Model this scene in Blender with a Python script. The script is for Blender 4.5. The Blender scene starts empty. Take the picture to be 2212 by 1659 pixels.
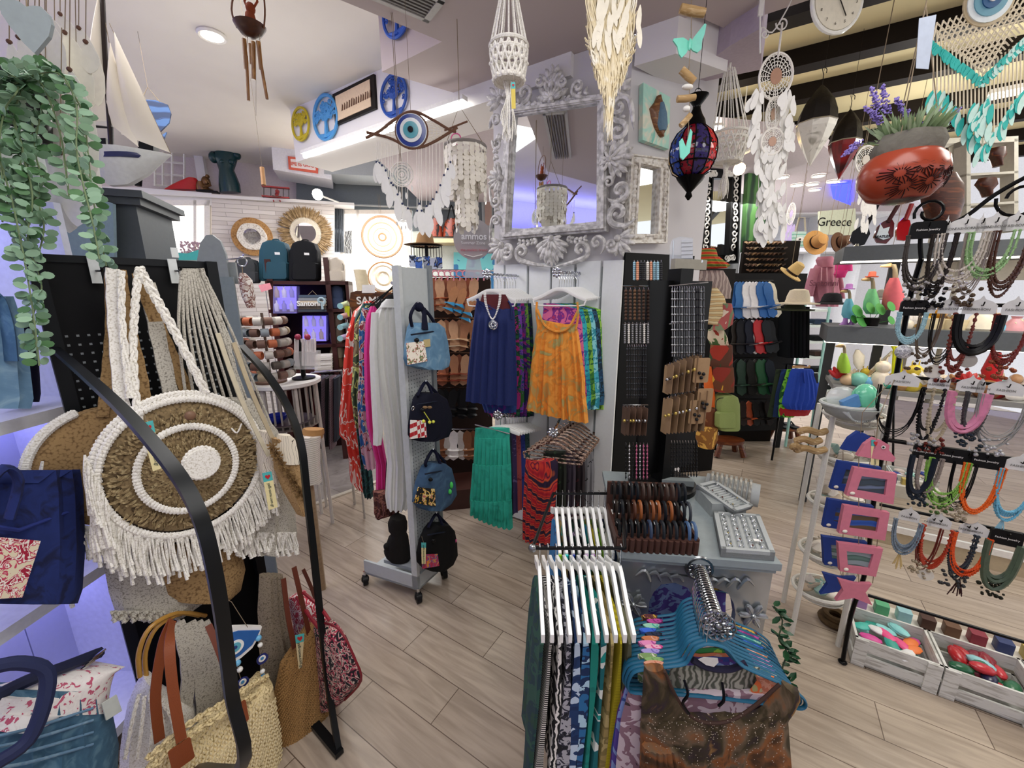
import bpy,math,random
from mathutils import Vector as V,Matrix,noise
from math import sin,cos,pi,radians,atan2,sqrt
random.seed(7)
C=bpy.context.scene.collection
SC=bpy.context.scene
# ---------------------------------------------------------------- camera
F,CX,CY=860.0,1106.0,829.5
TILT=radians(13)
EYE=V((0,0,1.62))
fw=V((0,cos(TILT),-sin(TILT)));upv=V((0,sin(TILT),cos(TILT)))
cd=bpy.data.cameras.new('camera');cam=bpy.data.objects.new('camera',cd);C.objects.link(cam)
cam.location=EYE;cam.rotation_euler=(pi/2 - TILT,0,0)
cd.sensor_width=36;cd.lens=F/2212*36;cd.clip_start=0.02;cd.clip_end=100
SC.camera=cam
# ---------------------------------------------------------------- world, lights, exposure
w=bpy.data.worlds.new('world');SC.world=w;w.use_nodes=True
w.node_tree.nodes['Background'].inputs[0].default_value=(0.93,0.95,1.0,1)
w.node_tree.nodes['Background'].inputs[1].default_value=.95
SC.view_settings.view_transform='Standard';SC.view_settings.look='None'
SC.view_settings.exposure=0.38;SC.view_settings.gamma=1;SC.view_settings.use_curve_mapping=False
def lamp(name,kind,loc,e,col=(1,1,1),size=.3,sy=None,aim=None,ang=None):
    l=bpy.data.lights.new(name,kind);l.energy=e;l.color=col
    if kind=='AREA':
        l.size=size
        if sy:l.shape='RECTANGLE';l.size_y=sy
    else:l.shadow_soft_size=size
    o=bpy.data.objects.new(name,l);C.objects.link(o);o.location=loc
    if aim is not None:o.rotation_euler=(V(aim) - V(loc)).to_track_quat('-Z','Y').to_euler()
    if ang:l.spot_size=radians(ang);l.spot_blend=.6
    return o
lamp('added_overhead_fill','AREA',(.1,.3,2.8),24,(1,.985,.96),1.6,1.2)  # overhead area lights added as ambient fill; no such panels on the ceiling
lamp('added_overhead_fill','AREA',(-1.9,2.2,3.1),26,(1,.98,.96),1.2,1.2)
lamp('added_overhead_fill','AREA',(-1.3,4.6,2.6),22,(1,1,1),1.4,1.0)
lamp('added_overhead_fill','AREA',(2.9,1.2,2.9),30,(1,.97,.9),1.4,1.0)
lamp('added_overhead_fill','AREA',(1.7,4.6,2.5),36,(1,.98,.95),1.8,1.2)
lamp('added_overhead_fill','AREA',(3.0,6.4,2.5),36,(1,1,1),1.8,1.2)
for i,(p,e) in enumerate((((3.1,2.3,2.6),10),((1.2,1.1,2.5),3),((3.0,3.2,2.4),10),((2.6,5.2,2.2),12),((-1.6,2.6,2.3),5),((-1.2,4.6,2.2),6))):lamp('added_point_fill','POINT',p,e,(1,.97,.9),.12)  # unseen point lights added to lift ceilings and room, no hanging lamps behind them
lamp('cove_led_glow','AREA',(-3.9,.2,2.75),12,(.3,.32,1),.15,4,aim=(-3.9,.2,3.2))
lamp('window_daylight','AREA',(-1.95,5.5,1.9),14,(.95,.98,1),1.0,1.0,aim=(-.8,2,1))
# ---------------------------------------------------------------- pixels to places
def ray(px,py):return fw + V((1,0,0))*((px-CX)/F) - upv*((py-CY)/F)
def P(px,py,Z):return EYE + ray(px,py)*Z
def G(px,py,z=0.0):
    r=ray(px,py);return EYE + r*((z-EYE.z)/r.z)
class Pl:
    def __init__(s,p,d):
        s.p=V((p[0],p[1],0));s.d=V((d[0],d[1],0)).normalized();s.n=V((s.d.y,-s.d.x,0))
        if s.n.dot(EYE - s.p)<0:s.n=-s.n
    def __call__(s,px,py,off=0.0):
        r=ray(px,py);q=s.p + s.n*off
        return EYE + r*((q-EYE).dot(s.n)/r.dot(s.n))
    def off(s,o):return Pl(s.p + s.n*o,s.d)
def FP(px,py,Z,yaw=0.0):
    p=P(px,py,Z);a=radians(yaw);return Pl(p,(cos(a),sin(a)))
U=V((.848,-.53,0)).normalized();W=V((.53,.848,0)).normalized();ZU=V((0,0,1))
def mpp(p):return (p-EYE).dot(fw)/F
# ---------------------------------------------------------------- materials
def lin(h):
    if isinstance(h,tuple):return (*h[:3],1)
    c=[int(h[i:i+2],16)/255 for i in (0,2,4)]
    return tuple((x/12.92 if x <= .04045 else ((x+.055)/1.055)**2.4) for x in c) + (1,)
_m={}
def _new(key):
    m=bpy.data.materials.new(key);m.use_nodes=True;nt=m.node_tree
    return m,nt,nt.nodes['Principled BSDF']
def tc(nt,scale=(1,1,1),rot=(0,0,0)):
    t=nt.nodes.new('ShaderNodeTexCoord');mp=nt.nodes.new('ShaderNodeMapping')
    mp.inputs['Scale'].default_value=scale;mp.inputs['Rotation'].default_value=rot
    nt.links.new(t.outputs['Object'],mp.inputs[0]);return mp.outputs[0]
def bumpit(nt,b,src,k,dist=.01):
    bp=nt.nodes.new('ShaderNodeBump');bp.inputs['Strength'].default_value=k;bp.inputs['Distance'].default_value=dist
    nt.links.new(src,bp.inputs['Height']);nt.links.new(bp.outputs[0],b.inputs['Normal'])
def ramp(nt,src,cols,const=True,lo=.3,hi=.7):
    r=nt.nodes.new('ShaderNodeValToRGB');cr=r.color_ramp
    cr.interpolation='CONSTANT' if const else 'LINEAR'
    n=len(cols)
    while len(cr.elements)<n:cr.elements.new(.5)
    for i,c in enumerate(cols):
        cr.elements[i].position=0 if i==0 else lo + (hi-lo)*(i-(1 if const else 0))/max(1,(n-1 if not const else n-1))
        cr.elements[i].color=lin(c)
    nt.links.new(src,r.inputs[0]);return r.outputs[0]
def M(h,rough=.6,metal=0.0,bump=0.0,bs=60,var=.06):
    k=('M',h,rough,metal,bump,bs,var)
    if k in _m:return _m[k]
    m,nt,b=_new('plain_' + str(len(_m)));b.inputs['Roughness'].default_value=rough;b.inputs['Metallic'].default_value=metal
    nz=nt.nodes.new('ShaderNodeTexNoise');nz.inputs['Scale'].default_value=bs;nt.links.new(tc(nt),nz.inputs['Vector'])
    c=lin(h)
    if max(c[:3])<.03:b.inputs['Specular IOR Level'].default_value=.2
    d=[x*(1-var*1.6) for x in c[:3]];e=[min(1,x*(1+var)) for x in c[:3]]
    o=ramp(nt,nz.outputs[0],[tuple(d),tuple(e)],False)
    nt.links.new(o,b.inputs['Base Color'])
    if bump:bumpit(nt,b,nz.outputs[0],bump)
    _m[k]=m;return m
def PR(cols,scale=20,kind='noise',dist=1.0,rough=.8,stretch=(1,1,1),lo=.35,hi=.65,const=True,bump=0,detail=2):
    k=('P',tuple(cols),scale,kind,dist,rough,stretch,lo,hi,const)
    if k in _m:return _m[k]
    m,nt,b=_new('print_' + str(len(_m)));b.inputs['Roughness'].default_value=rough
    v=tc(nt,stretch)
    if kind=='noise':
        n=nt.nodes.new('ShaderNodeTexNoise');n.inputs['Scale'].default_value=scale;n.inputs['Distortion'].default_value=dist
        n.inputs['Detail'].default_value=detail;s=n.outputs[0]
    elif kind=='vor':
        n=nt.nodes.new('ShaderNodeTexVoronoi');n.inputs['Scale'].default_value=scale;s=n.outputs['Distance']
    elif kind=='cell':
        n=nt.nodes.new('ShaderNodeTexVoronoi');n.inputs['Scale'].default_value=scale
        sx=nt.nodes.new('ShaderNodeSeparateColor');nt.links.new(n.outputs['Color'],sx.inputs[0]);s=sx.outputs[0]
    elif kind=='wave':
        n=nt.nodes.new('ShaderNodeTexWave');n.inputs['Scale'].default_value=scale;n.inputs['Distortion'].default_value=dist*6;s=n.outputs[1]
    elif kind=='wz':
        n=nt.nodes.new('ShaderNodeTexWave');n.inputs['Scale'].default_value=scale;n.inputs['Distortion'].default_value=dist*2
        n.bands_direction='Z';s=n.outputs[1]
    elif kind=='rings':
        n=nt.nodes.new('ShaderNodeTexWave');n.wave_type='RINGS';n.rings_direction='SPHERICAL';n.inputs['Scale'].default_value=scale
        n.inputs['Distortion'].default_value=dist;s=n.outputs[1]
    nt.links.new(v,n.inputs['Vector'])
    nt.links.new(ramp(nt,s,cols,const,lo,hi),b.inputs['Base Color'])
    if bump:bumpit(nt,b,s,bump)
    _m[k]=m;return m
def KN(h,h2,scale=90,rough=.95,k=.7,st=(1,1,1)):
    key=('K',h,h2,scale,rough,k,st)
    if key in _m:return _m[key]
    m,nt,b=_new('knit_' + str(len(_m)));b.inputs['Roughness'].default_value=rough
    n=nt.nodes.new('ShaderNodeTexVoronoi');n.inputs['Scale'].default_value=scale;nt.links.new(tc(nt,st),n.inputs['Vector'])
    nt.links.new(ramp(nt,n.outputs['Distance'],[h,h,h2],False,.1,.9),b.inputs['Base Color'])
    bumpit(nt,b,n.outputs['Distance'],-k,.012);_m[key]=m;return m
def EM(h,s):
    k=('E',h,s)
    if k in _m:return _m[k]
    m,nt,b=_new('glow_' + str(len(_m)));b.inputs['Base Color'].default_value=lin(h)
    b.inputs['Emission Color'].default_value=lin(h);b.inputs['Emission Strength'].default_value=s;_m[k]=m;return m
def GL(h='ffffff',rough=.05,a=.25):
    k=('G',h,rough,a)
    if k in _m:return _m[k]
    m,nt,b=_new('clear_' + str(len(_m)));b.inputs['Base Color'].default_value=lin(h);b.inputs['Roughness'].default_value=rough
    b.inputs['Alpha'].default_value=a;_m[k]=m;return m
def WOOD(cols,scale=3,rough=.35,st=(1,12,12),bump=.05):
    k=('W',tuple(cols),scale,st)
    if k in _m:return _m[k]
    m,nt,b=_new('wood_' + str(len(_m)));b.inputs['Roughness'].default_value=rough
    n=nt.nodes.new('ShaderNodeTexNoise');n.inputs['Scale'].default_value=scale;n.inputs['Detail'].default_value=6;n.inputs['Distortion'].default_value=.6
    nt.links.new(tc(nt,st),n.inputs['Vector']);nt.links.new(ramp(nt,n.outputs[0],cols,False),b.inputs['Base Color'])
    if bump:bumpit(nt,b,n.outputs[0],bump)
    _m[k]=m;return m
# ---------------------------------------------------------------- mesh building
class MB:
    def __init__(s):s.v=[];s.f=[]
    def add(s,vs,fs):
        k=len(s.v);s.v+=[V(v) for v in vs];s.f+=[tuple(i+k for i in f) for f in fs];return s
    def obox(s,o,a,b,c):
        o,a,b,c=V(o),V(a),V(b),V(c)
        if a.cross(b).dot(c)<0:a,b=b,a
        return s.add([o,o+a,o+a+b,o+b,o+c,o+a+c,o+a+b+c,o+b+c],
                     [(3,2,1,0),(4,5,6,7),(0,1,5,4),(1,2,6,5),(2,3,7,6),(3,0,4,7)])
    def cbox(s,c,a,b,d):
        c,a,b,d=V(c),V(a),V(b),V(d);return s.obox(c-(a+b+d)/2,a,b,d)
    def box(s,x0,x1,y0,y1,z0,z1):return s.obox((x0,y0,z0),(x1-x0,0,0),(0,y1-y0,0),(0,0,z1-z0))
    def bev(s,c,a,b,d,r):
        c,a,b,d=V(c),V(a),V(b),V(d);la,lb=a.length,b.length;ua,ub=a/la,b/lb;r=min(r,la*.49,lb*.49);pts=[]
        for sx,sy,t0 in ((1,1,0),(-1,1,1),(-1,-1,2),(1,-1,3)):
            for k in range(4):
                t=(t0+k/3)*pi/2;pts.append(c + ua*(sx*(la/2-r)+r*cos(t)) + ub*(sy*(lb/2-r)+r*sin(t)) - d/2)
        return s.prism(pts,d)
    def prism(s,pts,d):
        pts=[V(p) for p in pts];d=V(d);n=len(pts)
        nrm=V((0,0,0))
        for i in range(n):nrm+=pts[i].cross(pts[(i+1)%n])
        if nrm.dot(d)<0:pts=pts[::-1]
        return s.add(pts + [p+d for p in pts],[tuple(range(n-1,-1,-1)),tuple(range(n,2*n))] + [(i,(i+1)%n,n+(i+1)%n,n+i) for i in range(n)])
    def tube(s,pts,r,n=6,closed=False,flat=1.0):
        pts=[V(p) for p in pts];m=len(pts);k0=len(s.v);prev=None
        for i,p in enumerate(pts):
            if closed:t=pts[(i+1)%m]-pts[i-1]
            else:t=pts[min(i+1,m-1)]-pts[max(i-1,0)]
            if t.length<1e-9:t=V((0,0,1))
            t.normalize()
            if prev is None:a=t.orthogonal().normalized() if abs(t.z)>.9 else t.cross(ZU).normalized()
            else:
                a=prev - t*prev.dot(t);a=a.normalized() if a.length>1e-6 else t.orthogonal().normalized()
            prev=a;b=t.cross(a);rr=r[i] if isinstance(r,(list,tuple)) else r
            for j in range(n):
                q=2*pi*j/n;s.v.append(p + a*rr*cos(q) + b*rr*flat*sin(q))
        for i in range(m if closed else m-1):
            i2=(i+1)%m
            for j in range(n):
                j2=(j+1)%n;s.f.append((k0+i*n+j,k0+i*n+j2,k0+i2*n+j2,k0+i2*n+j))
        if not closed:s.f.append(tuple(k0+j for j in range(n-1,-1,-1)));s.f.append(tuple(k0+(m-1)*n+j for j in range(n)))
        return s
    def ball(s,c,r,n=8,m=6,ax=None):
        c=V(c);r=V(r) if isinstance(r,(tuple,V)) else V((r,r,r));k0=len(s.v)
        A=ax or (V((1,0,0)),V((0,1,0)),ZU)
        s.v.append(c + A[2]*r.z)
        for i in range(1,m):
            t=pi*i/m
            for j in range(n):
                q=2*pi*j/n;s.v.append(c + A[0]*r.x*sin(t)*cos(q) + A[1]*r.y*sin(t)*sin(q) + A[2]*r.z*cos(t))
        s.v.append(c - A[2]*r.z);e=len(s.v)-1
        for j in range(n):s.f.append((k0,k0+1+j,k0+1+(j+1)%n));s.f.append((e,e-n+(j+1)%n,e-n+j))
        for i in range(m-2):
            for j in range(n):
                a=k0+1+i*n;s.f.append((a+j,a+n+j,a+n+(j+1)%n,a+(j+1)%n))
        return s
    def lathe(s,c,prof,n=16,ax=None,wob=0):
        c=V(c);A=ax or (V((1,0,0)),V((0,1,0)),ZU);k0=len(s.v);m=len(prof)
        for r,z in prof:
            for j in range(n):
                q=2*pi*j/n;rr=r*(1+wob*cos(q*6));s.v.append(c + A[0]*rr*cos(q) + A[1]*rr*sin(q) + A[2]*z)
        for i in range(m-1):
            for j in range(n):
                j2=(j+1)%n;s.f.append((k0+i*n+j,k0+i*n+j2,k0+(i+1)*n+j2,k0+(i+1)*n+j))
        s.f.append(tuple(k0+j for j in range(n-1,-1,-1)));s.f.append(tuple(k0+(m-1)*n+j for j in range(n)))
        return s
    def rings(s,loops):
        k0=len(s.v);n=len(loops[0]);m=len(loops)
        for l in loops:s.v+=[V(p) for p in l]
        for i in range(m-1):
            for j in range(n):
                j2=(j+1)%n;s.f.append((k0+i*n+j,k0+(i+1)*n+j,k0+(i+1)*n+j2,k0+i*n+j2))
        s.f.append(tuple(k0+j for j in range(n)));s.f.append(tuple(k0+(m-1)*n+j for j in range(n-1,-1,-1)))
        return s
    def sil(s,pl,rows,depth,n=10,fold=0.0,nf=5,ph=0.0,sub=0,back=.5,sq=1.0):
        """solid from a traced silhouette: rows (y, x_left, x_right[, depth factor]) on plane pl, rounded section, optional folds"""
        R=[]
        rows=[(r[0] if isinstance(r[0],tuple) else (r[0],r[0]),r[1],r[2],r[3] if len(r)>3 else 1.0) for r in rows]
        for i,r in enumerate(rows):
            if i and sub:
                q=rows[i-1]
                for k in range(1,sub+1):
                    t=k/(sub+1);R.append(((q[0][0]*(1-t)+r[0][0]*t,q[0][1]*(1-t)+r[0][1]*t),*[q[j]*(1-t)+r[j]*t for j in (1,2,3)]))
            R.append(r)
        loops=[]
        for i,(y,xl,xr,df) in enumerate(R):
            a,b=pl(xl,y[0]),pl(xr,y[1]);c=(a+b)/2;h=(b-a)/2;fi=i/max(1,len(R)-1);lp=[]
            for side in (1,-1):
                for k in range(n):
                    u=-1+2*k/(n-1) if side==1 else 1-2*k/(n-1)
                    if side==-1 and k in (0,n-1):u *= .985
                    d=max(0,(1-abs(u)**(2/sq)))**(.5*sq)*depth*df*(1 if side==1 else back) + .0015*side
                    d *= side
                    if fold:d+=fold*df*sin((u*nf+ph)*pi+fi*1.3)*min(1,.25+fi*1.2)
                    lp.append(c + h*u + pl.n*d)
            loops.append(lp)
        return s.rings(loops)
    def stitches(s,pl,rows,depth,st,n,m,sq=1.0,lift=.002,rnd_=.15):
        ys=[r[0] for r in rows]
        for i in range(m):
            y=ys[0]+(ys[-1]-ys[0])*(i+.5)/m;k=max(j for j in range(len(ys)) if ys[j] <= y);k=min(k,len(ys)-2);f=(y-ys[k])/(ys[k+1]-ys[k]);xl=rows[k][1]*(1-f)+rows[k+1][1]*f;xr=rows[k][2]*(1-f)+rows[k+1][2]*f
            a,b=pl(xl,y),pl(xr,y);c=(a+b)/2;h=(b-a)/2;nn=max(3,int(n*h.length*2))
            for j in range(nn):
                u=-.97+1.94*(j+.5*(i%2)+random.random()*rnd_)/nn;d=max(0,1-abs(u)**(2/sq))**(.5*sq)*depth+lift;dd=(h.normalized()*(1 if j%2 else -1)*.6+ZU).normalized();s.ball(c+h*u+pl.n*d,(st,st*.42,st*.38),6,4,(dd,dd.cross(pl.n),pl.n))
        return s
    def sheet(s,fn,nu,nv,th=None):
        k0=len(s.v);g=[[V(fn(i/nu,j/nv)) for j in range(nv+1)] for i in range(nu+1)]
        for r in g:s.v+=r
        idx=lambda i,j:k0+i*(nv+1)+j
        for i in range(nu):
            for j in range(nv):s.f.append((idx(i,j),idx(i+1,j),idx(i+1,j+1),idx(i,j+1)))
        if th is not None:
            th=V(th);k1=len(s.v)
            for r in g:s.v+=[p+th for p in r]
            d=k1-k0
            for i in range(nu):
                for j in range(nv):s.f.append((idx(i,j+1)+d,idx(i+1,j+1)+d,idx(i+1,j)+d,idx(i,j)+d))
            for i in range(nu):
                s.f.append((idx(i,0),idx(i,0)+d,idx(i+1,0)+d,idx(i+1,0)));s.f.append((idx(i+1,nv),idx(i+1,nv)+d,idx(i,nv)+d,idx(i,nv)))
            for j in range(nv):
                s.f.append((idx(0,j+1),idx(0,j+1)+d,idx(0,j)+d,idx(0,j)));s.f.append((idx(nu,j),idx(nu,j)+d,idx(nu,j+1)+d,idx(nu,j+1)))
        return s
    def ring(s,c,R,r,ax,n=20,m=6,a0=0,a1=2*pi,ry=None):
        full=abs(a1-a0-2*pi)<1e-6;k=n if full else n+1
        return s.tube([V(c)+ax[0]*R*cos(a0+(a1-a0)*i/n)+ax[1]*(ry or R)*sin(a0+(a1-a0)*i/n) for i in range(k)],r,m,full)
    def disc(s,c,R,th,ax,n=24,ry=None):
        return s.prism([V(c)+ax[0]*R*cos(2*pi*i/n)+ax[1]*(ry or R)*sin(2*pi*i/n) for i in range(n)],ax[2]*th)
    def leaf(s,p,d,L,wd,up=None,th=.0015):
        d=V(d).normalized();u=(V(up) if up else ZU);a=d.cross(u)
        a=a.normalized() if a.length>1e-4 else d.orthogonal().normalized()
        nn=a.cross(d);k=len(s.v)
        s.v+=[p,p+d*L*.3+a*wd*.42,p+d*L*.7+a*wd*.45,p+d*L,p+d*L*.7-a*wd*.45,p+d*L*.3-a*wd*.42,p+d*L*.3-nn*th*4,p+d*L*.7-nn*th*4]
        s.f+=[(k,k+1,k+6),(k+1,k+2,k+7,k+6),(k+2,k+3,k+7),(k,k+6,k+5),(k+6,k+7,k+4,k+5),(k+7,k+3,k+4)]
        return s
def mesh(name,mb,mt,org,sm=1):
    me=bpy.data.meshes.new(name);me.from_pydata([v-org for v in mb.v],[],mb.f)
    if sm:me.shade_smooth();me.set_sharp_from_angle(angle=radians(42))
    me.materials.append(mt);me.update()
    o=bpy.data.objects.new(name,me);C.objects.link(o);return o
def T(name,label,cat,loc,group=None):
    o=bpy.data.objects.new(name,None);C.objects.link(o);o.location=V(loc);o.empty_display_size=.05
    o['label']=label;o['category']=cat
    if group:o['group']=group
    return o
def wl(o):
    l=V(o.location)
    while o.parent:o=o.parent;l+=V(o.location)
    return l
def A(name,mb,mt,par,label=None,sm=1,kind=None):
    o=mesh(name,mb,mt,wl(par),sm);o.parent=par
    if label:o['label']=label
    if kind:o['kind']=kind
    return o
def S(name,mb,mt,label,cat,group=None,sm=1,kind=None):
    xs=mb.v;lo=V((min(v.x for v in xs),min(v.y for v in xs),min(v.z for v in xs)));hi=V((max(v.x for v in xs),max(v.y for v in xs),0))
    o=mesh(name,mb,mt,V(((lo.x+hi.x)/2,(lo.y+hi.y)/2,lo.z)),sm);o.location=V(((lo.x+hi.x)/2,(lo.y+hi.y)/2,lo.z))
    o['label']=label;o['category']=cat
    if group:o['group']=group
    if kind:o['kind']=kind
    return o
def ST(name,mb,mt,sm=0,par=None):
    if par is None:
        o=mesh(name,mb,mt,V((0,0,0)),sm);o['kind']='structure';return o
    return A(name,mb,mt,par,sm=sm)
def copy(o,dv=(0,0,0),label=None,rz=0):
    c=o.copy();C.objects.link(c);c.location=V(o.location)+V(dv)
    if rz:c.rotation_euler.z+=rz
    if label:c['label']=label
    for ch in list(o.children):
        k=ch.copy();C.objects.link(k);k.parent=c
        for g in ch.children:
            q=g.copy();C.objects.link(q);q.parent=k
    return c
def text(name,s,c,a,b,h,mt,par,th=.002,bold=False):
    cu=bpy.data.curves.new(name,'FONT');cu.body=s;cu.size=h*1.35;cu.extrude=th/2;cu.align_y='CENTER';cu.align_x='CENTER'
    if bold:cu.offset=h*.03
    to=bpy.data.objects.new(name,cu);C.objects.link(to)
    dg=bpy.context.evaluated_depsgraph_get();me=bpy.data.meshes.new_from_object(to.evaluated_get(dg));C.objects.unlink(to);bpy.data.objects.remove(to)
    a,b=V(a).normalized(),V(b).normalized();n=a.cross(b);mt3=Matrix((a,b,n)).transposed()
    for v in me.vertices:v.co=mt3 @ v.co + V(c) - wl(par)
    me.materials.clear();me.materials.append(mt);o=bpy.data.objects.new(name,me);C.objects.link(o);o.parent=par;return o
ORD=['first','second','third','fourth','fifth','sixth','seventh','eighth','ninth','tenth','eleventh','twelfth','thirteenth','fourteenth',
       'fifteenth','sixteenth','seventeenth','eighteenth','nineteenth','twentieth']
def catm(pts,k=4):
    pts=[V(p) for p in pts];out=[]
    for i in range(len(pts)-1):
        p0,p1,p2,p3=pts[max(i-1,0)],pts[i],pts[i+1],pts[min(i+2,len(pts)-1)]
        for j in range(k):
            t=j/k;out.append(.5*((2*p1)+(p2-p0)*t+(2*p0-5*p1+4*p2-p3)*t*t+(3*p1-p0-3*p2+p3)*t**3))
    return out+[pts[-1]]
def curl(c,R,a,b,t0=0,turns=1.3,r0=.25,n=16):
    return [V(c)+(a*cos(t0+turns*2*pi*i/n)+b*sin(t0+turns*2*pi*i/n))*R*(1-(1-r0)*i/n) for i in range(n+1)]
rnd=random.uniform
WHT=M('eceae6',.5);BLK=M('0b0b0c',.35);CHR=M('c9ccd0',.15,1.0,var=.02);ROPE=KN('f3f0e8','d5cfc2',260);MIR=M('e9ecee',.02,1.0,var=0)
GREYP=M('b4b9bb',.45);CORD=M('8a7a64',.9);LEATH=M('8a4420',.5,bump=.15,bs=300)
# ================================================================ THE ROOM
def fl_mat(cols,name,tile=False):
    m,nt,b=_new(name);b.inputs['Roughness'].default_value=.24
    t=nt.nodes.new('ShaderNodeTexCoord');mp=nt.nodes.new('ShaderNodeMapping')
    mp.inputs['Rotation'].default_value=(0,0,radians(32) if not tile else radians(32));nt.links.new(t.outputs['Object'],mp.inputs[0])
    br=nt.nodes.new('ShaderNodeTexBrick');nt.links.new(mp.outputs[0],br.inputs['Vector'])
    br.inputs['Scale'].default_value=1;br.inputs['Brick Width'].default_value=.9 if not tile else .45;br.inputs['Row Height'].default_value=.17 if not tile else .45
    br.inputs['Mortar Size'].default_value=.0018;br.offset=.37 if not tile else 0
    br.inputs['Color1'].default_value=lin(cols[0]);br.inputs['Color2'].default_value=lin(cols[1]);br.inputs['Mortar'].default_value=lin(cols[2])
    n=nt.nodes.new('ShaderNodeTexNoise');n.inputs['Scale'].default_value=3;n.inputs['Detail'].default_value=8;n.inputs['Distortion'].default_value=1.2
    mp2=nt.nodes.new('ShaderNodeMapping');mp2.inputs['Scale'].default_value=(1,9,1) if not tile else (2,2,2)
    mp3=nt.nodes.new('ShaderNodeMapping');nt.links.new(mp.outputs[0],mp2.inputs[0]);nt.links.new(mp2.outputs[0],n.inputs['Vector'])
    mx=nt.nodes.new('ShaderNodeMix');mx.data_type='RGBA';mx.blend_type='MULTIPLY';mx.inputs['Factor'].default_value=.75
    r=ramp(nt,n.outputs[0],['80756a','fffdfa'],False,.34,.64)
    nt.links.new(br.outputs['Color'],mx.inputs['A']);nt.links.new(r,mx.inputs['B']);nt.links.new(mx.outputs['Result'],b.inputs['Base Color'])
    return m
ST('floor',MB().prism([V((-6,-2.5,0)),V((7,-2.5,0)),V((7,9,0)),V((-6,9,0))],V((0,0,-.1))),fl_mat(['c3b4a4','b0a090','6d5e52'],'plank_floor'))

a,b_=G(640,1105),G(900,1010);dd=(b_-a).normalized();pp=V((-dd.y,dd.x,0))
tl=[a-dd*1.6,a+dd*1.3,a+dd*1.3+pp*3.5,a-dd*1.6+pp*3.5]
ST('floor_tiles',MB().prism([V((p.x,p.y,.002)) for p in tl],V((0,0,.004))),fl_mat(['97908c','8b8482','6a6462'],'tile_floor',True))
o=MB().cbox(a-dd*.15+V((0,0,.006)),dd*2.9,pp*.04,V((0,0,.012)));ST('trim_1',o,M('c9bfb0',.3,.3))
HC,HS=3.15,2.85
CREAM=M('f6f1ea',.9,var=.02,bs=4);LILA=M('c2b5b4',.9,var=.02,bs=3);WALLW=M('e9e6e6',.85,var=.02,bs=3);MAUVE=M('a89c9e',.9,var=.02,bs=3)
def poly(pts,z0,z1,mt,name):
    return ST(name,MB().prism([V((p[0],p[1],z0)) for p in pts],V((0,0,z1-z0))),mt)
poly([(-6,-2.5),(.6,-2.5),(.6,3.3),(-1.2,6.6),(-6,6.6)],HC,HC+.1,CREAM,'ceiling')
g=lambda x,y,z=HS:tuple(G(x,y,z)[:2])
e1=g(735,0);e2=g(955,90);dn=(V(e1)-V(e2));e0=V(e2)+dn*3.2
poly([(e0.x,e0.y),e2,g(825,155),g(1065,225),(.2,2.75),g(1369,75),g(1500,32),g(1566,62),g(1640,36),g(1760,-4),(2.4,.7),(2.4,-2.5),(-2.6,-2.5)],HS,HC-.001,LILA,'ceiling_slab')

q0,q1=G(620,240,HC),G(820,150,HC);BW=Pl(q0,q1-q0);bd=BW.d if BW.d.x>0 else -BW.d
bs_=V((q0.x,q0.y,2.74));ST('beam_1',MB().obox(bs_+bd*.05,bd*2.65,-BW.n*.35,V((0,0,HC-2.741))),WALLW)

PF=Pl((-.114,2.73),U);PS=Pl((.597,2.286),(.904,.427))
k1,k2=V((-.114,2.73,0)),V((.597,2.286,0));k3=k2+PS.d*.62;k4=k1+PS.d*.62
poly([k1[:2],k2[:2],k3[:2],k4[:2]],0,HS-.001,M('d6d3d6',.85,var=.02,bs=3),'wall_pillar')

c0=G(1370,143,2.7);c1=G(1460,116,2.7);c2=G(1570,155,2.7);c3=G(1455,186,2.7)
poly([c0[:2],c1[:2],c2[:2],c3[:2]],2.7,2.97,WALLW,'beam_2')
f0,f1,f2,f3=G(1455,190,2.75),G(1645,150,2.75),G(1645,60,2.75),G(1575,100,2.75)
poly([f0[:2],f1[:2],f2[:2],f3[:2]],2.75,2.98,M('b7a9b6',.9),'beam_3')
YEL=M('e8dcb0',.9,var=.02,bs=3)
poly([(.6,3.3),(1.0,2.9),(2.4,.7),(2.4,-2.5),(7,-2.5),(7,4.0),(3.3,5.6),(2.0,5.2)],3.05,3.13,YEL,'ceiling_right')
DB=M('1c1512',.6)
for i,(x,y) in enumerate(((1720,45),(1800,134),(1850,196),(1900,262),(1960,296),(2010,330),(2080,352))):
    p=G(x,y,2.95);hw=(.06,.055,.05,.045,.04,.035,.035)[i]
    ST('beam_%d'%(i+4),MB().obox(V((p.x,p.y,2.95))-U*(1.0 if i>1 else .7)-W*hw,U*4.2,W*2*hw,V((0,0,.099))),DB)

far=[(.9,3.1),(2.3,3.4),(3.4,4.3),(6.5,6.6),(6.5,9),(-1.2,9),(-1.2,3.9),(-.15,3.05)]
poly(far,2.78,2.85,M('c9bec4',.9),'ceiling_far')
WB=FP(1700,500,6.4,-6)
ww=MB().prism([WB(1380,250),WB(2400,250),WB(2400,1150),WB(1380,1150)],-WB.n*.1);ST('wall_far',ww,M('dedde0',.85))

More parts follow.
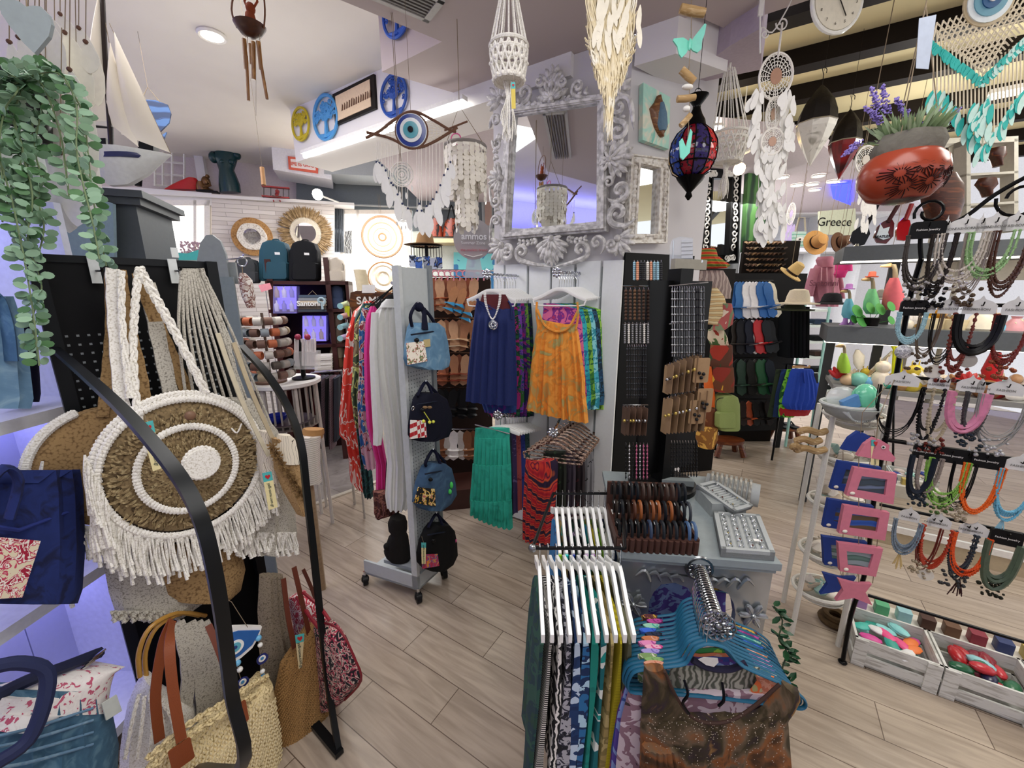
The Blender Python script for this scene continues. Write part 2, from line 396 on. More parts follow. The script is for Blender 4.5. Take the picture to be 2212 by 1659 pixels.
q=P(455,420,4.3);LW=Pl(q,(.932,.362));SL=LW
ST('wall_left_back',MB().prism([LW(40,398),LW(300,405),LW(300,900),LW(40,900)],-SL.n*.12),WALLW)
ST('wall_window_band',MB().prism([LW(299,405),LW(457,417),LW(457,444),LW(299,433)],-SL.n*.12),WALLW)
ST('wall_below_window',MB().prism([LW(299,556),LW(457,556),LW(457,900),LW(299,900)],-SL.n*.12),WALLW)
stone=_new('stone_cladding');m,nt,b=stone;b.inputs['Roughness'].default_value=.9
br=nt.nodes.new('ShaderNodeTexBrick');br.inputs['Scale'].default_value=1;br.inputs['Brick Width'].default_value=.3;br.inputs['Row Height'].default_value=.045;br.inputs['Mortar Size'].default_value=.002
t=nt.nodes.new('ShaderNodeTexCoord');sp=nt.nodes.new('ShaderNodeSeparateXYZ');cb=nt.nodes.new('ShaderNodeCombineXYZ')
nt.links.new(t.outputs['Object'],sp.inputs[0]);nt.links.new(sp.outputs[0],cb.inputs[0]);nt.links.new(sp.outputs[2],cb.inputs[1]);nt.links.new(cb.outputs[0],br.inputs['Vector'])
br.inputs['Color1'].default_value=lin('efe8e2');br.inputs['Color2'].default_value=lin('d9d0c9');br.inputs['Mortar'].default_value=lin('b5aaa2')
nt.links.new(br.outputs['Color'],b.inputs['Base Color']);bumpit(nt,b,br.outputs['Color'],.8,.02)
ST('wall_stone',MB().prism([LW(457,418),LW(722,436),LW(722,900),LW(457,900)],-SL.n*.12),m)

a=LW(40,398);b2=LW(765,440)
ST('trim_2',MB().obox(a,b2-a,SL.n*.05,V((0,0,-.03))),WALLW)
ST('ledge',MB().obox(a-V((0,0,.03)),(b2-a),-SL.n*.7,V((0,0,.03))),WALLW)
LB=LW.off(-.62)
ST('wall_niche',MB().prism([LB(20,120),LB(800,120),LB(800,470),LB(20,470)],-SL.n*.08),M('d9cdd0',.9))

SO=LW.off(.1)
s1=[SO(200,150),SO(625,245),SO(625,297),SO(290,262),SO(60,230),SO(60,120)]
ST('beam_11',MB().prism([SO(60,120),SO(628,238),SO(628,330),SO(585,298),SO(60,232)],-SL.n*.72),WALLW)
ST('beam_12',MB().prism([SO(585,297,.02),SO(628,300,.02),SO(716,345,.02),SO(716,388,.02),SO(590,366,.02)],-SL.n*.45),M('e2e2ea',.85))
ST('wall_niche_side',MB().obox(LB(418,300),(LB(437,302)-LB(418,300)),SL.n*.1,V((0,0,-.62))),WALLW)

DG=FP(860,480,5.2,8)
ST('wall_grey',MB().prism([DG(640,340),DG(1120,300),DG(1120,505),DG(640,500)],-DG.n*.1),M('6d747a',.9))
ST('beam_13',MB().prism([DG(700,318,.5),DG(1080,330,.5),DG(1080,392,.5),DG(700,375,.5)],-DG.n*.45),M('a9b0b6',.8))
def window(n,pl,x0,x1,y0,y1,bars=(),glow=6,fr=10):
    t=T('window_%d'%n,'x','window',(pl(x0,y1)+pl(x1,y1))/2);del t['label'];del t['category'];t['kind']='structure'
    f=MB();k=pl.n*.06
    for (ax,bx,ay,by) in ((x0,x1,y0,y0+fr),(x0,x1,y1-fr,y1),(x0,x0+fr,y0,y1),(x1-fr,x1,y0,y1)) + tuple((b-3,b+3,y0,y1) for b in bars):
        f.prism([pl(ax,ay),pl(bx,ay),pl(bx,by),pl(ax,by)],k)
    A('window_frame',f,M('f4efe8',.5),t,sm=0)
    A('daylight_pane',MB().prism([pl(x0,y0,-.02),pl(x1,y0,-.02),pl(x1,y1,-.02),pl(x0,y1,-.02)],-pl.n*.02),EM('fffdf6',glow),t,sm=0)
    return t
window(1,LW.off(-.05),300,457,434,558,(318,425),1.3,12)
window(2,DG.off(.05),738,890,455,590,(775,),1.3,9)
window(3,DG.off(.05),738,900,592,700,(),1.0,6)
ST('wall_behind_racks',MB().prism([DG(890,500),DG(1420,480),DG(1420,1080),DG(640,1080),DG(640,700),DG(890,700)],-DG.n*.1),M('cfd5cf',.85))

def tube_light(p,q,e,lab,r=.016):
    t=T('tube_light',lab,'light',(p+q)/2+V((0,0,.03)))
    d=q-p;s=d.cross(ZU).normalized()
    A('batten',MB().cbox((p+q)/2+V((0,0,.03)),d*1.02,s*.05,V((0,0,.025))),WHT,t,sm=0)
    A('lit_tube',MB().tube([p,q],r,8),EM('fffef8',e),t)
for (x0,y0,x1,y1,off,l) in ((658,338,1000,225,.06,'long lit fluorescent tube under the picture beam'),):
    tube_light(BW.off(off)(x0,y0),BW.off(off)(x1,y1),9,l)
tube_light(G(2135,212,2.85),G(2300,180,2.85),9,'lit fluorescent tube under the dark beams at far right')
tube_light(P(1672,425,5.2),P(1735,418,5.0),7,'small far tube light behind the long white dreamcatcher')
def spot(p,lab,e=14,r=.03,grp=None):
    t=T('downlight',lab,'light',p,grp)
    A('rim',MB().ring(p,r*1.25,r*.2,(V((1,0,0)),V((0,1,0))),14,5),WHT,t);A('lens',MB().disc(p+V((0,0,-.004)),r,.006,(V((1,0,0)),V((0,1,0)),ZU),14),EM('fff6e6',e),t)
spot(G(458,77,HC-.01),'round recessed downlight in the cream ceiling, top left',12,.055)
for i,(x,y) in enumerate(((1690,383),(1722,400),(1755,398),(1768,380),(1800,392),(1815,398),(1760,410),(1546,275))):
    spot(G(x,y,2.77),'small bright ceiling spot beyond the hanging lanterns, %s from left'%ORD[i] if i<7 else 'lone bright ceiling spot above the plant hanger by the lantern',22,.045,'far ceiling spots')
p=BW.off(.4)(690,420);p=P(686,420,4.2)
t=T('wall_spot','round glaring spot lamp on the grey wall near the red biplane','lamp',p)
A('globe',MB().ball(p,.055),EM('fff6e4',18),t);A('stem',MB().tube([p,p+V((0,.9,.05))],.01),WHT,t)
t=T('pendant_bulb','warm glowing round bulb by the carved black and white mirror','lamp',P(1597,365,2.9));p=P(1597,365,2.9)
A('bulb',MB().ball(p,.042),EM('ffd48a',14),t);A('cord',MB().tube([p,P(1597,335,2.9),V((P(1597,335,2.9).x,P(1597,335,2.9).y,3.05))],.004),WHT,t);A('bracket',MB().tube([P(1597,335,2.9),P(1640,315,2.9)],.015),WHT,t)

vt=T('air_vent','long grey slatted air vent in the mauve ceiling at top centre','vent',G(860,18,HS-.012));vm=MB();vs=MB()
cn=[G(x,y,HS-.004) for x,y in ((800,-18),(985,12),(925,42),(600,-95))]
du=(cn[2]-cn[3]).normalized();wv=V((-du.y,du.x,0));o0=cn[2]
if wv.dot(cn[1]-o0)<0:wv=-wv
ln=1.0;wd=.17
for (a,b) in ((0,.02),(wd-.02,wd)):vm.obox(o0-du*ln+wv*a,du*ln,wv*(b-a),V((0,0,-.016)))
vm.obox(o0-du*.03,du*.03,wv*wd,V((0,0,-.016)))
for k in range(6):vs.obox(o0-du*ln+wv*(.028+k*.02),du*(ln-.03),wv*.009,V((0,0,-.014)))
A('frame',vm,M('b9b6b2',.5),vt,sm=0);A('slats',vs,M('77736f',.5),vt,sm=0)

ST('wall_behind',MB().box(-6,7,-2.6,-2.5,0,2.0),M('d8d2ea',.9))
ST('wall_left',MB().box(-4.4,-4.3,-2.5,3.2,0,HC-.001),M('e4e0ea',.9))
ST('beam_14',MB().box(-4.3,-3.7,-2.5,3.2,2.3,2.62),M('ecebf0',.9))
ST('trim_4',MB().box(-4.28,-4.2,-2.4,3.0,2.64,2.67),EM('3038ff',4))
t=T('red_disc','round red wall disc reflected in the big carved mirror','wall ornament',V((-3.68,.1,2.46)));A('disc',MB().disc(V((-3.7,.1,2.46)),.12,.03,(V((0,1,0)),ZU,V((1,0,0)))),PR(['b01c30','c02a3c','e8e0e0'],9,'wave',2,.5),t)

ST('trim_3',MB().prism([G(x,y,2.765) for x,y in ((1795,398),(1838,392),(1838,440),(1800,425))],V((0,0,-.02))),EM('2a35ff',3.0))
# ================================================================ LEFT FOREGROUND
XN=V((1,0,0))
# ---- white wall shelving with lavender light
LS=Pl((-1.35,0),(0,1));LSB=Pl((-1.68,0),(0,1))
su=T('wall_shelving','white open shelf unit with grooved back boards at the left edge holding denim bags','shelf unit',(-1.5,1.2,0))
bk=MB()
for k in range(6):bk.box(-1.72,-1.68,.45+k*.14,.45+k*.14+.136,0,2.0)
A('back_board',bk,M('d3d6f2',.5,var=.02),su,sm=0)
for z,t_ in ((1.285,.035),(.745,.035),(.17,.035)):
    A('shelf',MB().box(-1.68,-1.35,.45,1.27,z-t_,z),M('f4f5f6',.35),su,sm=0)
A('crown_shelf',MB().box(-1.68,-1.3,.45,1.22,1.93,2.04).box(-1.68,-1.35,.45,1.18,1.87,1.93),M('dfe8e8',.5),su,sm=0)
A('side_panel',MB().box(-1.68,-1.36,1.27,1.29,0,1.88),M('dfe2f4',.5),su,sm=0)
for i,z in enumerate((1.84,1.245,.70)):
    A('led_strip',MB().box(-1.66,-1.645,.5,1.16 if not i else 1.25,z,z+.012),EM('8a86ff',3),su,sm=0)
lamp('shelf_led_glow','AREA',(-1.6,.85,1.83),.7,(.55,.55,1),.08,1.0,aim=(-1.6,1.0,0))
lamp('shelf_led_glow','AREA',(-1.6,1.0,1.235),.7,(.4,.4,1),.08,1.0,aim=(-1.6,1.0,0))
lamp('shelf_led_glow','AREA',(-1.6,1.0,.69),.9,(.4,.4,1),.08,1.0,aim=(-1.6,1.0,0))
DEN=PR(['2f4f74','466d94','5d86a8'],26,'noise',1,.9,const=False,bump=.15,detail=6);DEN2=PR(['101c4e','182a68','0d1640'],22,'noise',1,.9,const=False,bump=.1,detail=5)
DENL=PR(['4a6f92','6d91b0','89a8bf'],22,'noise',1,.9,const=False,bump=.15,detail=6)
NAVY=M('0d1026',.8,bump=.1);FLOW=PR(['a5173a','f3ece4','c74461','e8dcc0'],34,'noise',2,.8,lo=.42,hi=.62)
FLOWW=PR(['f4f0ee','efe9e8','c45a78'],60,'noise',1,.8,lo=.5,hi=.72)

pl=Pl((-1.37,0),(.06,1))
t=T('denim_bag','faded blue denim shoulder bag cut by the left edge, on the upper white shelf','bag',pl(20,880))
A('body',MB().sil(pl,[(640,-90,12),(700,-90,32),(780,-90,44),(860,-90,54),(882,-90,50)],.05,10,.012,3),DENL,t)
A('strap',MB().tube(catm([pl(-60,660,.05),pl(-10,640,.05),pl(15,700,.06),pl(25,780,.06)]),.022,6,flat=.4),DEN,t)
t=T('navy_handbag','dark navy handbag standing behind the faded denim bag on the upper shelf','bag',pl(60,850,-.08))
A('body',MB().sil(pl.off(-.14),[(690,0,45),(740,0,66),(850,0,74),(868,0,70)],.05,8),NAVY,t)

pl=Pl((-1.36,0),(.1,1))
t=T('navy_tote_bag','deep navy denim tote with red rose fabric pocket, on the middle white shelf','bag',pl(60,1300))
A('body',MB().sil(pl,[(1040,-100,90),(1012,-100,150),(1060,-100,158),(1180,-100,165),(1270,-100,160),(1300,-100,150)][::-1],.09,12,.008,5),DEN2,t)
A('flap_seam',MB().tube([pl(-60,1130,.095),pl(40,1145,.097),pl(150,1105,.08)],.005),M('1f2f78',.8),t)
A('strap',MB().tube(catm([pl(-40,1060,.1),pl(10,1010,.11),pl(40,1040,.115),pl(20,1120,.11)]),.02,6,flat=.4),DEN2,t)
A('flower_pocket',MB().prism([pl(-60,1155,.1),pl(82,1168,.1),pl(42,1290,.1),pl(-60,1296,.1)],pl.n*.008),FLOW,t,'red pocket with white roses')

pl=Pl((-1.3,0),(.16,1))
t=T('denim_weekender_bag','large denim travel bag with flowered top band and navy handles, on the lowest left shelf','bag',pl(120,1655))
A('body',MB().sil(pl,[(1480,-70,214),(1540,-90,228),(1600,-90,240),(1650,-90,236),(1690,-90,215)],.1,14,.006,7,sub=1),PR(['2d4a66','3f6682','5a8098'],20,'noise',1.5,.9,const=False,bump=.2,detail=7),t)
for k in range(4):A('seam',MB().tube(catm([pl(-60,1600+k*22,.11),pl(60,1575+k*24,.112),pl(200,1530+k*26,.1)]),.0035,5),DENL,t)
A('flower_band',MB().sil(pl.off(.012),[(1430,205,216),(1445,120,218),(1470,40,220),(1500,-70,222),(1532,-70,226),(1535,-60,140),(1570,-60,30)],.09,12),FLOWW,t,'white band with small pink flowers')
A('handle',MB().tube(catm([pl(-10,1440,.11),pl(45,1432,.13),pl(100,1450,.15),pl(95,1520,.16),pl(60,1600,.16),pl(-10,1650,.15)]),.014,8),M('16214a',.7),t)
A('handle',MB().tube(catm([pl(-20,1510,.05),pl(60,1470,.06),pl(140,1440,.05),pl(215,1410,.03)]),.014,8),M('121a3c',.7),t)
bkl=MB()
for k in range(4):bkl.cbox(pl(190+k*8,1436-k*8,.06),pl.d*.03,pl.n*.004,V((0,0,.005)))
A('buckle',bkl,CHR,t);A('hang_tag',MB().prism([pl(218,1520,.1),pl(250,1500,.1),pl(262,1535,.1),pl(228,1556,.1)],pl.n*.003),M('c8cfcc',.7),t)
# ---- eucalyptus in black pot on the crown shelf
pc=P(62,285,1.14);pc=V((pc.x-.03,pc.y,2.04))
t=T('eucalyptus_plant','trailing green eucalyptus in black pot on the white shelf crown, top left','plant',pc)
A('pot',MB().lathe(pc,[(.062,0),(.085,.13),(.092,.13),(.092,.16),(.08,.16)],20),BLK,t)
LEAFG=[M('688a6a',.6,var=.15,bs=8),M('8aab8e',.6,var=.12,bs=8),M('4a7446',.6,var=.15,bs=8)]
def euc(par,path,size,seed,dens=3.0):
    random.seed(seed);pts=catm(path,5);st=MB().tube(pts,.0018,5);lv=[MB(),MB(),MB()]
    L=0;nxt=0
    for i in range(len(pts)-1):
        d=pts[i+1]-pts[i];L+=d.length
        while nxt<L:
            p=pts[i]+d*rnd(0,1);q=rnd(0,pi)
            for s_ in (0,pi):
                a=V((cos(q+s_),sin(q+s_),rnd(-.25,.35)))
                b=lv[random.randrange(3)] if random.random()<.8 else lv[1]
                nn=a.cross(d).normalized()+V((rnd(-.4,.4),rnd(-.6,.2),rnd(-.2,.6)));nn.normalize();a2=(a-nn*a.dot(nn)).normalized()
                c=p+a2*size*.75;b.disc(c,size*.62,.0008,(a2,nn.cross(a2),nn),9,size*.42)
            nxt+=size/dens*1.6
    s_=A('stem',st,M('6d7f58',.7),par)
    for b,m_ in zip(lv,LEAFG):
        if b.v:A('leaves',b,m_,s_)
tr=[[(40,190),(10,240),(0,330),(30,450),(60,600),(75,700),(85,790)],[(60,170),(15,200),(40,300),(70,420),(60,520),(90,620),(70,690),(82,770)],
      [(70,180),(110,150),(150,190),(180,250),(190,330),(200,420),(215,500),(230,575)],[(60,165),(130,160),(165,230),(165,320),(180,400),(200,480),(215,560)],
      [(50,180),(30,250),(50,330),(25,400),(5,480)],[(80,180),(90,230),(75,320),(90,400),(50,470),(45,560)],[(40,170),(0,170),(-20,260),(0,350),(10,430)],
      [(70,170),(100,200),(130,290),(140,350),(150,430)],[(30,160),(20,210),(70,260),(60,380),(95,480),(80,560)]]
for i,s_ in enumerate(tr):euc(t,[pc+V((0,0,.15))]+[P(x,y,.93+.02*(i%3)) for x,y in s_],.021 if i<4 else .022,i,2.6)
random.seed(3);bush=[MB(),MB(),MB()]
for i in range(80):
    p=P(rnd(-10,115),rnd(128,192),rnd(1.02,1.2));n_=V((rnd(-1,1),rnd(-1.2,.2),rnd(0,1))).normalized();a2=n_.orthogonal().normalized();bush[i%3].disc(p,rnd(.010,.017),.0008,(a2,n_.cross(a2),n_),9)
for b,m_ in zip(bush,LEAFG):A('foliage',b,m_,t)
# ---- hanging heart, feathers
pl=FP(60,60,.8,20)
hp=[(72,12),(88,14),(104,30),(111,52),(105,78),(74,115),(50,92),(22,58),(3,30),(-6,5),(10,-6),(40,2),(56,14)]
t=T('heart_ornament','flat grey wooden heart hanging at the top left corner','ornament',pl(60,0))
A('heart',MB().prism([pl(x,y) for x,y in hp],-pl.n*.01),M('8f999c',.7),t,sm=0);A('cord',MB().tube([pl(58,14,-.005),pl(52,-60,-.005)],.0012),CORD,t)
FEA=M('e9e6da',.9,var=.04);FEAW=M('f3f2ee',.9,var=.03)
def feather(mb,p,d,L,wd,bulge=.0,n=6):
    d=V(d).normalized();a=V((1,0,0));a=(a-d*a.dot(d)).normalized();nn=a.cross(d);loop1=[];m=n*2
    pts=[(0,.12),(.12,.55),(.35,.95),(.6,1),(.82,.75),(.95,.35),(1,.02)]
    for sgn in (1,-1):
        for t_,w_ in (pts if sgn>0 else pts[::-1]):loop1.append(V(p)+d*L*t_+a*wd*.5*w_*sgn+nn*abs(w_)*wd*.12)
    mb.prism(loop1,nn*.0012)
t=T('feather_dreamcatcher','large cream feather mobile with brown beads hanging behind the sailboat, top left','dreamcatcher',P(120,-60,1.25))
cd_=MB();fe=MB();be=MB()
random.seed(12)
fl=[(60,-60,140,200,80),(100,-60,260,230,90),(140,-60,70,150,60),(170,-60,60,150,50),(85,-60,120,240,70),(120,-60,190,260,70),(150,-60,150,230,60),(110,60,360,130,70),(130,60,330,150,70),(40,-60,80,170,60),(20,-60,90,180,50),(185,-60,90,60,40),(165,-60,120,110,60),(130,-60,30,120,60),(100,-60,30,130,60),(75,-60,20,130,60)]
for (x,y0,y1,L,wd) in fl:
    Z=rnd(1.15,1.35);k=Z/F;cd_.tube([P(x+rnd(-4,4),y0,Z),P(x,y1,Z)],.0012,4);be.ball(P(x,y1,Z),.007);feather(fe,P(x,y1,Z),(rnd(-.15,.15),0,-1),L*k,wd*k)
A('cords',cd_,CORD,t);A('feathers',fe,FEA,t,kind='stuff');A('beads',be,M('5a3a2a',.6),t,kind='stuff')
# ---- dark grey cabinet and sailboat
cp=Pl((-1.95,1.9),(.93,.36))
t=T('grey_cabinet','tall dark grey cabinet with moulded top behind the black bag rack','cabinet',cp(260,700))
zt=cp(250,412).z
a0=cp(205,500);a0.z=0;a1=cp(304,500);a1.z=0
A('body',MB().obox(a0-cp.d*.25,(a1-a0)+cp.d*.25,-cp.n*.4,V((0,0,zt-.06))),M('454c51',.6),t,sm=0)
A('moulding',MB().obox(a0-cp.d*.28+cp.n*.03+V((0,0,zt-.06)),(a1-a0)+cp.d*.31,-cp.n*.46,V((0,0,.03))).obox(a0-cp.d*.3+cp.n*.05+V((0,0,zt-.03)),(a1-a0)+cp.d*.35,-cp.n*.5,V((0,0,.03))),M('3d4347',.6),t,sm=0)
gp=FP(180,500,1.75,15);t=T('blue_grey_panel','pale blue grey board standing between the lit shelves and the dark cabinet','panel',gp(180,700))
A('board',MB().prism([gp(132,400),gp(244,440),gp(250,700),gp(140,700)],-gp.n*.02),M('7f97a3',.6,bump=.05),t,sm=0)
gp.p.z=0
A('foot',MB().obox(V((gp(140,700).x,gp(140,700).y,0)),gp.d*.2,-gp.n*.02,V((0,0,gp(140,700).z+.01))),M('7f97a3',.6),t,sm=0)
bp=FP(300,350,1.72,12);k=1.72/F
t=T('model_sailboat','white hulled model sailboat with cream sails standing on the dark grey cabinet','model boat',bp(280,402))
hull=[]
for x,yt,yb,wd in ((205,322,340,.004),(215,323,380,.05),(240,324,402,.075),(280,326,400,.075),(320,330,378,.055),(350,332,352,.025),(370,334,337,.003)):
    tp,bt=bp(x,yt),bp(x,yb);h=(tp.z-bt.z)
    hull.append([tp+bp.n*wd,tp+bp.n*wd*.9-ZU*h*.45,bt+bp.n*wd*.2,bt-bp.n*wd*.2,tp-bp.n*wd*.9-ZU*h*.45,tp-bp.n*wd])
A('hull',MB().rings(hull),M('d9dcda',.6,bump=.1),t);A('hull_stripe',MB().sil(bp.off(.055),[(330,215,296),(336,215,305),(341,215,300)],.02,6),M('1c2452',.5),t)
A('mast',MB().tube([bp(218,-80),bp(226,100),bp(240,322)],.008),M('241a18',.5),t);A('boom',MB().tube([bp(195,272),bp(242,276),bp(242,322)],.006),M('1a1618',.5),t)
A('cabin',MB().prism([bp(300,303),bp(331,304),bp(331,330),bp(296,330)],-bp.n*.04).prism([bp(200,298),bp(228,298),bp(230,322),bp(200,322)],-bp.n*.04),BLK,t,sm=0)
def sail(mb,a,b,c,bulge=.03):
    def fn(u,v):
        p=a*(1-u)+(b*(1-v)+c*v)*u;return p+bp.n*bulge*sin(pi*u)*sin(pi*v)
    mb.sheet(fn,8,8,-bp.n*.0015)
for a_,b_,c_ in (((214,-20),(170,262),(230,262)),((238,92),(222,255),(300,318)),((246,68),(262,290),(368,330))):
    m_=MB();sail(m_,bp(*a_),bp(*b_),bp(*c_));A('sail',m_,M('e2dacb',.9,var=.03,bs=10),t)
A('rigging',MB().tube([bp(236,50),bp(370,334)],.0012,4).tube([bp(222,20),bp(236,92)],.0012,4),CORD,t)

fp_=FP(335,240,2.5,25)
t=T('blue_fish_plaque','blue painted fish shaped board hanging on a wire behind the sailboat','plaque',fp_(335,250))
A('fish',MB().prism([fp_(x,y) for x,y in ((310,215),(335,216),(362,226),(369,245),(365,265),(345,285),(335,300),(360,285),(352,305),(335,322),(325,300),(320,260))],-fp_.n*.015),PR(['162c50','26477a','14264a','3a5c8c'],5,'wz',2.5,.6),t,sm=0)
A('wire',MB().tube([fp_(306,214),fp_(319,188),fp_(345,220)],.0025).tube([fp_(319,188),V((fp_(319,188).x,fp_(319,188).y,HC))],.001),CORD,t)
# ---- black rack with the woven bags
RA,RB=V((-1.27,1.11,0)),V((-1.04,1.40,0));rd=(RB-RA).normalized();RP=Pl(RA,rd);rn=RP.n
t=T('bag_display_rack','black metal display rack with perforated back and curved side bars, hung with woven bags','rack',(RA+RB)/2+rn*.1)
L=(RB-RA).length;pb=MB()
pb.obox(RA-rn*.02+V((0,0,.05)),rd*L,rn*.015,V((0,0,1.67)))
A('back_panel',pb,M('0c0d0f',.45),t,sm=0)
A('side_post',MB().obox(RA-rd*.02-rn*.03,rd*.03,rn*.06,V((0,0,1.72))),M('15181a',.4),t,sm=0);A('side_post',MB().obox(RB-rn*.03,rd*.03,rn*.06,V((0,0,1.72))),M('15181a',.4),t,sm=0)
ho=MB()
for i in range(16):
    for j in range(24):
        if (RA+rd*(.03+i*.022)).length:ho.cbox(RA+rd*(.02+i*.022)-rn*.0045+V((0,0,.9+j*.026)),rd*.006,rn*.0015,V((0,0,.006)))
A('perforations',ho,M('8f9699',.6),t,sm=0)
sdir=V((.81,-.58,0)).normalized();QL,QR=Pl(RA-rd*.01,sdir),Pl(RB+rd*.02,sdir)
def bar(pts,w_=.016,th=.007):
    m_=MB();pts=catm(pts,5);lp=[]
    for i,p in enumerate(pts):
        tg=(pts[min(i+1,len(pts)-1)]-pts[max(0,i-1)]).normalized();lat=rd;nn=tg.cross(lat).normalized()
        lp.append([p+lat*w_+nn*th,p-lat*w_+nn*th,p-lat*w_-nn*th,p+lat*w_-nn*th])
    return m_.rings(lp)
A('curved_bar',bar([QL(x,y) for x,y in ((112,748),(190,815),(270,890),(345,975),(400,1050),(437,1130),(462,1230),(482,1350),(500,1500),(520,1659))]+[RA+sdir*.46+V((0,0,.3)),RA+sdir*.5+V((0,0,.015))],.009,.006),M('131517',.35),t)
A('curved_bar',bar([QR(x,y) for x,y in ((522,748),(575,806),(622,880),(650,960),(662,1060),(678,1200),(694,1350),(712,1500))]+[G(733,1630)+V((0,0,.01))],.010,.006),M('131517',.35),t)
f1=G(733,1635);f1.z=.012
A('foot',MB().cbox((f1+RB)/2+V((0,0,.006)),(RB-f1)*1.02,rd*.03,V((0,0,.02))),M('131517',.35),t,sm=0)
f2=RA+sdir*.5
A('foot',MB().cbox((f2+RA)/2+V((0,0,.012)),(RA-f2),rd*.03,V((0,0,.02))),M('131517',.35),t,sm=0)
A('top_rail',MB().obox(RA-rn*.025+V((0,0,1.70)),rd*L,rn*.03,V((0,0,.02))),M('1a1c1e',.35),t,sm=0)

def hook(px,nm):
    h=T('plastic_hook',nm,'hook',RP(px,575,.01))
    A('clip',MB().obox(RP(px-7,556,.012),rd*.018,rn*.004,V((0,0,.03))).obox(RP(px-8,612,.014),rd*.022,rn*.006,V((0,0,.075))),M('d8dcdb',.2),h)
    A('peg',MB().tube([RP(px,585,.01),RP(px+12,585,.16),RP(px+14,578,.17)],.003),BLK,h)
hook(207,'clear plastic hook on the rack top holding the round fringed bag');hook(378,'clear plastic hook on the rack top holding the corded grey bag')

BR=RP.off(.2)
JUTE=KN('8f7a58','4a3a26',130);COT=KN('f6f3ec','cbc4b6',230);JG=KN('a4855a','6d5232',150);GRY=KN('c4bfb3','857f74',240)
def plait(mb,pts,w_,k=3,r=None):
    pts=catm(pts,8);r=r or w_*.42
    d0=[]
    for i,p in enumerate(pts):d0.append(p)
    for j in range(k):
        q=[]
        for i,p in enumerate(d0):
            tg=(d0[min(i+1,len(d0)-1)]-d0[max(0,i-1)]).normalized();s_=tg.cross(rn).normalized();ph=i*1.05+j*2*pi/k
            q.append(p+s_*w_*.55*sin(ph)+rn*w_*.3*sin(2*ph))
        mb.tube(q,r,5)
def scallop(mb,c,R,w_,n,r,ax,a0=0,a1=2*pi,ry=1):
    """crocheted ring: rows of short stitches"""
    for i in range(n):
        a=a0+(a1-a0)*i/n;d=ax[0]*cos(a)+ax[1]*sin(a)*ry;tg=-ax[0]*sin(a)+ax[1]*cos(a)*ry
        mb.ball(c+d*R+tg*w_*.2,(w_,r*.75,r),6,4,(d,ax[2],tg))
pl=BR;c=pl(408,1010,.03);k=mpp(c);ax=(rd,ZU*1.1,rn)
t=T('round_fringed_bag','round jute and white crochet shoulder bag with long cotton fringe, front of the black rack','bag',pl(408,1290))
A('body',MB().lathe(c-rn*.05,[(.15*1.0,-.015),(.182,.0),(.19,.02),(.18,.04),(.12,.052),(.03,.056)],48,ax),JUTE,t,'shaggy brown jute ground')
shg=MB();random.seed(5)
for i in range(1500):
    a=rnd(0,2*pi);R=rnd(.05,.172)
    if .108<R<.128:continue
    p=c+rd*R*cos(a)+ZU*R*sin(a);q=a+rnd(-.8,.8);dd_=(rd*cos(q)+ZU*sin(q))*rnd(.012,.026)+rn*rnd(.004,.012)
    shg.leaf(p,dd_,dd_.length,.0035)
A('jute_shag',shg,PR(['6f5a3c','a48e68','c9b78c'],120,'noise',0,.95,const=False),t,kind='stuff')
st_=MB()
st_.disc(pl(435,1000,.07),.045,.012,(rd,ZU,rn))
for R in (.008,.019,.03,.041):scallop(st_,pl(435,1000,.075),R,.0085,int(2*pi*R/.0092),.007,ax)
A('centre_rosette',st_,COT,t,'white crocheted disc')
s2=MB();scallop(s2,c+rn*.012,.118,.0105,86,.0075,ax);A('inner_crochet_ring',s2,COT,t);s2=MB();scallop(s2,c-rn*.002,.192,.011,130,.0085,ax);scallop(s2,c-rn*.012,.205,.010,130,.0085,ax)
A('crochet_ring',s2,COT,t)
fr=MB()
def strands(mb,n,f,L,spread=.02,r=.0024,seed=1,rn_=rn,kn=5):
    random.seed(seed)
    for i in range(n):
        u=(i+rnd(-.3,.3))/n;p,d=f(u);l=L*rnd(.8,1.12);w_=rnd(-spread,spread)
        pts=[p]
        for j in range(1,kn+1):
            q=j/kn;pts.append(p+V(d)*l*.28*(1-(1-q)**2)+V((0,0,-l*q**1.15))+rn_*.006*sin(j*1.7+i)+V((w_*q,0,0)))
        mb.tube(pts,[r]*kn+[r*1.9],5)
A('front_fringe',fr,COT,t)
def f_(u):
    a=pi*(1.03+.94*u);return c+rd*.2*cos(a)+ZU*.2*sin(a)-rn*.004,rd*cos(a)*.6
fr=MB();strands(fr,150,f_,.135,.012,.0026);strands(fr,60,f_,.15,.02,.0026,3);A('fringe',fr,COT,t,kind='stuff')
frl=MB();strands(frl,46,lambda u:(c-rd*(.2-.02*u)+ZU*(.11-.16*u)+rn*.01,-rd*.35),.16,.012,.0026,4);strands(frl,40,lambda u:(c+rd*(.195)+ZU*(.02-.15*u)+rn*.005,rd*.35),.12,.01,.0026,6);A('side_fringe',frl,COT,t,kind='stuff')
A('button',MB().ball(pl(411,898,.09),(.014,.008,.014),12,8,(rd,rn,ZU)),M('7a5a44',.5),t)
top=[pl(280,578,-.06),pl(245,570,-.06)]
fr=MB()
plait(fr,[pl(300,582,-.02),pl(292,660,-.01),pl(288,760,.0),pl(296,880,.02),pl(310,935,.02)],.011);plait(fr,[pl(300,578,-.02),pl(340,650,-.01),pl(390,740,.0),pl(445,850,.02)],.014);plait(fr,[pl(262,585,-.02),pl(264,700,0),pl(280,860,.02)],.010)
A('braided_strap',fr,COT,t,kind=None)
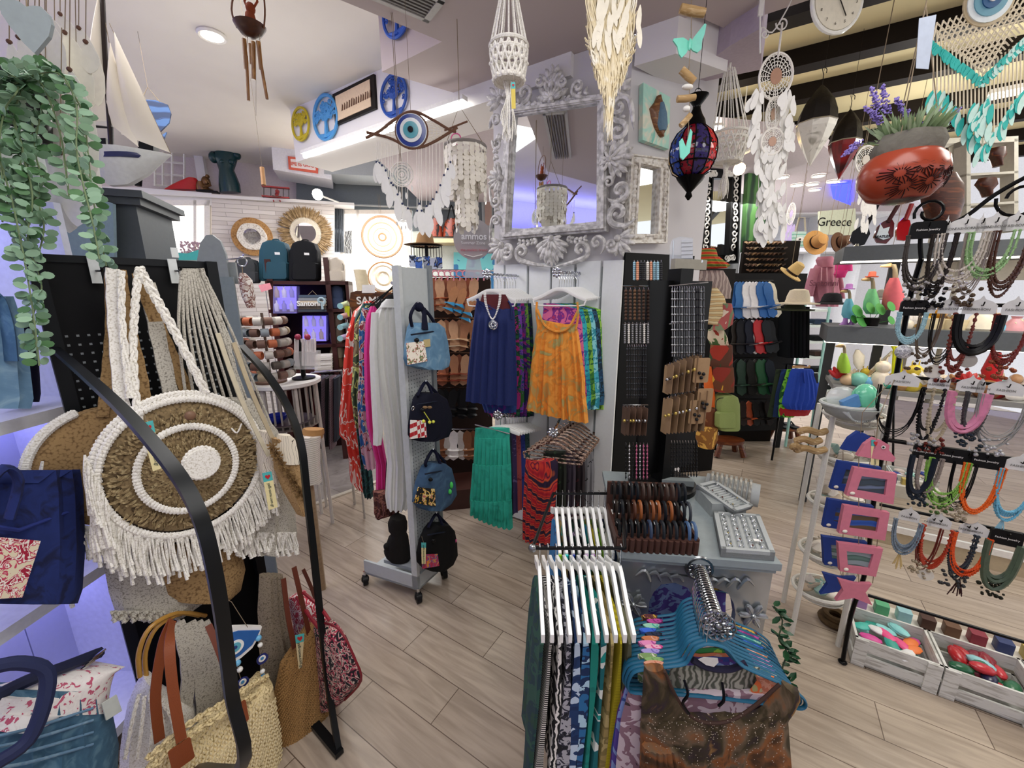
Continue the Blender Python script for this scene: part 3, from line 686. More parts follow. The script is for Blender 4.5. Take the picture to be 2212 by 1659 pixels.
def strap(pts,w_,mt,par,th=.003,nm='strap',lab=None,lat=None,fz=0):
    m_=MB();pts=catm(pts,5);lp=[]
    for i,p in enumerate(pts):
        tg=(pts[min(i+1,len(pts)-1)]-pts[max(0,i-1)]).normalized();la=lat or tg.cross(rn).normalized();nn=tg.cross(la).normalized();w2=w_*(1+fz*((i%2)-.5));lp.append([p+la*w2+nn*th,p-la*w2+nn*th,p-la*w2-nn*th,p+la*w2-nn*th])
    m_.rings(lp);return A(nm,m_,mt,par,lab)
strap([pl(243,580,-.03),pl(248,700,-.02),pl(262,860,0),pl(280,900,0)],.014,COT,t,.005,'knitted_strap',fz=.12)

A('loop',MB().tube(catm([pl(500,925,.04),pl(512,935,.05),pl(522,915,.05)]),.0025),COT,t)
def paper_tag(pl_,pts,lab,strip='e9dca6',nm='price_tag',heart=True,wr=True):
    """narrow bag tag: teal head with red heart and cream strip with lettering; pts top-left, top-right, bottom-right, bottom-left (pixels)"""
    t=T(nm,lab,'tag',pl_(pts[0][0],pts[0][1]));a,b,c_,d=[pl_(x,y) for x,y in pts];k=.24
    kc=A('card',MB().prism([a+(d-a)*k,b+(c_-b)*k,c_,d],pl_.n*.0012),M(strip,.7),t,sm=0)
    kh=A('head',MB().prism([a,b,b+(c_-b)*k,a+(d-a)*k],pl_.n*.0014),M('4fb3b4',.6),t,sm=0)
    o=(a+b)/2+((d-a)+(c_-b))/2*k*.5+pl_.n*.0022;w_=(b-a).length*.3;ua=(b-a).normalized();ub=(a-d).normalized()
    if heart:A('heart',MB().prism([o+ua*x*w_+ub*y*w_ for x,y in ((0,-1),(-.9,0),(-.9,.6),(-.45,.9),(0,.5),(.45,.9),(.9,.6),(.9,0))],pl_.n*.0006),M('c0202a',.6),kh,sm=0)
    if wr:text('lettering','yafli-toma.com.gr',(a+b+c_+d)/4+((d-a)+(c_-b))/4*k+pl_.n*.002,(d-a),ua,(b-a).length*.34,M('3a4a44',.7),kc,.0006)
    A('tie',MB().tube([(a+b)/2,(a+b)/2+V((0,0,.03))-pl_.n*.01],.0008,4),CORD,t)
paper_tag(BR.off(.1),((303,915),(330,908),(352,1010),(330,1018)),'cream paper tag with teal head on the round fringed bag')

pl=RP.off(.1);c=pl(250,1010,0)
t=T('round_fringed_bag','jute bag with thick white side fringe, half hidden left behind the round fringed bag','bag',pl(250,1300))
A('body',MB().lathe(c-rn*.04,[(.13,-.01),(.165,.01),(.16,.03),(.1,.045)],36,ax),JG,t)
fr=MB();strands(fr,75,lambda u:(c-rd*(.13+.025*sin(u*pi))+ZU*(.07-.22*u)+rn*.02,-rd*.35),.2,.01,.003,8);strands(fr,70,lambda u:(c-rd*(.14-.25*u)-ZU*(.14+.03*sin(u*pi))+rn*.02,V((0,0,0))),.1,.01,.0026,9)
A('fringe',fr,COT,t,kind='stuff');sc=MB();scallop(sc,c,.17,.012,80,.01,ax,pi*.6,pi*1.5);A('crochet_edge',sc,COT,t)
strap([pl(238,590),pl(240,700),pl(232,800),pl(222,900)],.012,JG,t,.004,'jute_strap',fz=.1)

pl=RP.off(.14)
t=T('corded_shoulder_bag','grey cotton bag hung on many thin cords at the right of the rack','bag',pl(560,1180))
A('body',MB().sil(pl,[(860,480,540),(930,500,600),(1050,510,630),(1150,500,640),(1190,520,630)],.05,12,.008,4,sub=2),GRY,t)
fr=MB();strands(fr,60,lambda u:(pl(500+140*u,1150,.05),V((0,0,0))),.09,.01,.003,11);A('fringe',fr,COT,t,kind='stuff')
cm=MB()
for i in range(11):
    x0=392+i*4.2;x1=405+i*19;cm.tube(catm([pl(x0,580,.02),pl((x0+x1)/2-12,720,.03),pl(x1,880+i*6,.03)]),.0042,5)
plait(cm,[pl(435,580,.03),pl(480,700,.03),pl(520,850,.04),pl(545,980,.05)],.008)
A('cords',cm,GRY,t)
t=T('jute_strap_bag','tan woven bag with wide golden jute straps behind the round fringed bag','bag',pl(380,1260))
for pts in ([(256,582),(270,680),(300,800),(318,900)],[(300,590),(340,700),(385,800),(410,870)]):strap([BR(x,y,-.06) for x,y in pts],.016,JG,t,.003,'jute_strap',fz=.1)
A('body',MB().sil(RP.off(.12),[(1180,320,520),(1230,325,530),(1275,340,520),(1290,360,500)],.05,12),JG,t)
t=T('knitted_grey_bag','grey knitted cotton bag hanging just behind the round fringed bag','bag',pl(370,1350))
strap([BR(318,610,-.07),BR(340,720,-.06),BR(375,880,-.05)],.018,GRY,t,.005,'knitted_strap',fz=.12)
A('body',MB().sil(RP.off(.1),[(1200,220,480),(1280,235,470),(1325,250,400)],.05,12,.005,5),GRY,t)
fr=MB();strands(fr,50,lambda u:(RP.off(.15)(240+150*u,1320),V((0,0,0))),.035,.01,.003,13);A('fringe',fr,GRY,t,kind='stuff')

pl=QR.off(0);pl=RP.off(.3)
t=T('burlap_bag','small frayed burlap and striped cloth bag hanging inside the right bar of the rack','bag',pl(610,1100))
A('body',MB().sil(pl,[(945,585,600),(960,588,640),(1010,590,655),(1060,610,662),(1110,640,664)],.03,12,.004,4,sub=2),KN('b59468','8a6b42',260),t)
A('striped_cloth',MB().sil(pl.off(.012),[(938,600,625),(960,592,650),(985,596,655),(1000,600,650)],.026,10),PR(['ece2cf','2a201a','ece2cf','ece2cf'],26,'wave',.5,.9),t)
fz=MB();random.seed(4)
for i in range(320):
    u=rnd(0,1);x=585+u*75+rnd(-4,4);y=960+u*120+rnd(-5,5);p=pl(x,y,.035);fz.leaf(p,V((rnd(-1,1),rnd(-1,.3),rnd(-1,.6))),rnd(.01,.02),.003)
A('frayed_edge',fz,M('9b7c50',.95),t,kind='stuff')
strap([pl(505,740),pl(545,850),pl(590,950)],.006,M('b8a98c',.9),t,.003);strap([pl(470,720),pl(520,860),pl(580,985)],.006,M('c9bfa6',.9),t,.003)
paper_tag(pl.off(.05),((566,1022),(586,1018),(600,1095),(580,1102)),'cream paper tag with teal head beside the burlap bag')
t=T('tribal_print_bag','cream bag with bold brown print tucked beside the burlap bag','bag',pl(575,1010,-.05))
A('body',MB().sil(pl.off(-.05),[(930,560,585),(960,553,600),(1000,556,610),(1040,565,600)],.03,10),PR(['efe6d8','3a2420','efe6d8'],30,'wave',1.5,.9),t)
# ---- lower row of bags
LP=RP.off(.22);k=.001
t=T('wooden_handle_bag','white macrame bag with round bamboo handles, lower left of the rack','bag',LP(360,1650))
A('body',MB().sil(LP.off(-.02),[(1458,308,330),(1480,292,350),(1520,275,420),(1570,265,430),(1620,258,440),(1690,256,440),(1760,270,430)],.06,14,.005,4,sub=2),COT,t)
cm=MB()
for i in range(6):plait(cm,[LP(300-i*6+i*18,1500+i*4,.06),LP(285+i*22,1560,.065),LP(270+i*26,1640,.065)],.006)
A('knotted_cords',cm,COT,t)
for dx,o in ((0,0),(14,-.02)):A('bamboo_handle',MB().tube(catm([LP(302+dx,1462,o),LP(300+dx,1410,o),LP(325+dx,1355,o),LP(380+dx,1325,o-.04),LP(430+dx,1330,o-.1)]),.0065,8),M('b98a3f',.35),t,'glossy bamboo ring')
paper_tag(LP.off(.03),((492,1530),(510,1526),(512,1580),(497,1584)),'small tag on the cream raffia tote','d6cba0',wr=False) if 0 else None
t=T('raffia_tote','large cream raffia tote with tan leather handles, bottom of the black rack','bag',LP(480,1800,.1))
RAF=KN('e6d3a2','8a7444',130,k=1.3,st=(1.8,1.8,.9));TL=LP.off(.12)
A('body',MB().sil(TL,[(1462,555,580),(1490,520,588),(1530,470,596),(1570,420,604),(1620,340,608),(1680,300,612),(1760,300,610),(1840,330,590)],.07,16,.003,5,sub=3),RAF,t)
random.seed(1);A('stitches',MB().stitches(TL,[(1490,520,588),(1530,470,596),(1570,420,604),(1620,340,608),(1680,300,612),(1760,300,610)],.07,.0075,95,34),M('ecdcb0',.8,var=.1),t,kind='stuff')
cm=MB();plait(cm,[TL(318,1640,.06),TL(400,1570,.07),TL(480,1520,.07),TL(545,1478,.05),TL(578,1462,.03)],.012);plait(cm,[TL(318,1668,.065),TL(400,1595,.075),TL(485,1540,.075),TL(560,1495,.05)],.012);A('braided_rim',cm,RAF,t)
RRN=rn
strap([TL(392,1600,.09),TL(375,1500,.08),TL(366,1400,.05),TL(372,1340,-.03)],.012,LEATH,t,.002,'leather_handle');strap([TL(345,1600,.0),TL(336,1500,.01),TL(352,1390,0),TL(372,1340,-.03)],.012,LEATH,t,.002,'leather_handle')
strap([TL(500,1500,.04),TL(478,1420,.02),TL(450,1350,-.03)],.009,M('6a2f18',.5),t,.002,'leather_handle')
A('leather_tab',MB().bev(TL(392,1630,.09),rd*.05,ZU*.075,rn*.004,.006),LEATH,t);A('leather_tab',MB().bev(TL(520,1542,.075),rd*.036,ZU*.08,rn*.004,.006),LEATH,t)
t=T('grey_woven_bag','grey woven bag strap bundle between the bamboo handles and the blue eye','bag',LP(440,1560,-.05))
for xx in ((385,400),(410,440),(440,470),(425,455)):strap([LP(xx[0],1345,-.02),LP(xx[0]+20,1440,.0),LP(xx[1],1560,.0)],.017,GRY,t,.006,'woven_strap',fz=.12)
A('body',MB().sil(LP.off(-.05),[(1430,440,500),(1500,400,520),(1570,390,540),(1640,390,540)],.04,10),GRY,t)

el=LP.off(.13)
t=T('eye_bead_hanging','white and blue wooden eye with strings of blue beads hanging from the rack','ornament',el(520,1420))
A('white_board',MB().prism([el(x,y) for x,y in ((485,1364),(505,1354),(535,1353),(566,1354),(560,1375),(545,1400),(520,1422),(495,1436),(484,1410))],-el.n*.012),WHT,t,sm=0)
A('blue_eye',MB().prism([el(x,y,.003) for x,y in ((487,1372),(515,1363),(562,1362),(545,1393),(520,1415),(494,1430),(487,1410))],-el.n*.003),M('1f5fa8',.4),t,sm=0)
for R,m_,o in ((.0235,'f4f4f2',.007),(.0155,'5fb0c4',.009),(.0055,'1b3d7a',.011)):A('iris_ring',MB().disc(el(508,1398,o-.003),R,.003,(rd,ZU,rn),24),M(m_,.3),t)
def beads(par,lst,pl_):
    for (x,y,r,col) in lst:A('bead',MB().ball(pl_(x,y),r,12,8),M(col,.2),par)
beads(t,[(558,1378,.010,'6fb6e0'),(562,1393,.008,'f2f2ee'),(567,1450,.008,'f2f2ee'),(568,1460,.007,'4f9ad0'),(513,1432,.010,'6fb6e0'),(518,1446,.009,'f2f2ee'),(497,1443,.006,'f2f2ee')],el)
for (x,y,r) in ((566,1422,.017),(524,1473,.017)):
    A('glass_eye',MB().disc(el(x,y),r,.006,(rd,ZU,rn),24),M('16246a',.15),t);A('glass_eye_white',MB().disc(el(x,y,.006),r*.62,.003,(rd,ZU,rn),20),WHT,t);A('glass_eye_pupil',MB().disc(el(x,y,.009),r*.3,.002,(rd,ZU,rn),16),M('3f86b8',.2),t)
A('string',MB().tube([el(556,1365),el(568,1465)],.001,4).tube([el(508,1425),el(524,1480)],.001,4).tube([el(535,1355),el(500,1300),el(480,1290)],.001,4),CORD,t)

t=T('brown_straw_bag','large brown knitted straw bag with leather straps, lower right of the black rack','bag',LP(660,1650))
SB=RP.off(.3);STR=KN('a07a48','4c3418',210,k=1.2,st=(.8,.8,2.4))
A('body',MB().sil(SB,[(1352,660,690),(1380,640,705),(1430,605,716),(1500,590,728),(1560,588,728),(1610,592,700),(1650,600,660)],.06,16,.002,4,sub=3),STR,t)
A('stitches',MB().stitches(SB,[(1352,660,690),(1380,640,705),(1430,605,716),(1500,590,728),(1560,588,728),(1610,592,700),(1650,600,660)],.06,.0055,130,60),M('a8824e',.85,var=.15),t,kind='stuff')
strap([SB(612,1250),SB(622,1330,.02),SB(636,1400,.04)],.008,M('5f2b1a',.45),t,.002,'leather_strap');strap([SB(635,1225),SB(650,1290,.02),SB(668,1370,.03)],.008,M('5f2b1a',.45),t,.002,'leather_strap')
strap([SB(655,1230,-.01),SB(680,1290,.0),SB(700,1370,.01)],.006,M('4f2216',.45),t,.002,'leather_strap')
paper_tag(SB.off(.08),((637,1372),(657,1368),(652,1440),(645,1445)),'cream tag with teal head on the brown straw bag','d8c79a')
t=T('grey_cord_bag','greyish beige slim bag hanging behind the brown straw bag','bag',SB(590,1450,-.1))
A('body',MB().sil(SB.off(-.1),[(1240,560,610),(1320,555,620),(1400,560,640),(1500,560,640)],.03,10,.008,4),KN('8f8270','5c5244',200),t)

FB=RP.off(.2).off(0);FB=Pl(RB+rd*.06,sdir)
FLD=PR(['14161c','b23a52','d9c3b4','1a1c22'],34,'noise',2,.85,lo=.42,hi=.62)
t=T('floral_fabric_bag','dark floral fabric bag with red piping behind the right bar of the rack','bag',FB(745,1500))
A('body',MB().sil(FB,[(1345,690,720),(1370,690,745),(1420,690,768),(1470,690,780),(1510,690,748),(1522,690,735)],.04,12,sub=2),FLD,t)
A('piping',MB().tube(catm([FB(700,1345,.03),FB(735,1362,.03),FB(765,1420,.02),FB(780,1470,.01),FB(745,1512,.01)]),.004),M('7c1424',.5),t)
t=T('red_floral_bag','bright red and white flowered bag with red straps at the rack side','bag',FB(690,1340,.0))
A('body',MB().sil(FB.off(-.05),[(1280,640,655),(1300,630,680),(1340,640,705),(1380,640,710)],.04,12),PR(['b01c34','f3e3e0','c23a4c'],30,'noise',2,.8,lo=.42,hi=.6),t)
A('strap',MB().tube(catm([FB(640,1290,.03),FB(668,1330,.03),FB(700,1372,.03)]),.006,6).tube(catm([FB(655,1280,.03),FB(690,1310,.03),FB(712,1340,.03)]),.006,6),M('8c1626',.4),t)
# ================================================================ LEFT BACKGROUND
def AX(pl):return (pl.d,ZU,pl.n)
LWo=LW.off(-.3)
TQ=M('123a40',.25,bump=.1)
t=T('torso_statue','dark teal headless torso statue standing in the niche above the stone wall','statue',LWo(490,418))
A('torso',MB().sil(LWo,[(313,477,492),(322,476,494),(328,463,513),(343,460,514),(353,468,511),(368,473,506),(382,472,512),(400,472,519),(417,474,521)],.09,12,sub=2),TQ,t)
A('arm_stump',MB().ball(LWo(461,340,.02),(.045,.05,.06),10,8).ball(LWo(512,335,.02),(.035,.05,.05),10,8),TQ,t)
A('bust',MB().ball(LWo(481,349,.07),.03,10,8),TQ,t);A('bust',MB().ball(LWo(500,350,.07),.03,10,8),TQ,t)
t=T('reclining_buddha','bronze reclining figure with red robe lying on the white ledge','statue',LWo(410,411))
A('robe',MB().sil(LWo,[(386,405,425),(393,385,430),(402,365,432),(411,350,430)],.07,12,sub=2),M('c01c22',.5),t)
A('body',MB().sil(LWo,[(393,425,440),(402,420,446),(411,422,462)],.05,10,sub=1).ball(LWo(445,393),(.045,.045,.06),12,8).ball(LWo(448,381),.022).tube([LWo(438,405,.05),LWo(455,400,.05),LWo(450,390,.04)],.014),M('7a5a3c',.3,.7),t)
A('plinth',MB().cbox(LWo(450,415),LWo.d*.2,LWo.n*.12,V((0,0,.02))),BLK,t)
t=T('white_lattice_frame','white window-like lattice frame leaning behind the sailboat on the ledge','frame',LWo(370,405))
lf=MB();o_=LWo.off(-.2)
for x in (335,352,372,398):lf.tube([o_(x,318+(x-335)*.05),o_(x,402)],.012,4)
for y in (320,348,375,400):lf.tube([o_(335,y),o_(398,y+5)],.012,4)
A('lattice',lf,WHT,t)
t=T('small_grass_pot','small dark grass pot on the ledge left of the red robed figure','plant',LWo(299,402))
A('pot',MB().lathe(LWo(299,402),[(.03,0),(.045,.07)],12),BLK,t);gm=MB();random.seed(1)
for i in range(20):gm.leaf(LWo(299,390),V((rnd(-.4,.4),rnd(-.4,.4),1)),.12,.008)
A('grass',gm,M('6c8a5c',.8),t)

bp=LW.off(.0);RED=M('9c1c22',.4)
t=T('toy_biplane','small red toy biplane on the ledge edge beneath the sign','model plane',bp(596,432))
A('upper_wing',MB().cbox(bp(596,405,.05),bp.d*.27,bp.n*.06,V((0,0,.012))),RED,t);A('lower_wing',MB().cbox(bp(596,426,.05),bp.d*.27,bp.n*.06,V((0,0,.012))),RED,t)
A('fuselage',MB().tube([bp(598,422,.14),bp(598,420,.05),bp(600,420,-.14)],[.012,.022,.01],8).leaf(bp(600,420,-.14),V((0,0,1)),.06,.05),RED,t)
A('struts',MB().tube([bp(570,405,.05),bp(570,427,.05)],.004).tube([bp(585,405,.05),bp(585,427,.05)],.004).tube([bp(612,405,.05),bp(612,427,.05)],.004).tube([bp(624,405,.05),bp(624,427,.05)],.004),M('333333',.5),t)
A('propeller',MB().cbox(bp(598,424,.155),bp.d*.09,bp.n*.006,V((0,0,.012))),M('5a2a20',.5),t);A('wheel',MB().tube([bp(590,434,.06),bp(592,434,.06)],.012,10),RED,t);A('wheel',MB().tube([bp(604,434,.06),bp(606,434,.06)],.012,10),RED,t)

sg=SO.off(.03);t=T('wall_sign','red and white LIFE IS GOOD sign on the white soffit','sign',sg(655,372))
A('board',MB().prism([sg(622,338),sg(688,346),sg(687,375),sg(624,366)],sg.n*.012),M('d8624e',.6),t,sm=0)
A('panel',MB().prism([sg(628,344),sg(683,350),sg(682,369),sg(629,362)],sg.n*.016),M('efe4e4',.6),t,sm=0)
c=sg(655.5,356.5,.018);text('lettering','LIFE IS GOOD',c,sg(683,359,.018)-sg(628,353,.018),ZU,.036,M('d4604f',.6),t,.003,True)

def tree_disc(px,py,rx,ry,col,lab,pl=BW,off=.02):
    c=pl(px,py,off);a=pl(px+rx,py-rx*.35,off)-c;R=(pl(px,py-ry,off)-c).length;Rx=abs((pl(px+rx,py,off)-pl(px-rx,py,off)).dot(pl.d))/2
    m_=M(col,.5);t=T('tree_disc',lab,'wall ornament',c,'round tree of life ornaments on the beam');ax=AX(pl);s=R
    A('rim',MB().ring(c,s,s*.085,ax,36,6),m_,t)
    g=MB();g.tube([c-ZU*s*.95,c-ZU*s*.4,c+ZU*s*.1],[s*.16,s*.09,s*.06],6)
    for sg_ in (-1,1):
        g.tube([c-ZU*s*.85,c-ZU*s*.8+ax[0]*sg_*s*.3,c-ZU*s*.72+ax[0]*sg_*s*.6],[s*.12,s*.1,s*.06],6)
        for k,(r0,an) in enumerate(((.9,.15),(.85,.5),(.8,.9),(.7,1.25))):
            tip=c+ax[0]*sg_*cos(an)*s*r0*.55+ZU*sin(an)*s*r0*.75;g.tube(catm([c-ZU*s*.15,c+ax[0]*sg_*s*.15*(k+1)*.5+ZU*s*.1,tip],3),s*.06,5)
    random.seed(int(px))
    for k in range(42):
        q=rnd(0,pi) if k<28 else rnd(-.3,pi+.3);rr=rnd(.15,.86)*s
        g.tube(curl(c+ax[0]*cos(q)*rr+ZU*sin(q)*rr*.95+ZU*s*.02,s*.13,ax[0]*random.choice((-1,1)),ZU,rnd(0,6),1.1,.2,8),s*.045,4)
    A('tree',g,m_,t);return t
tree_disc(649,268,15,36,'c9b41c','yellow cut-out tree of life disc, farthest left on the beam');tree_disc(703,254,22,49,'4f9cd8','light blue cut-out tree of life disc left of the framed picture')
tree_disc(850,207,29,46,'1e4fa8','dark blue cut-out tree of life disc right of the framed picture')
nb=Pl(e2,V(g(825,155))-V(e2));tree_disc(856,28,30,54,'2a5cc0','blue cut-out tree of life disc half hidden by the mauve ceiling edge, above all others',nb)
t=T('framed_picture','black framed sepia picture of small figures on the white beam','picture',BW(770,250))
A('frame',MB().prism([BW(723,206),BW(812,162),BW(816,236),BW(729,273)],BW.n*.02),M('17110f',.4),t,sm=0)
A('print',MB().prism([BW(730,211),BW(804,174),BW(807,232),BW(734,264)],BW.n*.024),M('e9cfae',.7),t,sm=0)
fg=MB();random.seed(6)
for k in range(13):x=738+k*5;fg.prism([BW(x,240-k*2.4,.025),BW(x+3,238-k*2.4,.025),BW(x+3,226-k*2.5+rnd(-5,4),.025),BW(x+1,224-k*2.5,.025)],BW.n*.002)
A('figures',fg,M('6b4c38',.8),t,sm=0)

JL=LW.off(.03)
def mdisc(c,R,pl,par,nm='mirror',th=.01):return A(nm,MB().disc(c,R,th,AX(pl),32),MIR,par)
c=JL(546,512);R=(JL(546,471)-c).length
t=T('round_rattan_mirror','round mirror with woven rattan rim and white bead ring on the stone wall','mirror',c)
ax=AX(JL);A('rattan_rim',MB().lathe(c,[(R*.7,0),(R*.98,.0),(R,.02),(R*.68,.03)],40,ax),KN('b98c58','8d6238',60),t)
A('bead_ring',MB().lathe(c,[(R*.4,.0),(R*.74,.015),(R*.7,.04),(R*.42,.04)],40,ax,.02),KN('f0eadf','bcae9c',70),t);mdisc(c+JL.n*.03,R*.42,JL,t)
c=JL(661,503);R=(JL(661,450)-c).length
t=T('grass_fringe_mirror','round mirror with long dry grass fringe on the stone wall','mirror',c)
gf=MB();random.seed(8)
for k in range(420):
    q=rnd(0,2*pi);d_=ax[0]*cos(q)+ZU*sin(q);gf.leaf(c+d_*R*rnd(.5,.62)+ax[2]*rnd(.0,.02),d_+ax[2]*rnd(-.1,.1),R*rnd(.4,.55),.02,ax[2])
A('grass_fringe',gf,PR(['7f6644','a88c64','bfa582'],30,'noise',0,.9,const=False),t,kind='stuff')
wf=MB()
for k in range(70):
    q=2*pi*k/70;d_=ax[0]*cos(q)+ZU*sin(q);wf.leaf(c+d_*R*.33+ax[2]*.03,d_,R*.3,.022,ax[2])
A('white_fringe',wf,M('e6dccb',.9),t,kind='stuff');mdisc(c+ax[2]*.025,R*.4,JL,t)

wv=LW.off(.04);t=T('wave_ornament','flat turquoise and white wave board on the window sill','ornament',wv(370,558))
A('board',MB().prism([wv(308,540),wv(335,548),wv(362,543),wv(365,538),wv(372,545),wv(405,548),wv(430,540),wv(430,562),wv(306,562)],wv.n*.02),M('49b9b6',.5),t,sm=0)
t=T('dry_flowers','small sprays of pinkish dry flowers in the bright window','flowers',wv(410,545));fm=MB();random.seed(2)
for k in range(70):fm.ball(wv(rnd(390,432),rnd(522,546)),.012,5,4)
A('flowers',fm,M('b79aa6',.8),t,kind='stuff')
A('stems',MB().tube([wv(410,560),wv(405,530)],.003).tube([wv(410,560),wv(425,530)],.003),CORD,t)

cu=DG.off(.12);t=T('curtain','short grey curtain gathered left of the bright window','curtain',cu(732,545))
A('cloth',MB().sil(cu,[(440,719,742),(470,719,743),(500,720,743),(545,721,744)],.03,26,.035,7),M('6e747c',.9),t)
A('rail',MB().tube([cu(712,441),cu(1000,452)],.012),M('a8acae',.4),t)

def web_disc(pl,px,py,R,lab,cols,grp=None,tail=True,rim='8a6a4a',off=0,fr=None,k=.06):
    c=pl(px,py,off);R=R*mpp(c);ax=AX(pl);t=T('dreamcatcher',lab,'dreamcatcher',c,grp)
    A('hoop',MB().ring(c,R,R*k,ax,32,6),M(rim,.8),t)
    for i in range(len(cols)):
        r1=R*(.9-.85*i/len(cols));A('lace_ring',MB().ring(c,r1*.93,R*.9/len(cols)*.3,ax,30,5),M(cols[i],.9),t)
    w_=MB()
    for i in range(18):q=2*pi*i/18;w_.tube([c+ax[0]*R*.1*cos(q)+ZU*R*.1*sin(q),c+ax[0]*R*cos(q)+ZU*R*sin(q)],R*.012,4)
    A('web',w_,M('e9e2d4',.9),t)
    A('cord',MB().tube([c+ZU*R,V((c.x,c.y,2.78 if c.y>3 else HC))],.0015,4),CORD,t)
    if tail:
        f_=MB();s_=MB();random.seed(int(px))
        for i in range(fr or 5):
            x=-1+2*i/((fr or 5)-1);p=c+ax[0]*R*x*.85-ZU*R*sqrt(max(0,1-x*x*.72));q=p-ZU*R*rnd(.3,.7);s_.tube([p,q],R*.012,4);feather(f_,q,(0,0,-1),R*.6,R*.2)
        A('strings',s_,M('e9e2d4',.9),t);A('feathers',f_,FEAW,t)
    return t
wd_=DG.off(.3)
web_disc(wd_,826,512,42,'big round beige lace dreamcatcher hanging in the bright window',['efe2cf','e0b48c','f4ecdf','d9c39f','efe6d6','c98c66'],rim='b08a6a')
web_disc(wd_,829,600,32,'lower beige lace hoop hanging under the big window dreamcatcher',['efe2cf','e0d0b4'],rim='a0764e')
web_disc(wd_,873,515,15,'small plain grey hoop right of the big window dreamcatcher',['cfcac4','d5d0ca','cfcac4'],rim='c9c4bc',fr=3)
t=T('window_poster','white poster with black square pattern stuck on the window','poster',wd_(752,550));A('sheet',MB().prism([wd_(744,500,-.2),wd_(760,498,-.2),wd_(760,548,-.2),wd_(744,548,-.2)],wd_.n*.004),PR(['f2f2ee','2a2a2c'],18,'wave',1,.7,lo=.3,hi=.5),t,sm=0)
# ---- dark red bookshelf with backpacks
BS=Pl(P(640,607,3.5),(.96,.28));DR=M('3b1512',.4,bump=.05);PURP=EM('7a6cff',1.6)
t=T('dark_red_shelf','dark red wooden shelf unit below the round mirrors holding bags','shelf unit',BS(650,700));zf=BS(650,607).z
c0=BS(572,607);c1=BS(752,607);L=c1-c0;L.z=0;w0=V((c0.x,c0.y,0))
for lab_,zt_ in (('top_shelf',zf),('shelf',BS(650,668).z),('shelf',BS(650,745).z),('shelf',BS(650,800).z)):A(lab_,MB().obox(w0+V((0,0,zt_-.03)),L,-BS.n*.4,V((0,0,.03))),DR,t,sm=0)
for x0,x1,yt in ((570,583,560),(697,708,556),(745,752,607)):
    a=BS(x0,yt);b_=BS(x1,yt);A('upright',MB().obox(V((a.x,a.y,0)),(b_-a),-BS.n*.4,V((0,0,a.z))),DR,t,sm=0)
A('back',MB().obox(w0-BS.n*.4,L,-BS.n*.02,V((0,0,zf))),M('2a0f0e',.5),t,sm=0)
def backpack(pl,x0,x1,y0,y1,col,lab,grp='backpacks',dp=.1,logo=True,name='backpack'):
    t=T(name,lab,'backpack',pl((x0+x1)/2,y1),grp);w_=x1-x0;h=y1-y0;m_=M(col,.75,bump=.08,bs=200)
    A('body',MB().sil(pl,[(y0,x0+w_*.3,x1-w_*.3),(y0+h*.06,x0+w_*.12,x1-w_*.12),(y0+h*.25,x0+w_*.02,x1-w_*.02),(y0+h*.6,x0,x1),(y0+h*.95,x0,x1),(y1,x0+w_*.06,x1-w_*.06)],dp,14,sub=2,sq=.5),m_,t)
    fp=A('front_pocket',MB().sil(pl.off(dp*.75),[(y0+h*.52,x0+w_*.14,x1-w_*.14),(y0+h*.56,x0+w_*.08,x1-w_*.08),(y0+h*.9,x0+w_*.06,x1-w_*.06),(y0+h*.95,x0+w_*.1,x1-w_*.1)],dp*.45,12,sq=.5),m_,t)
    A('zip',MB().tube(catm([pl(x0+w_*.1,y0+h*.5,dp*.9),pl(x0+w_*.15,y0+h*.2,dp*.8),pl((x0+x1)/2,y0+h*.12,dp*.85),pl(x1-w_*.15,y0+h*.2,dp*.8),pl(x1-w_*.1,y0+h*.5,dp*.9)]),.003,4),M('1a1c20',.5),fp)
    A('handle',MB().tube(catm([pl(x0+w_*.38,y0+h*.02),pl(x0+w_*.42,y0-h*.05),pl(x1-w_*.42,y0-h*.05),pl(x1-w_*.38,y0+h*.02)]),.006,5),m_,t)
    if logo:A('logo',MB().cbox(pl((x0+x1)/2+w_*.05,y0+h*.3,dp*1.02),pl.d*w_*.14*mpp(pl(x0,y0)),pl.n*.003,V((0,0,.02))),M('e8e8e8',.5),t,'small white brand patch')
    return t
BSo=BS.off(.0)
backpack(BS.off(-.12),560,631,522,607,'1d4a5c','teal blue backpack standing on top of the dark red shelf');backpack(BS.off(-.1),624,694,523,608,'17181c','black backpack on top of the dark red shelf, right of the teal one')
backpack(BS.off(-.05),508,562,560,612,'33363a','dark grey backpack left of the teal backpack',logo=False);backpack(BS.off(-.12),706,746,560,609,'c6bcae','beige backpack at the right end of the dark red shelf',logo=False)
backpack(BS.off(-.15),712,747,618,668,'2b3a5a','navy backpack in the compartment under the beige backpack',logo=False)
for i,(y0,y1,c_) in enumerate(((676,705,'6a5a52'),(706,738,'7a6a60'),(748,770,'b5a890'),(771,800,'9a7a5c'))):
    S('folded_bag',MB().sil(BS.off(-.15),[(y0,716,742),((y0+y1)/2,712,746),(y1,714,744)],.1,12,.004,3),M(c_,.8),['brown grey','taupe','cream','tan'][i]+' folded bag in the right column of the dark red shelf','bag','folded bags in the shelf')
def block(pl,x0,x1,y0,y1,dp,m_,nm,lab,cat,grp=None,off=0):
    return S(nm,MB().prism([pl(x0,y0,off),pl(x1,y0,off),pl(x1,y1,off),pl(x0,y1,off)],-pl.n*dp),m_,lab,cat,grp,sm=0)
fr_=BS.off(.05)
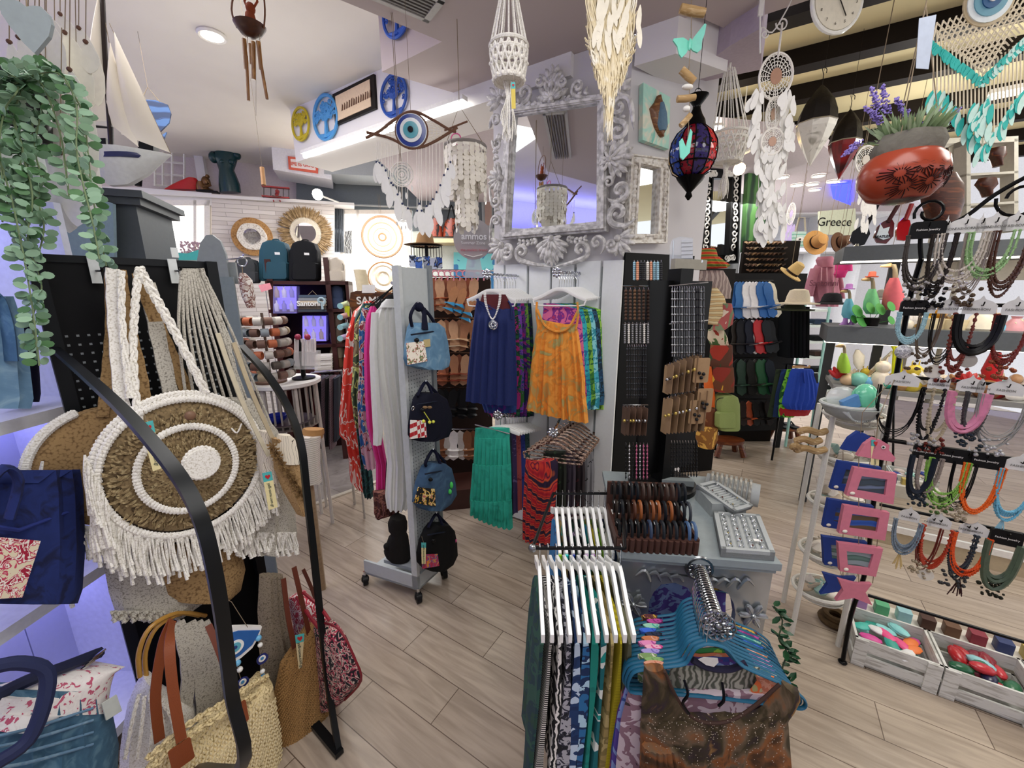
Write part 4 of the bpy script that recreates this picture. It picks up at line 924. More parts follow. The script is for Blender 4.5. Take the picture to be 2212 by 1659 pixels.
def jarbox(x0,x1,y0,y1,lab):
    t=T('acrylic_display',lab,'display',fr_((x0+x1)/2,y1));A('case',MB().prism([fr_(x0,y0),fr_(x1,y0),fr_(x1,y1),fr_(x0,y1)],-fr_.n*.12),GL('b9b4ff',.1,.35),t,sm=0)
    A('lit_back',MB().prism([fr_(x0+1,y0+1,-.125),fr_(x1-1,y0+1,-.125),fr_(x1-1,y1-1,-.125),fr_(x0+1,y1-1,-.125)],-fr_.n*.005),PURP,t,sm=0)
    for i in range(3):
        for j in range(2):x=x0+(x1-x0)*(i+.6)/3.2;y=y0+(y1-y0)*(j+.85)/2;A('bottle',MB().lathe(fr_(x,y,-.06),[(.02,0),(.022,.06),(.009,.075),(.009,.095)],8),M(random.choice(['d8d4f2','8f86d8','f2eef8','b99f6c']),.2),t)
random.seed(9)
jarbox(590,641,618,677,'violet lit clear case of little bottles left of the Santorini sign');jarbox(653,705,682,737,'violet lit case of little bottles below the Santorini sign')
t=T('santorini_plaque','stacked driftwood plaque with white Santorini lettering and seahorse','plaque',fr_(675,676));random.seed(5)
for i,c_ in enumerate(('4a5a6e','8a8f96','c9b9a4','a89888','5a5048','3c4450')):A('slat',MB().bev(fr_(675,640+i*6.2,.02),fr_.d*.22*rnd(.92,1.05),ZU*.022,fr_.n*.02,.006),M(c_,.7),t)
text('lettering','Santorini',fr_(671,656,.045),fr_.d,ZU,.045,M('f3f3f1',.6),t,.008,True)
A('seahorse',MB().tube(curl(fr_(693,650,.045),.035,fr_.d,ZU,-1,1.0,.3)+[fr_(697,668,.045)],.01,6),M('a9c2cc',.6),t);A('cord',MB().tube([fr_(665,638),fr_(675,628),fr_(685,638)],.003),CORD,t)
t=T('pink_price_card','small pink price card standing behind the bracelet tower','card',P(573,630,2.9));fq=FP(573,622,2.9,10);A('card',MB().prism([fq(558,616),fq(583,611),fq(588,624),fq(565,631)],fq.n*.002),M('ee9aa6',.7),t);A('stem',MB().tube([fq(574,628),V((fq(574,628).x,fq(574,628).y,0))],.003),CHR,t)
for i in range(7):S('folded_towel',MB().bev(fr_(700,768+i*5.2,-.02+.005*(i%2)),fr_.d*.14,ZU*.02,fr_.n*.14,.006),M(['f0ece6','e2ded8','cfc9c2'][i%3],.9),'white folded cloth in the small stack on the dark red shelf, %s from top'%ORD[i],'cloth','folded white cloths')
# ---- white bistro table with bracelet tower
TB=FP(610,822,2.55,12);tz=TB(610,822).z;tcn=TB(610,822);ctr=V((tcn.x-.0,tcn.y+.02,tz))
t=T('white_side_table','white round side table with open slatted lower shelves carrying the bracelet tower','table',V((ctr.x,ctr.y,0)))
A('table_top',MB().lathe(ctr-V((0,0,.03)),[(.19,0),(.215,.01),(.215,.03)],32),WHT,t)
for a_ in range(6):
    q=a_*pi/3+.3;A('leg',MB().tube([ctr+V((cos(q)*.18,sin(q)*.18,-.03)),V((ctr.x+cos(q)*.19,ctr.y+sin(q)*.19,0))],.012,6),M('cfc8c0',.6),t)
A('lower_shelf',MB().disc(V((ctr.x,ctr.y,tz-.3)),.18,.015,(V((1,0,0)),V((0,1,0)),ZU),28),M('8a817a',.5),t)
sl=MB()
for i in range(16):q=pi+i*pi/15;sl.tube([ctr+V((cos(q)*.185,sin(q)*.185,-.03)),V((ctr.x+cos(q)*.185,ctr.y+sin(q)*.185,tz-.29))],.006,4)
A('slats',sl,M('a29a92',.6),t)
tw=V((P(585,820,2.5).x,P(585,820,2.5).y,tz))
t=T('bracelet_tower','six tier rotating tower covered with rolled patterned wristbands','display',tw)
A('base',MB().lathe(tw,[(.09,0),(.09,.012),(.012,.02)],20),M('6a4a38',.5),t);A('pole',MB().tube([tw,tw+V((0,0,.43))],.008),M('5a4a40',.5),t)
BC=['cdc6bb','a9977f','8c99a2','6d5a50','9aa062','d8d2c8','c4602c','4d4742','b3aca2'];random.seed(31);bm=[PR([c_,BC[(i+3)%9],c_],60,'wave',1,.6) for i,c_ in enumerate(BC)]
for j in range(6):
    z=.055+j*.066
    for i in range(14):
        q=2*pi*i/14+j*.2;d_=V((cos(q),sin(q),0));tg=V((-sin(q),cos(q),0));c=tw+d_*(.115+.006*(j<4))+V((0,0,z))
        if d_.y>.45:continue
        A('wristband',MB().lathe(c-d_*.0,[(.022,-.022),(.025,-.02),(.025,.02),(.022,.022),(.02,.02),(.02,-.02)],10,(d_,ZU,tg)),random.choice(bm),t)

sp_=FP(662,800,2.6,10);t=T('pen_rack','small clear rotating rack of pens right of the wristband tower','display',sp_(662,806))
A('base',MB().lathe(V((sp_(655,806).x,sp_(655,806).y,tz)),[(.07,0),(.07,.01),(.015,.02),(.01,.28)],16),BLK,t)
for i in range(9):
    x=638+i*5.3;A('pen',MB().tube([sp_(x,790,.02*(i%2)),sp_(x,732,.02*(i%2))],.007,6),M(['e8e4e6','d9d5da','efe9ea'][i%3],.3),t)
    if i%4==1:A('pen_top',MB().ball(sp_(x,728,.02),.02,8,6),M('9c2a4a',.4),t)
A('clear_holder',MB().prism([sp_(634,760,.04),sp_(686,760,.04),sp_(686,798,.04),sp_(634,798,.04)],-sp_.n*.07),GL('ffffff',.05,.3),t,sm=0)
CU=FP(660,980,2.05,25)
t=T('canvas_cushion','whitish textured canvas cushion with tan edge leaning by the right bar of the bag rack','cushion',CU(665,1050));A('cover',MB().sil(CU,[(940,640,694),(960,640,692),(1000,640,692),(1040,640,696)],.05,10,sub=2),PR(['d8d0c4','b9ae9f','e6dfd4'],30,'wz',1,.9,const=False,bump=.2),t)
A('tan_edge',MB().sil(CU.off(-.02),[(925,655,700),(934,650,701),(945,650,697),(952,655,690)],.04,8),M('b0834f',.8),t)
A('stand',MB().tube([CU(668,1040),V((CU(668,1040).x,CU(668,1040).y,0))],.02),WOOD(['b59a78','8d7355'],3),t)
t=T('charm_tray','dark round tray with blue bowl and yellow card on the side table shelf','tray',V((ctr.x,ctr.y,tz-.28)));q_=V((ctr.x+.05,ctr.y-.1,tz-.26))
A('tray',MB().lathe(q_,[(.1,0),(.15,.02),(.155,.025),(.1,.01)],24),M('40303a',.3),t);A('blue_bowl',MB().lathe(q_+V((-.06,-.02,.01)),[(.03,0),(.06,.03),(.065,.05),(.05,.03)],16),M('1a2a9c',.15),t);A('yellow_card',MB().cbox(q_+V((.06,-.03,.05)),V((.05,0,.0)),V((0,.003,0)),V((.01,0,.05))),M('e6d630',.6),t)

RK=FP(700,860,2.9,10);t=T('dark_trouser_rack','low rail of dark patterned trousers under the dark red shelf','rack',V((RK(700,960).x,RK(700,960).y,0)))
A('rail',MB().tube([RK(672,806,.05),RK(738,800,.05)],.008),CHR,t);A('post',MB().tube([RK(672,806,.05),V((RK(672,806).x,RK(672,806).y,0))],.01),CHR,t);A('post',MB().tube([RK(738,800,.05),V((RK(738,800).x,RK(738,800).y,0))],.01),CHR,t)
cols=['241c28','5a1c22','161822','2c2438','1a1a1e','3a1a2c','1c2030']
for i,c_ in enumerate(cols):
    x=673+i*8.5;S('hanging_trousers',MB().sil(RK.off(.02*(i%2)),[(812,x,x+11),(860,x-1,x+11),(930,x-1,x+12),(945+8*(i%3),x,x+11)],.1,10,.01,3),PR([c_,c_,'8a7a80'] if i in (3,5) else [c_,c_],40,'wz',.5,.9,lo=.4,hi=.8),'dark patterned trousers on the low back rail, %s from left'%ORD[i],'trousers','trousers on the low rail')

SGN=FP(790,660,2.9,10);t=T('wooden_sample_sign','brown wooden board with white letters SAMP seen behind the hanging dresses','sign',SGN(790,690))
A('board',MB().prism([SGN(x,y) for x,y in ((757,632),(770,628),(850,632),(850,690),(762,690),(759,670),(755,655))],-SGN.n*.02),WOOD(['6b3f1c','4a2810','8a5426'],4),t,sm=0)
text('lettering','SAMP',SGN(798,650,.004),SGN.d,ZU,.055,WHT,t,.004,True)
A('card',MB().prism([SGN(782,615,.01),SGN(810,615,.01),SGN(810,633,.01),SGN(782,633,.01)],SGN.n*.003),M('f2f2f2',.6),t,sm=0);A('easel_leg',MB().tube([SGN(800,690),V((SGN(800,690).x,SGN(800,690).y,0))],.015),M('4a2810',.6),t)
HT=M('d8c49a',.9,bump=.2,bs=200)
S('cloth_hat',MB().sil(FP(782,605,3.3),[(583,765,790),(600,768,795),(615,770,797),(628,772,799)],.06,10),M('ddd0b0',.9),'floppy cream cloth hat in front of the bright window','hat');hq=FP(782,605,3.3)(782,620);S('hat_stand',MB().tube([hq,V((hq.x,hq.y,0))],.01),CHR,'thin steel stand carrying the cream cloth hat','stand')

t=T('tube_spinner','column of small colourful rolled scarves in clear tubes left of the red kaftan','display',P(745,720,2.7));random.seed(2);sq=FP(745,690,2.6)
for i,y in enumerate((657,681,703,727)):
    A('tube',MB().tube([sq(735,y+4),sq(752,y-2)],.018,10),M(['c9d4a0','d8a8a0','8fc0c8','c4b0d0'][i],.4),t);A('cap',MB().disc(sq(735,y+4,.02),.019,.004,(V((1,0,0)),ZU,V((0,-1,0))),14),M('9fd4dc',.3),t)
A('cards',MB().prism([sq(745,660),sq(756,662),sq(755,684),sq(747,682)],sq.n*.01),M('d8e82c',.5),t)
A('pole',MB().tube([sq(744,650),V((sq(744,650).x,sq(744,650).y,0))],.008),CHR,t)
# ---- grey rounded display board behind the rack
gd=FP(470,640,1.9,15)
t=T('rounded_display_board','blue-grey display board with rounded paddle top right behind the black rack','display',V((gd(480,750).x,gd(480,750).y,0)))
A('paddle',MB().prism([gd(x,y) for x,y in ((427,600),(426,560),(432,525),(445,508),(458,507),(475,520),(487,548),(495,600))],-gd.n*.02),M('8a9194',.6),t,sm=0)
lo_=gd(445,760);A('board',MB().prism([gd(440,597,.02),gd(503,598,.02),V((gd(516,700,.02).x,gd(516,700,.02).y,0)),V((gd(445,700,.02).x,gd(445,700,.02).y,0))],-gd.n*.015),M('7b878c',.6),t,sm=0)
A('bracket',MB().cbox(gd(500,590,-.03),gd.d*.05,gd.n*.02,ZU*.1),M('8a9194',.6),t)
t=T('shell_keyring','wrapped shell ornament hanging from a steel ring beside the paddle shaped board','ornament',gd(525,640));A('ring',MB().ring(gd(523,565),.022,.003,(V((1,0,0)),ZU),16,6),CHR,t);A('arm',MB().tube([gd(490,560),gd(523,558),gd(527,550)],.004),CHR,t)
A('wrapped_shell',MB().sil(gd.off(0),[(590,520,530),(605,514,545),(640,522,552),(665,535,552)],.03,8),PR(['efe9e2','d0bfb4','8a5a50','efe9e2'],40,'noise',1,.3),t);A('cord',MB().tube([gd(523,575),gd(524,590)],.002),CORD,t)
# ---- windchime hanging from the cream ceiling
WC=FP(541,90,1.55,0);BAM=WOOD(['a8763c','7c4f22','c08c4c'],6,.4,(8,8,2));k=1.55/F
t=T('bamboo_windchime','coconut and bamboo wind chime with carved animal hanging at top left','wind chime',WC(543,80))
A('coconut_cap',MB().lathe(WC(543,82),[(.012,0),(.035,.012),(.052,.035),(.056,.042),(.03,.05)],20),WOOD(['5c2f16','3a1c0c'],6),t,'glossy coconut shell disc')
for (x0,y0,x1,y1,r) in ((527,84,532,150,.008),(532,120,537,218,.006),(547,90,548,172,.008),(558,90,564,150,.008),(564,140,577,214,.006),(541,95,544,140,.007)):
    A('bamboo_tube',MB().tube([WC(x0,y0),WC(x1,y1)],[r,r*.95],8),BAM,t)
A('animal',MB().ball(WC(541,40),(.02,.016,.03)).ball(WC(541,18),(.018,.016,.02)).tube([WC(533,15),WC(528,3),WC(531,-8)],.004).tube([WC(549,15),WC(556,3),WC(553,-8)],.004).tube([WC(536,50),WC(535,58)],.005).tube([WC(547,50),WC(549,58)],.005),M('8a3c1a',.9,bump=.5),t,'carved reddish animal')
hp_=WC(545,0);A('rattan_loop',MB().tube(catm([WC(512,60),WC(500,20),WC(512,-30),WC(540,-50),WC(565,-30),WC(572,20),WC(570,62)]),.0035,6).tube([WC(540,-50),V((WC(540,-50).x,WC(540,-50).y,HC))],.001,4),M('6a4026',.6),t)
A('strings',MB().tube([WC(553,66),WC(553,250)],.0006,4).tube([WC(536,60),WC(532,120)],.001,4).tube([WC(560,60),WC(564,140)],.001,4),CORD,t)
t=T('chime_clapper','tan wooden clapper stick hanging below the wind chime string by the biplane','ornament',P(567,380,2.2));A('stick',MB().tube([P(566,362,2.2),P(570,400,2.2)],.012,6),M('b98c60',.6),t);qq=P(566,362,2.2);A('string',MB().tube([qq,V((qq.x,qq.y,HC))],.0008,4),CORD,t)
# ================================================================ CENTRE: pillar wall, mirror, clothes
WPL=M('eef1f2',.45,var=.02)
PO=PF.off(.03);zt=1.79;xs=(922,947,985,1010,1060,1102,1138,1146,1188,1194,1240,1246,1296,1303,1345)
t=T('slatted_wall_panel','white painted vertical plank panel fixed to the pillar behind the hanging tops','panel',PO(1140,1000))
for i,(x0,x1) in enumerate(((1066,1088),(1092,1138),(1143,1188),(1193,1240),(1246,1297),(1303,1345))):
    a,b_=PO(x0,575),PO(x1,575);A('plank',MB().obox(V((a.x,a.y,.02)),V((b_.x-a.x,b_.y-a.y,0)),-PO.n*.022,V((0,0,zt-.02))),WPL,t,sm=0)
a,b_=PO(1066,575,-.025),PO(1345,575,-.025)
A('backing',MB().obox(V((a.x,a.y,.0)),V((b_.x-a.x,b_.y-a.y,0)),-PO.n*.01,V((0,0,zt-.03))),M('9fa4a6',.6),t,sm=0)
# ---- carved mirror
MP=PF.off(.04);SILV=PR(['7a7876','bdbbb9','e8e6e4'],30,'noise',.5,.34,const=False,bump=.2,lo=.25,hi=.6)
gq=[(1112,250),(1290,222),(1288,478),(1099,497)]
t=T('carved_silver_mirror','large mirror in silver carved leafy frame mounted on the pillar','mirror',MP(1200,380))
A('glass',MB().prism([MP(x,y,.015) for x,y in gq],-MP.n*.01),MIR,t,sm=0)
def quadframe(pl,q,wds,offs,par,mt,nm='moulding'):
    """stepped picture moulding round the quad q (pixels)"""
    cx=sum(p[0] for p in q)/4;cy=sum(p[1] for p in q)/4;m_=MB()
    def grow(w_):return [(x+(w_ if x>cx else -w_),y+(w_ if y>cy else -w_)) for x,y in q]
    for (w0,w1),o in zip(wds,offs):
        a,b_=grow(w0),grow(w1)
        for i in range(4):
            j=(i+1)%4;m_.prism([pl(*a[i],o),pl(*a[j],o),pl(*b_[j],o),pl(*b_[i],o)],-pl.n*(o+.01))
    return A(nm,m_,mt,par,sm=0)
quadframe(MP,gq,((0,5),(5,9),(9,15),(15,21)),(.03,.045,.055,.035),t,SILV)
def scroll(mb,pl,x,y,R,a0,dr,turns=1.2,r=.2,tail=0,off=.035,ta=0):
    """carved acanthus scroll: spiral tapering inwards, with an optional sweeping tail; R in pixels"""
    c=pl(x,y,off);k=mpp(c);ax=AX(pl);n=18;pts=[];rr=[]
    for i in range(n+1):
        u=i/n;q=a0+dr*turns*2*pi*u;s=R*k*(1-.82*u);pts.append(c+ax[0]*cos(q)*s+ax[1]*sin(q)*s+ax[2]*.02*u);rr.append(R*k*r*(1.15-.5*u))
    if tail:
        p0=pts[0];tg=(pts[0]-pts[1]).normalized();q2=ax[0]*cos(ta)+ax[1]*sin(ta);pre=[];pr=[]
        for i in range(6,0,-1):u=i/6;pre.append(p0+tg*tail*k*u*.8+q2*tail*k*u*u*.5);pr.append(R*k*r*1.15*(1-u)**.6+.001)
        pts=pre+pts;rr=pr+rr
    mb.tube(pts,rr,7,flat=1.0);mb.ball(pts[-1],R*k*r*.9,8,6)
def shell(mb,pl,x,y,R,ang,n=7,sp=2.2,off=.03,w_=.16):
    c=pl(x,y,off);k=mpp(c);ax=AX(pl)
    for i in range(n):
        q=ang+(i/(n-1)-.5)*sp;l=R*k*(.75+.3*cos((i/(n-1)-.5)*2.4));d_=ax[0]*cos(q)+ax[1]*sin(q);mb.ball(c+d_*l*.55,(l*.5,R*k*w_,R*k*w_*1.1),8,6,(d_,d_.cross(ax[2]),ax[2]))
    mb.ball(c+ax[2]*.01,R*k*.2,8,6)
sc=MB();H=pi/2
def leafrow(mb,pl,pts,n,L,w_,off=.03):
    q=catm([pl(x,y,off) for x,y in pts],6);k=mpp(q[0])
    for i in range(n):
        j=int(i*(len(q)-2)/n);d_=(q[j+1]-q[j]).normalized();s_=pl.n.cross(d_)
        for sg_ in (-1,1):dd_=(d_*.8+s_*sg_*.6).normalized();mb.ball(q[j]+dd_*L*k*.4,(L*k*.5,w_*k,w_*k),6,5,(dd_,dd_.cross(pl.n),pl.n))

shell(sc,MP,1192,218,46,H,7,2.4);shell(sc,MP,1192,185,38,H,5,1.6);shell(sc,MP,1192,214,26,H,9,3.0,.05)
for sg_ in (-1,1):
    scroll(sc,MP,1192+sg_*26,178,12,H,sg_,1.2,.3);scroll(sc,MP,1192+sg_*58,196-sg_*6,17,-H,-sg_,1.2,.25,30,ta=pi if sg_>0 else 0)
    leafrow(sc,MP,[(1192+sg_*18,222-sg_*4),(1192+sg_*50,218-sg_*8),(1192+sg_*85,205-sg_*14)],6,14,4)

for (x,y,a) in ((1082,215,pi*.75),(1326,195,pi*.25),(1085,530,-pi*.75),(1335,515,-pi*.25)):
    shell(sc,MP,x,y,38,a,7,2.6);scroll(sc,MP,x+(12 if x<1200 else -12),y+(14 if y>400 else -6),15,a,1 if x<1200 else -1,1.1,.28)
for (x,y,R,a,d_,tl,ta) in ((1340,232,22,0,1,40,-H),(1336,285,20,H,-1,34,H),(1072,262,14,pi,-1,30,H),(1075,310,12,pi,1,26,-H),(1340,412,20,-H,1,40,H),(1336,462,24,-H,-1,50,H),(1073,435,13,pi,1,34,H),(1073,478,13,pi,-1,34,-H),
                                 (1255,540,20,-H,1,55,pi),(1130,545,19,-H,-1,55,0),(1290,525,15,0,1,30,pi),(1100,540,13,pi,-1,26,0),(1318,300,13,pi,1,20,0),(1316,395,13,pi,-1,20,0)):
    scroll(sc,MP,x,y,R,a,d_,1.15,.27,tl,ta=ta)
shell(sc,MP,1318,345,48,0,9,2.6);shell(sc,MP,1316,345,26,0,9,5.5,.05);shell(sc,MP,1083,385,34,pi,8,2.6);shell(sc,MP,1192,518,48,-H,9,2.4);shell(sc,MP,1192,515,26,-H,9,3.4,.05)
shell(sc,MP,1192,548,26,-H,5,1.6)
leafrow(sc,MP,[(1225,515),(1250,520),(1280,510)],5,13,4);leafrow(sc,MP,[(1160,520),(1135,525),(1110,520)],5,13,4);leafrow(sc,MP,[(1322,250),(1345,260),(1340,300)],5,15,4);leafrow(sc,MP,[(1320,440),(1345,430),(1340,400)],5,15,4)
leafrow(sc,MP,[(1080,290),(1070,330),(1078,370)],6,12,4);leafrow(sc,MP,[(1080,400),(1072,440),(1080,490)],6,12,4)
A('carved_leaves',sc,SILV,t)
# ---- small white mirror and turtle painting on pillar side
PSo=PS.off(.03)
t=T('small_white_mirror','narrow white carved wooden mirror on the right side of the pillar','mirror',PSo(1400,430));q=[(1385,352),(1428,362),(1422,505),(1376,505)]
A('glass',MB().prism([PSo(x,y) for x,y in q],-PSo.n*.008),MIR,t,sm=0);CARV=PR(['b5ab9e','ebe6dd','f3f0ea'],40,'vor',1,.8,const=False,bump=.9)
quadframe(PSo,q,((0,4),(4,17),(17,20)),(.03,.018,.028),t,CARV,'carved_frame')
cb=MB();random.seed(4)
for i in range(60):
    u=i/60*4;s_=int(u);f=u-s_;a=q[s_];b_=q[(s_+1)%4];x=a[0]*(1-f)+b_[0]*f;y=a[1]*(1-f)+b_[1]*f;x+=(11 if x>1402 else -11);y+=11*(1 if y>430 else -1)*(.5 if s_ in (0,2) else 0)
    cb.ball(PSo(x,y,.022),(.012,.009,.014),6,5)
A('carved_knobs',cb,CARV,t,kind='stuff')
PP=PS.off(.035);t=T('turtle_painting','mint green panel with driftwood turtle, mounted on the pillar side above the small mirror','painting',PP(1418,250))
A('panel',MB().prism([PP(1390,178),PP(1448,210),PP(1445,322),PP(1388,302)],-PP.n*.03),PR(['8fd4c2','b4e2d2','e6e4d0','7cc8b8'],9,'noise',1.5,.6,const=False,lo=.3,hi=.7),t,sm=0)
A('driftwood',MB().sil(PP,[(208,1418,1424),(222,1412,1430),(235,1402,1434),(255,1406,1440),(275,1412,1442),(290,1420,1432),(297,1425,1431)],.02,8,sub=1),WOOD(['8a5c34','6a4022','a8794a'],8),t)
A('shell_patch',MB().sil(PP.off(.015),[(222,1424,1432),(245,1420,1440),(270,1420,1442),(282,1424,1438)],.014,8),M('54758e',.6,bump=.3),t)
# ---- hooks, hangers and tops
def hanger(par_or_lab,c,hw,d,n,mt,drop=.07,r=.005,hookh=.06,bar=True,hk=CHR,name='clothes_hanger',grp=None,cat='hanger',flat=1.8):
    """curved plastic hanger: centre of shoulders c, half width hw along d; hook above"""
    t=T(name,par_or_lab,cat,c,grp) if isinstance(par_or_lab,str) else par_or_lab;c=V(c)
    pts=catm([c-d*hw-ZU*drop,c-d*hw*.62-ZU*drop*.62,c-d*hw*.25-ZU*drop*.12,c,c+d*hw*.25-ZU*drop*.12,c+d*hw*.62-ZU*drop*.62,c+d*hw-ZU*drop],3)
    m_=MB().tube(pts,[r*1.0 if 0<i<len(pts)-1 else r for i in range(len(pts))],6,flat=flat)
    if bar:m_.tube(catm([pts[0],pts[0]-ZU*.018+d*.006,pts[0]-ZU*.03+d*.03,pts[-1]-ZU*.03-d*.03,pts[-1]-ZU*.018-d*.006,pts[-1]],3),r*.8,5)
    A('frame',m_,mt,t);A('hook',MB().tube([c,c+ZU*hookh*.55]+[c+ZU*(hookh*.8)+n*.012*sin(q)+ZU*.012*(1-cos(q)) for q in (-.9,.3,1.5,2.6,3.6)],.0016,5),hk,t)
    return t
def rosette(par,c,ax,R=.03):
    m_=MB()
    for i in range(8):q=i*pi/4;m_.ball(c+ax[0]*cos(q)*R*.6+ax[1]*sin(q)*R*.6,(R*.42,R*.3,R*.2),6,5,(ax[0]*cos(q)+ax[1]*sin(q),-ax[0]*sin(q)+ax[1]*cos(q),ax[2]))
    m_.ball(c+ax[2]*.006,R*.28,8,6);A('rosette',m_,CHR,par,'metal flower rosette')
def rod(lab,p,q,twist=True,r=.006):
    t=T('display_rod',lab,'hanging rod',(p+q)/2);d_=(q-p).normalized();a=d_.cross(ZU).normalized();m_=MB()
    A('bar',MB().tube([p,q],r*.8,8),CHR,t);L=(q-p).length
    if twist:A('twist',m_.tube([p+(q-p)*(i/60)+a*r*cos(i*1.2)+ZU*r*sin(i*1.2) for i in range(61)],r*.45,4),CHR,t)
    rosette(t,p,(a,ZU,-d_));rosette(t,q,(a,ZU,-d_),.036);return t
def top(pl,rows,mt,lab,nm='patterned_blouse',cat='top',dp=.03,fold=.012,nf=7,straps=None,parts=(),grp=None,ph=0):
    t=T(nm,lab,cat,pl((rows[0][1]+rows[0][2])/2,rows[0][0]),grp)
    A('fabric',MB().sil(pl,rows,dp,22,fold,nf,ph,sub=3),mt,t)
    if straps:
        for s_ in straps:A('shoulder_strap',MB().tube(catm([pl(x,y,.012) for x,y in s_],4),.009,6,flat=.5),mt,t)
    return t
def lerp(a,b,u):return a+(b-a)*u

r1a,r1b=FP(1052,592,2.12)(1052,592),PF(1122,596,.01);rod('twisted steel rod on the pillar carrying white hangers and the navy top',r1a,r1b)
r2a,r2b=P(1203,588,2.05),PF(1257,590,.01);rod('twisted steel rod on the pillar carrying white hangers and the orange top',r2a,r2b)
hd=V((.97,-.2,0)).normalized();hd=V((.96,-.26,0)).normalized()
def hrow(ra,rb,n,x0,y0,dx,dy,hw,name,mt,cols,kind):
    pass
WP=M('f2f2f0',.3,var=.01)
for i in range(9):
    u=.1+.86*i/9;p=lerp(r1a,r1b,u);hanger('white plastic hanger on the navy top rod, %s from the front'%ORD[i],p-ZU*.085,.14-.002*i,hd,U,WP,.055,.0055,.085,i==0,grp='white hangers on the pillar rods')
for i in range(9):
    u=.1+.86*i/9;p=lerp(r2a,r2b,u);hanger('white plastic hanger on the orange top rod, %s from the front'%ORD[i],p-ZU*.085,.14-.002*i,hd,U,WP,.055,.0055,.085,i==0,grp='white hangers on the pillar rods')
def gp(p,d_):return Pl(p,d_)
TPL=gp(lerp(r1a,r1b,.08),hd)
NAV=M('14245c',.85,bump=.1,bs=120,var=.12)
t=top(TPL,[(650,1030,1036,.4),(668,1026,1108,.4),(690,1024,1112),(740,1018,1114),(800,1012,1115),(850,1008,1116),((866,876),1007,1117)],NAV,'navy blue sleeveless top with pearl necklace, front of the left rod','sleeveless_blouse',fold=.010,nf=6,straps=(((1031,645),(1036,665),(1042,690)),((1098,650),(1104,662),(1106,690))))
A('inner_neck',MB().sil(TPL.off(-.0),[(636,1042,1092),(650,1038,1100),(668,1036,1104)],.012,8),M('5a1a20',.8),t,'dark red inner neckline of the garment behind')
t=T('pearl_necklace','white bead strand necklace with round pierced silver pendant hung over the navy top','necklace',TPL(1065,700,.05))
nb_=MB()
for s_ in (-1,1):
    for o in (0,2.5):
        q=catm([TPL(1064+s_*(18-o),630,.035),TPL(1064+s_*(16-o),655,.045),TPL(1064+s_*(6),682,.052),TPL(1064,690,.054)],8)
        for p in q:nb_.ball(p,.0042,6,5)
A('beads',nb_,M('f0eeec',.25),t,kind='stuff');pm=MB();c=TPL(1065,702,.056);ax=AX(TPL);pm.ring(c,.024,.0035,ax,20,6)
for i in range(9):q=i*2*pi/9;pm.ring(c+ax[0]*.013*cos(q)+ZU*.013*sin(q),.006,.002,ax,8,4)
A('pendant',pm,CHR,t)
garcols=[('5a2a8c','28408c'),('20603a','0f3a2c'),('2c4a8a','8a4ac0'),('b0287a','6a2a8a'),('3a7a3a','7cb03a'),('1a2a5c','141a3a')]
for i in range(6):
    pl_=gp(lerp(r1a,r1b,.24+.12*i),hd);x=1108+i*7.5;m_=PR([garcols[i][0],garcols[i][1],garcols[(i+2)%6][0]],16,'noise',2,.85,lo=.4,hi=.6)
    top(pl_,[(655,x-60,x+2,.5),(700,x-70,x+5),(800,x-70,x+9),(855+6*(i%3),x-72,x+10),(890+8*(i%2),x-60,x+8)],m_,'patterned top behind the navy top, %s from it'%ORD[i],fold=.008,nf=6,grp='tops behind the navy top')
TPO=gp(lerp(r2a,r2b,.08),hd);ORG=PR(['e8973c','ee9f42','de8a30','a8a065','c4b072'],9,'noise',2.2,.9,const=False,lo=.3,hi=.75,bump=.1)
t=top(TPO,[(700,1162,1245,.5),(720,1158,1250,.8),(760,1150,1256),(820,1144,1264),(850,1142,1264),((868,880),1139,1268),((884,914),1136,1271)],ORG,'orange tie-dye camisole top at the front of the right rod','camisole','top',.03,.014,9,straps=(((1160,652),(1159,680),(1166,712)),((1247,652),(1249,680),(1244,712))))
A('neckline_band',MB().tube(catm([TPO(1160,668,.03),TPO(1176,702,.036),TPO(1202,716,.04),TPO(1228,708,.036),TPO(1248,672,.03)]),.007,6),ORG,t)
A('gathered_yoke',MB().sil(TPO,[(690,1158,1168,.5),(705,1160,1246,.6),(716,1160,1248)],.022,12,.004,9),ORG,t)
gc2=[['b0306a','7a2a8a','d86a9a'],['1a9aa8','1a6a9a','2cb0b8'],['3a7a2c','1c5a34','7ab03c'],['48b0c8','2a8aa0','8ad0dc'],['1c3a5a','2a5a7a','102a3a'],['7cc83a','5aa82a','a8dc5a']]
for i in range(6):
    pl_=gp(lerp(r2a,r2b,.24+.12*i),hd);x=1258+i*9.5;m_=PR(gc2[i],14,'noise',2,.85,lo=.4,hi=.6)
    top(pl_,[(655,x-84,x-62,.5),(668,x-84,x-8,.5),(700,x-88,x),(800,x-90,x+6),(850+5*(i%3),x-92,x+10),(874+8*(i%2),x-60,x+8)],m_,'bright patterned top behind the orange top, %s from it'%ORD[i],fold=.008,nf=6,grp='tops behind the orange top')

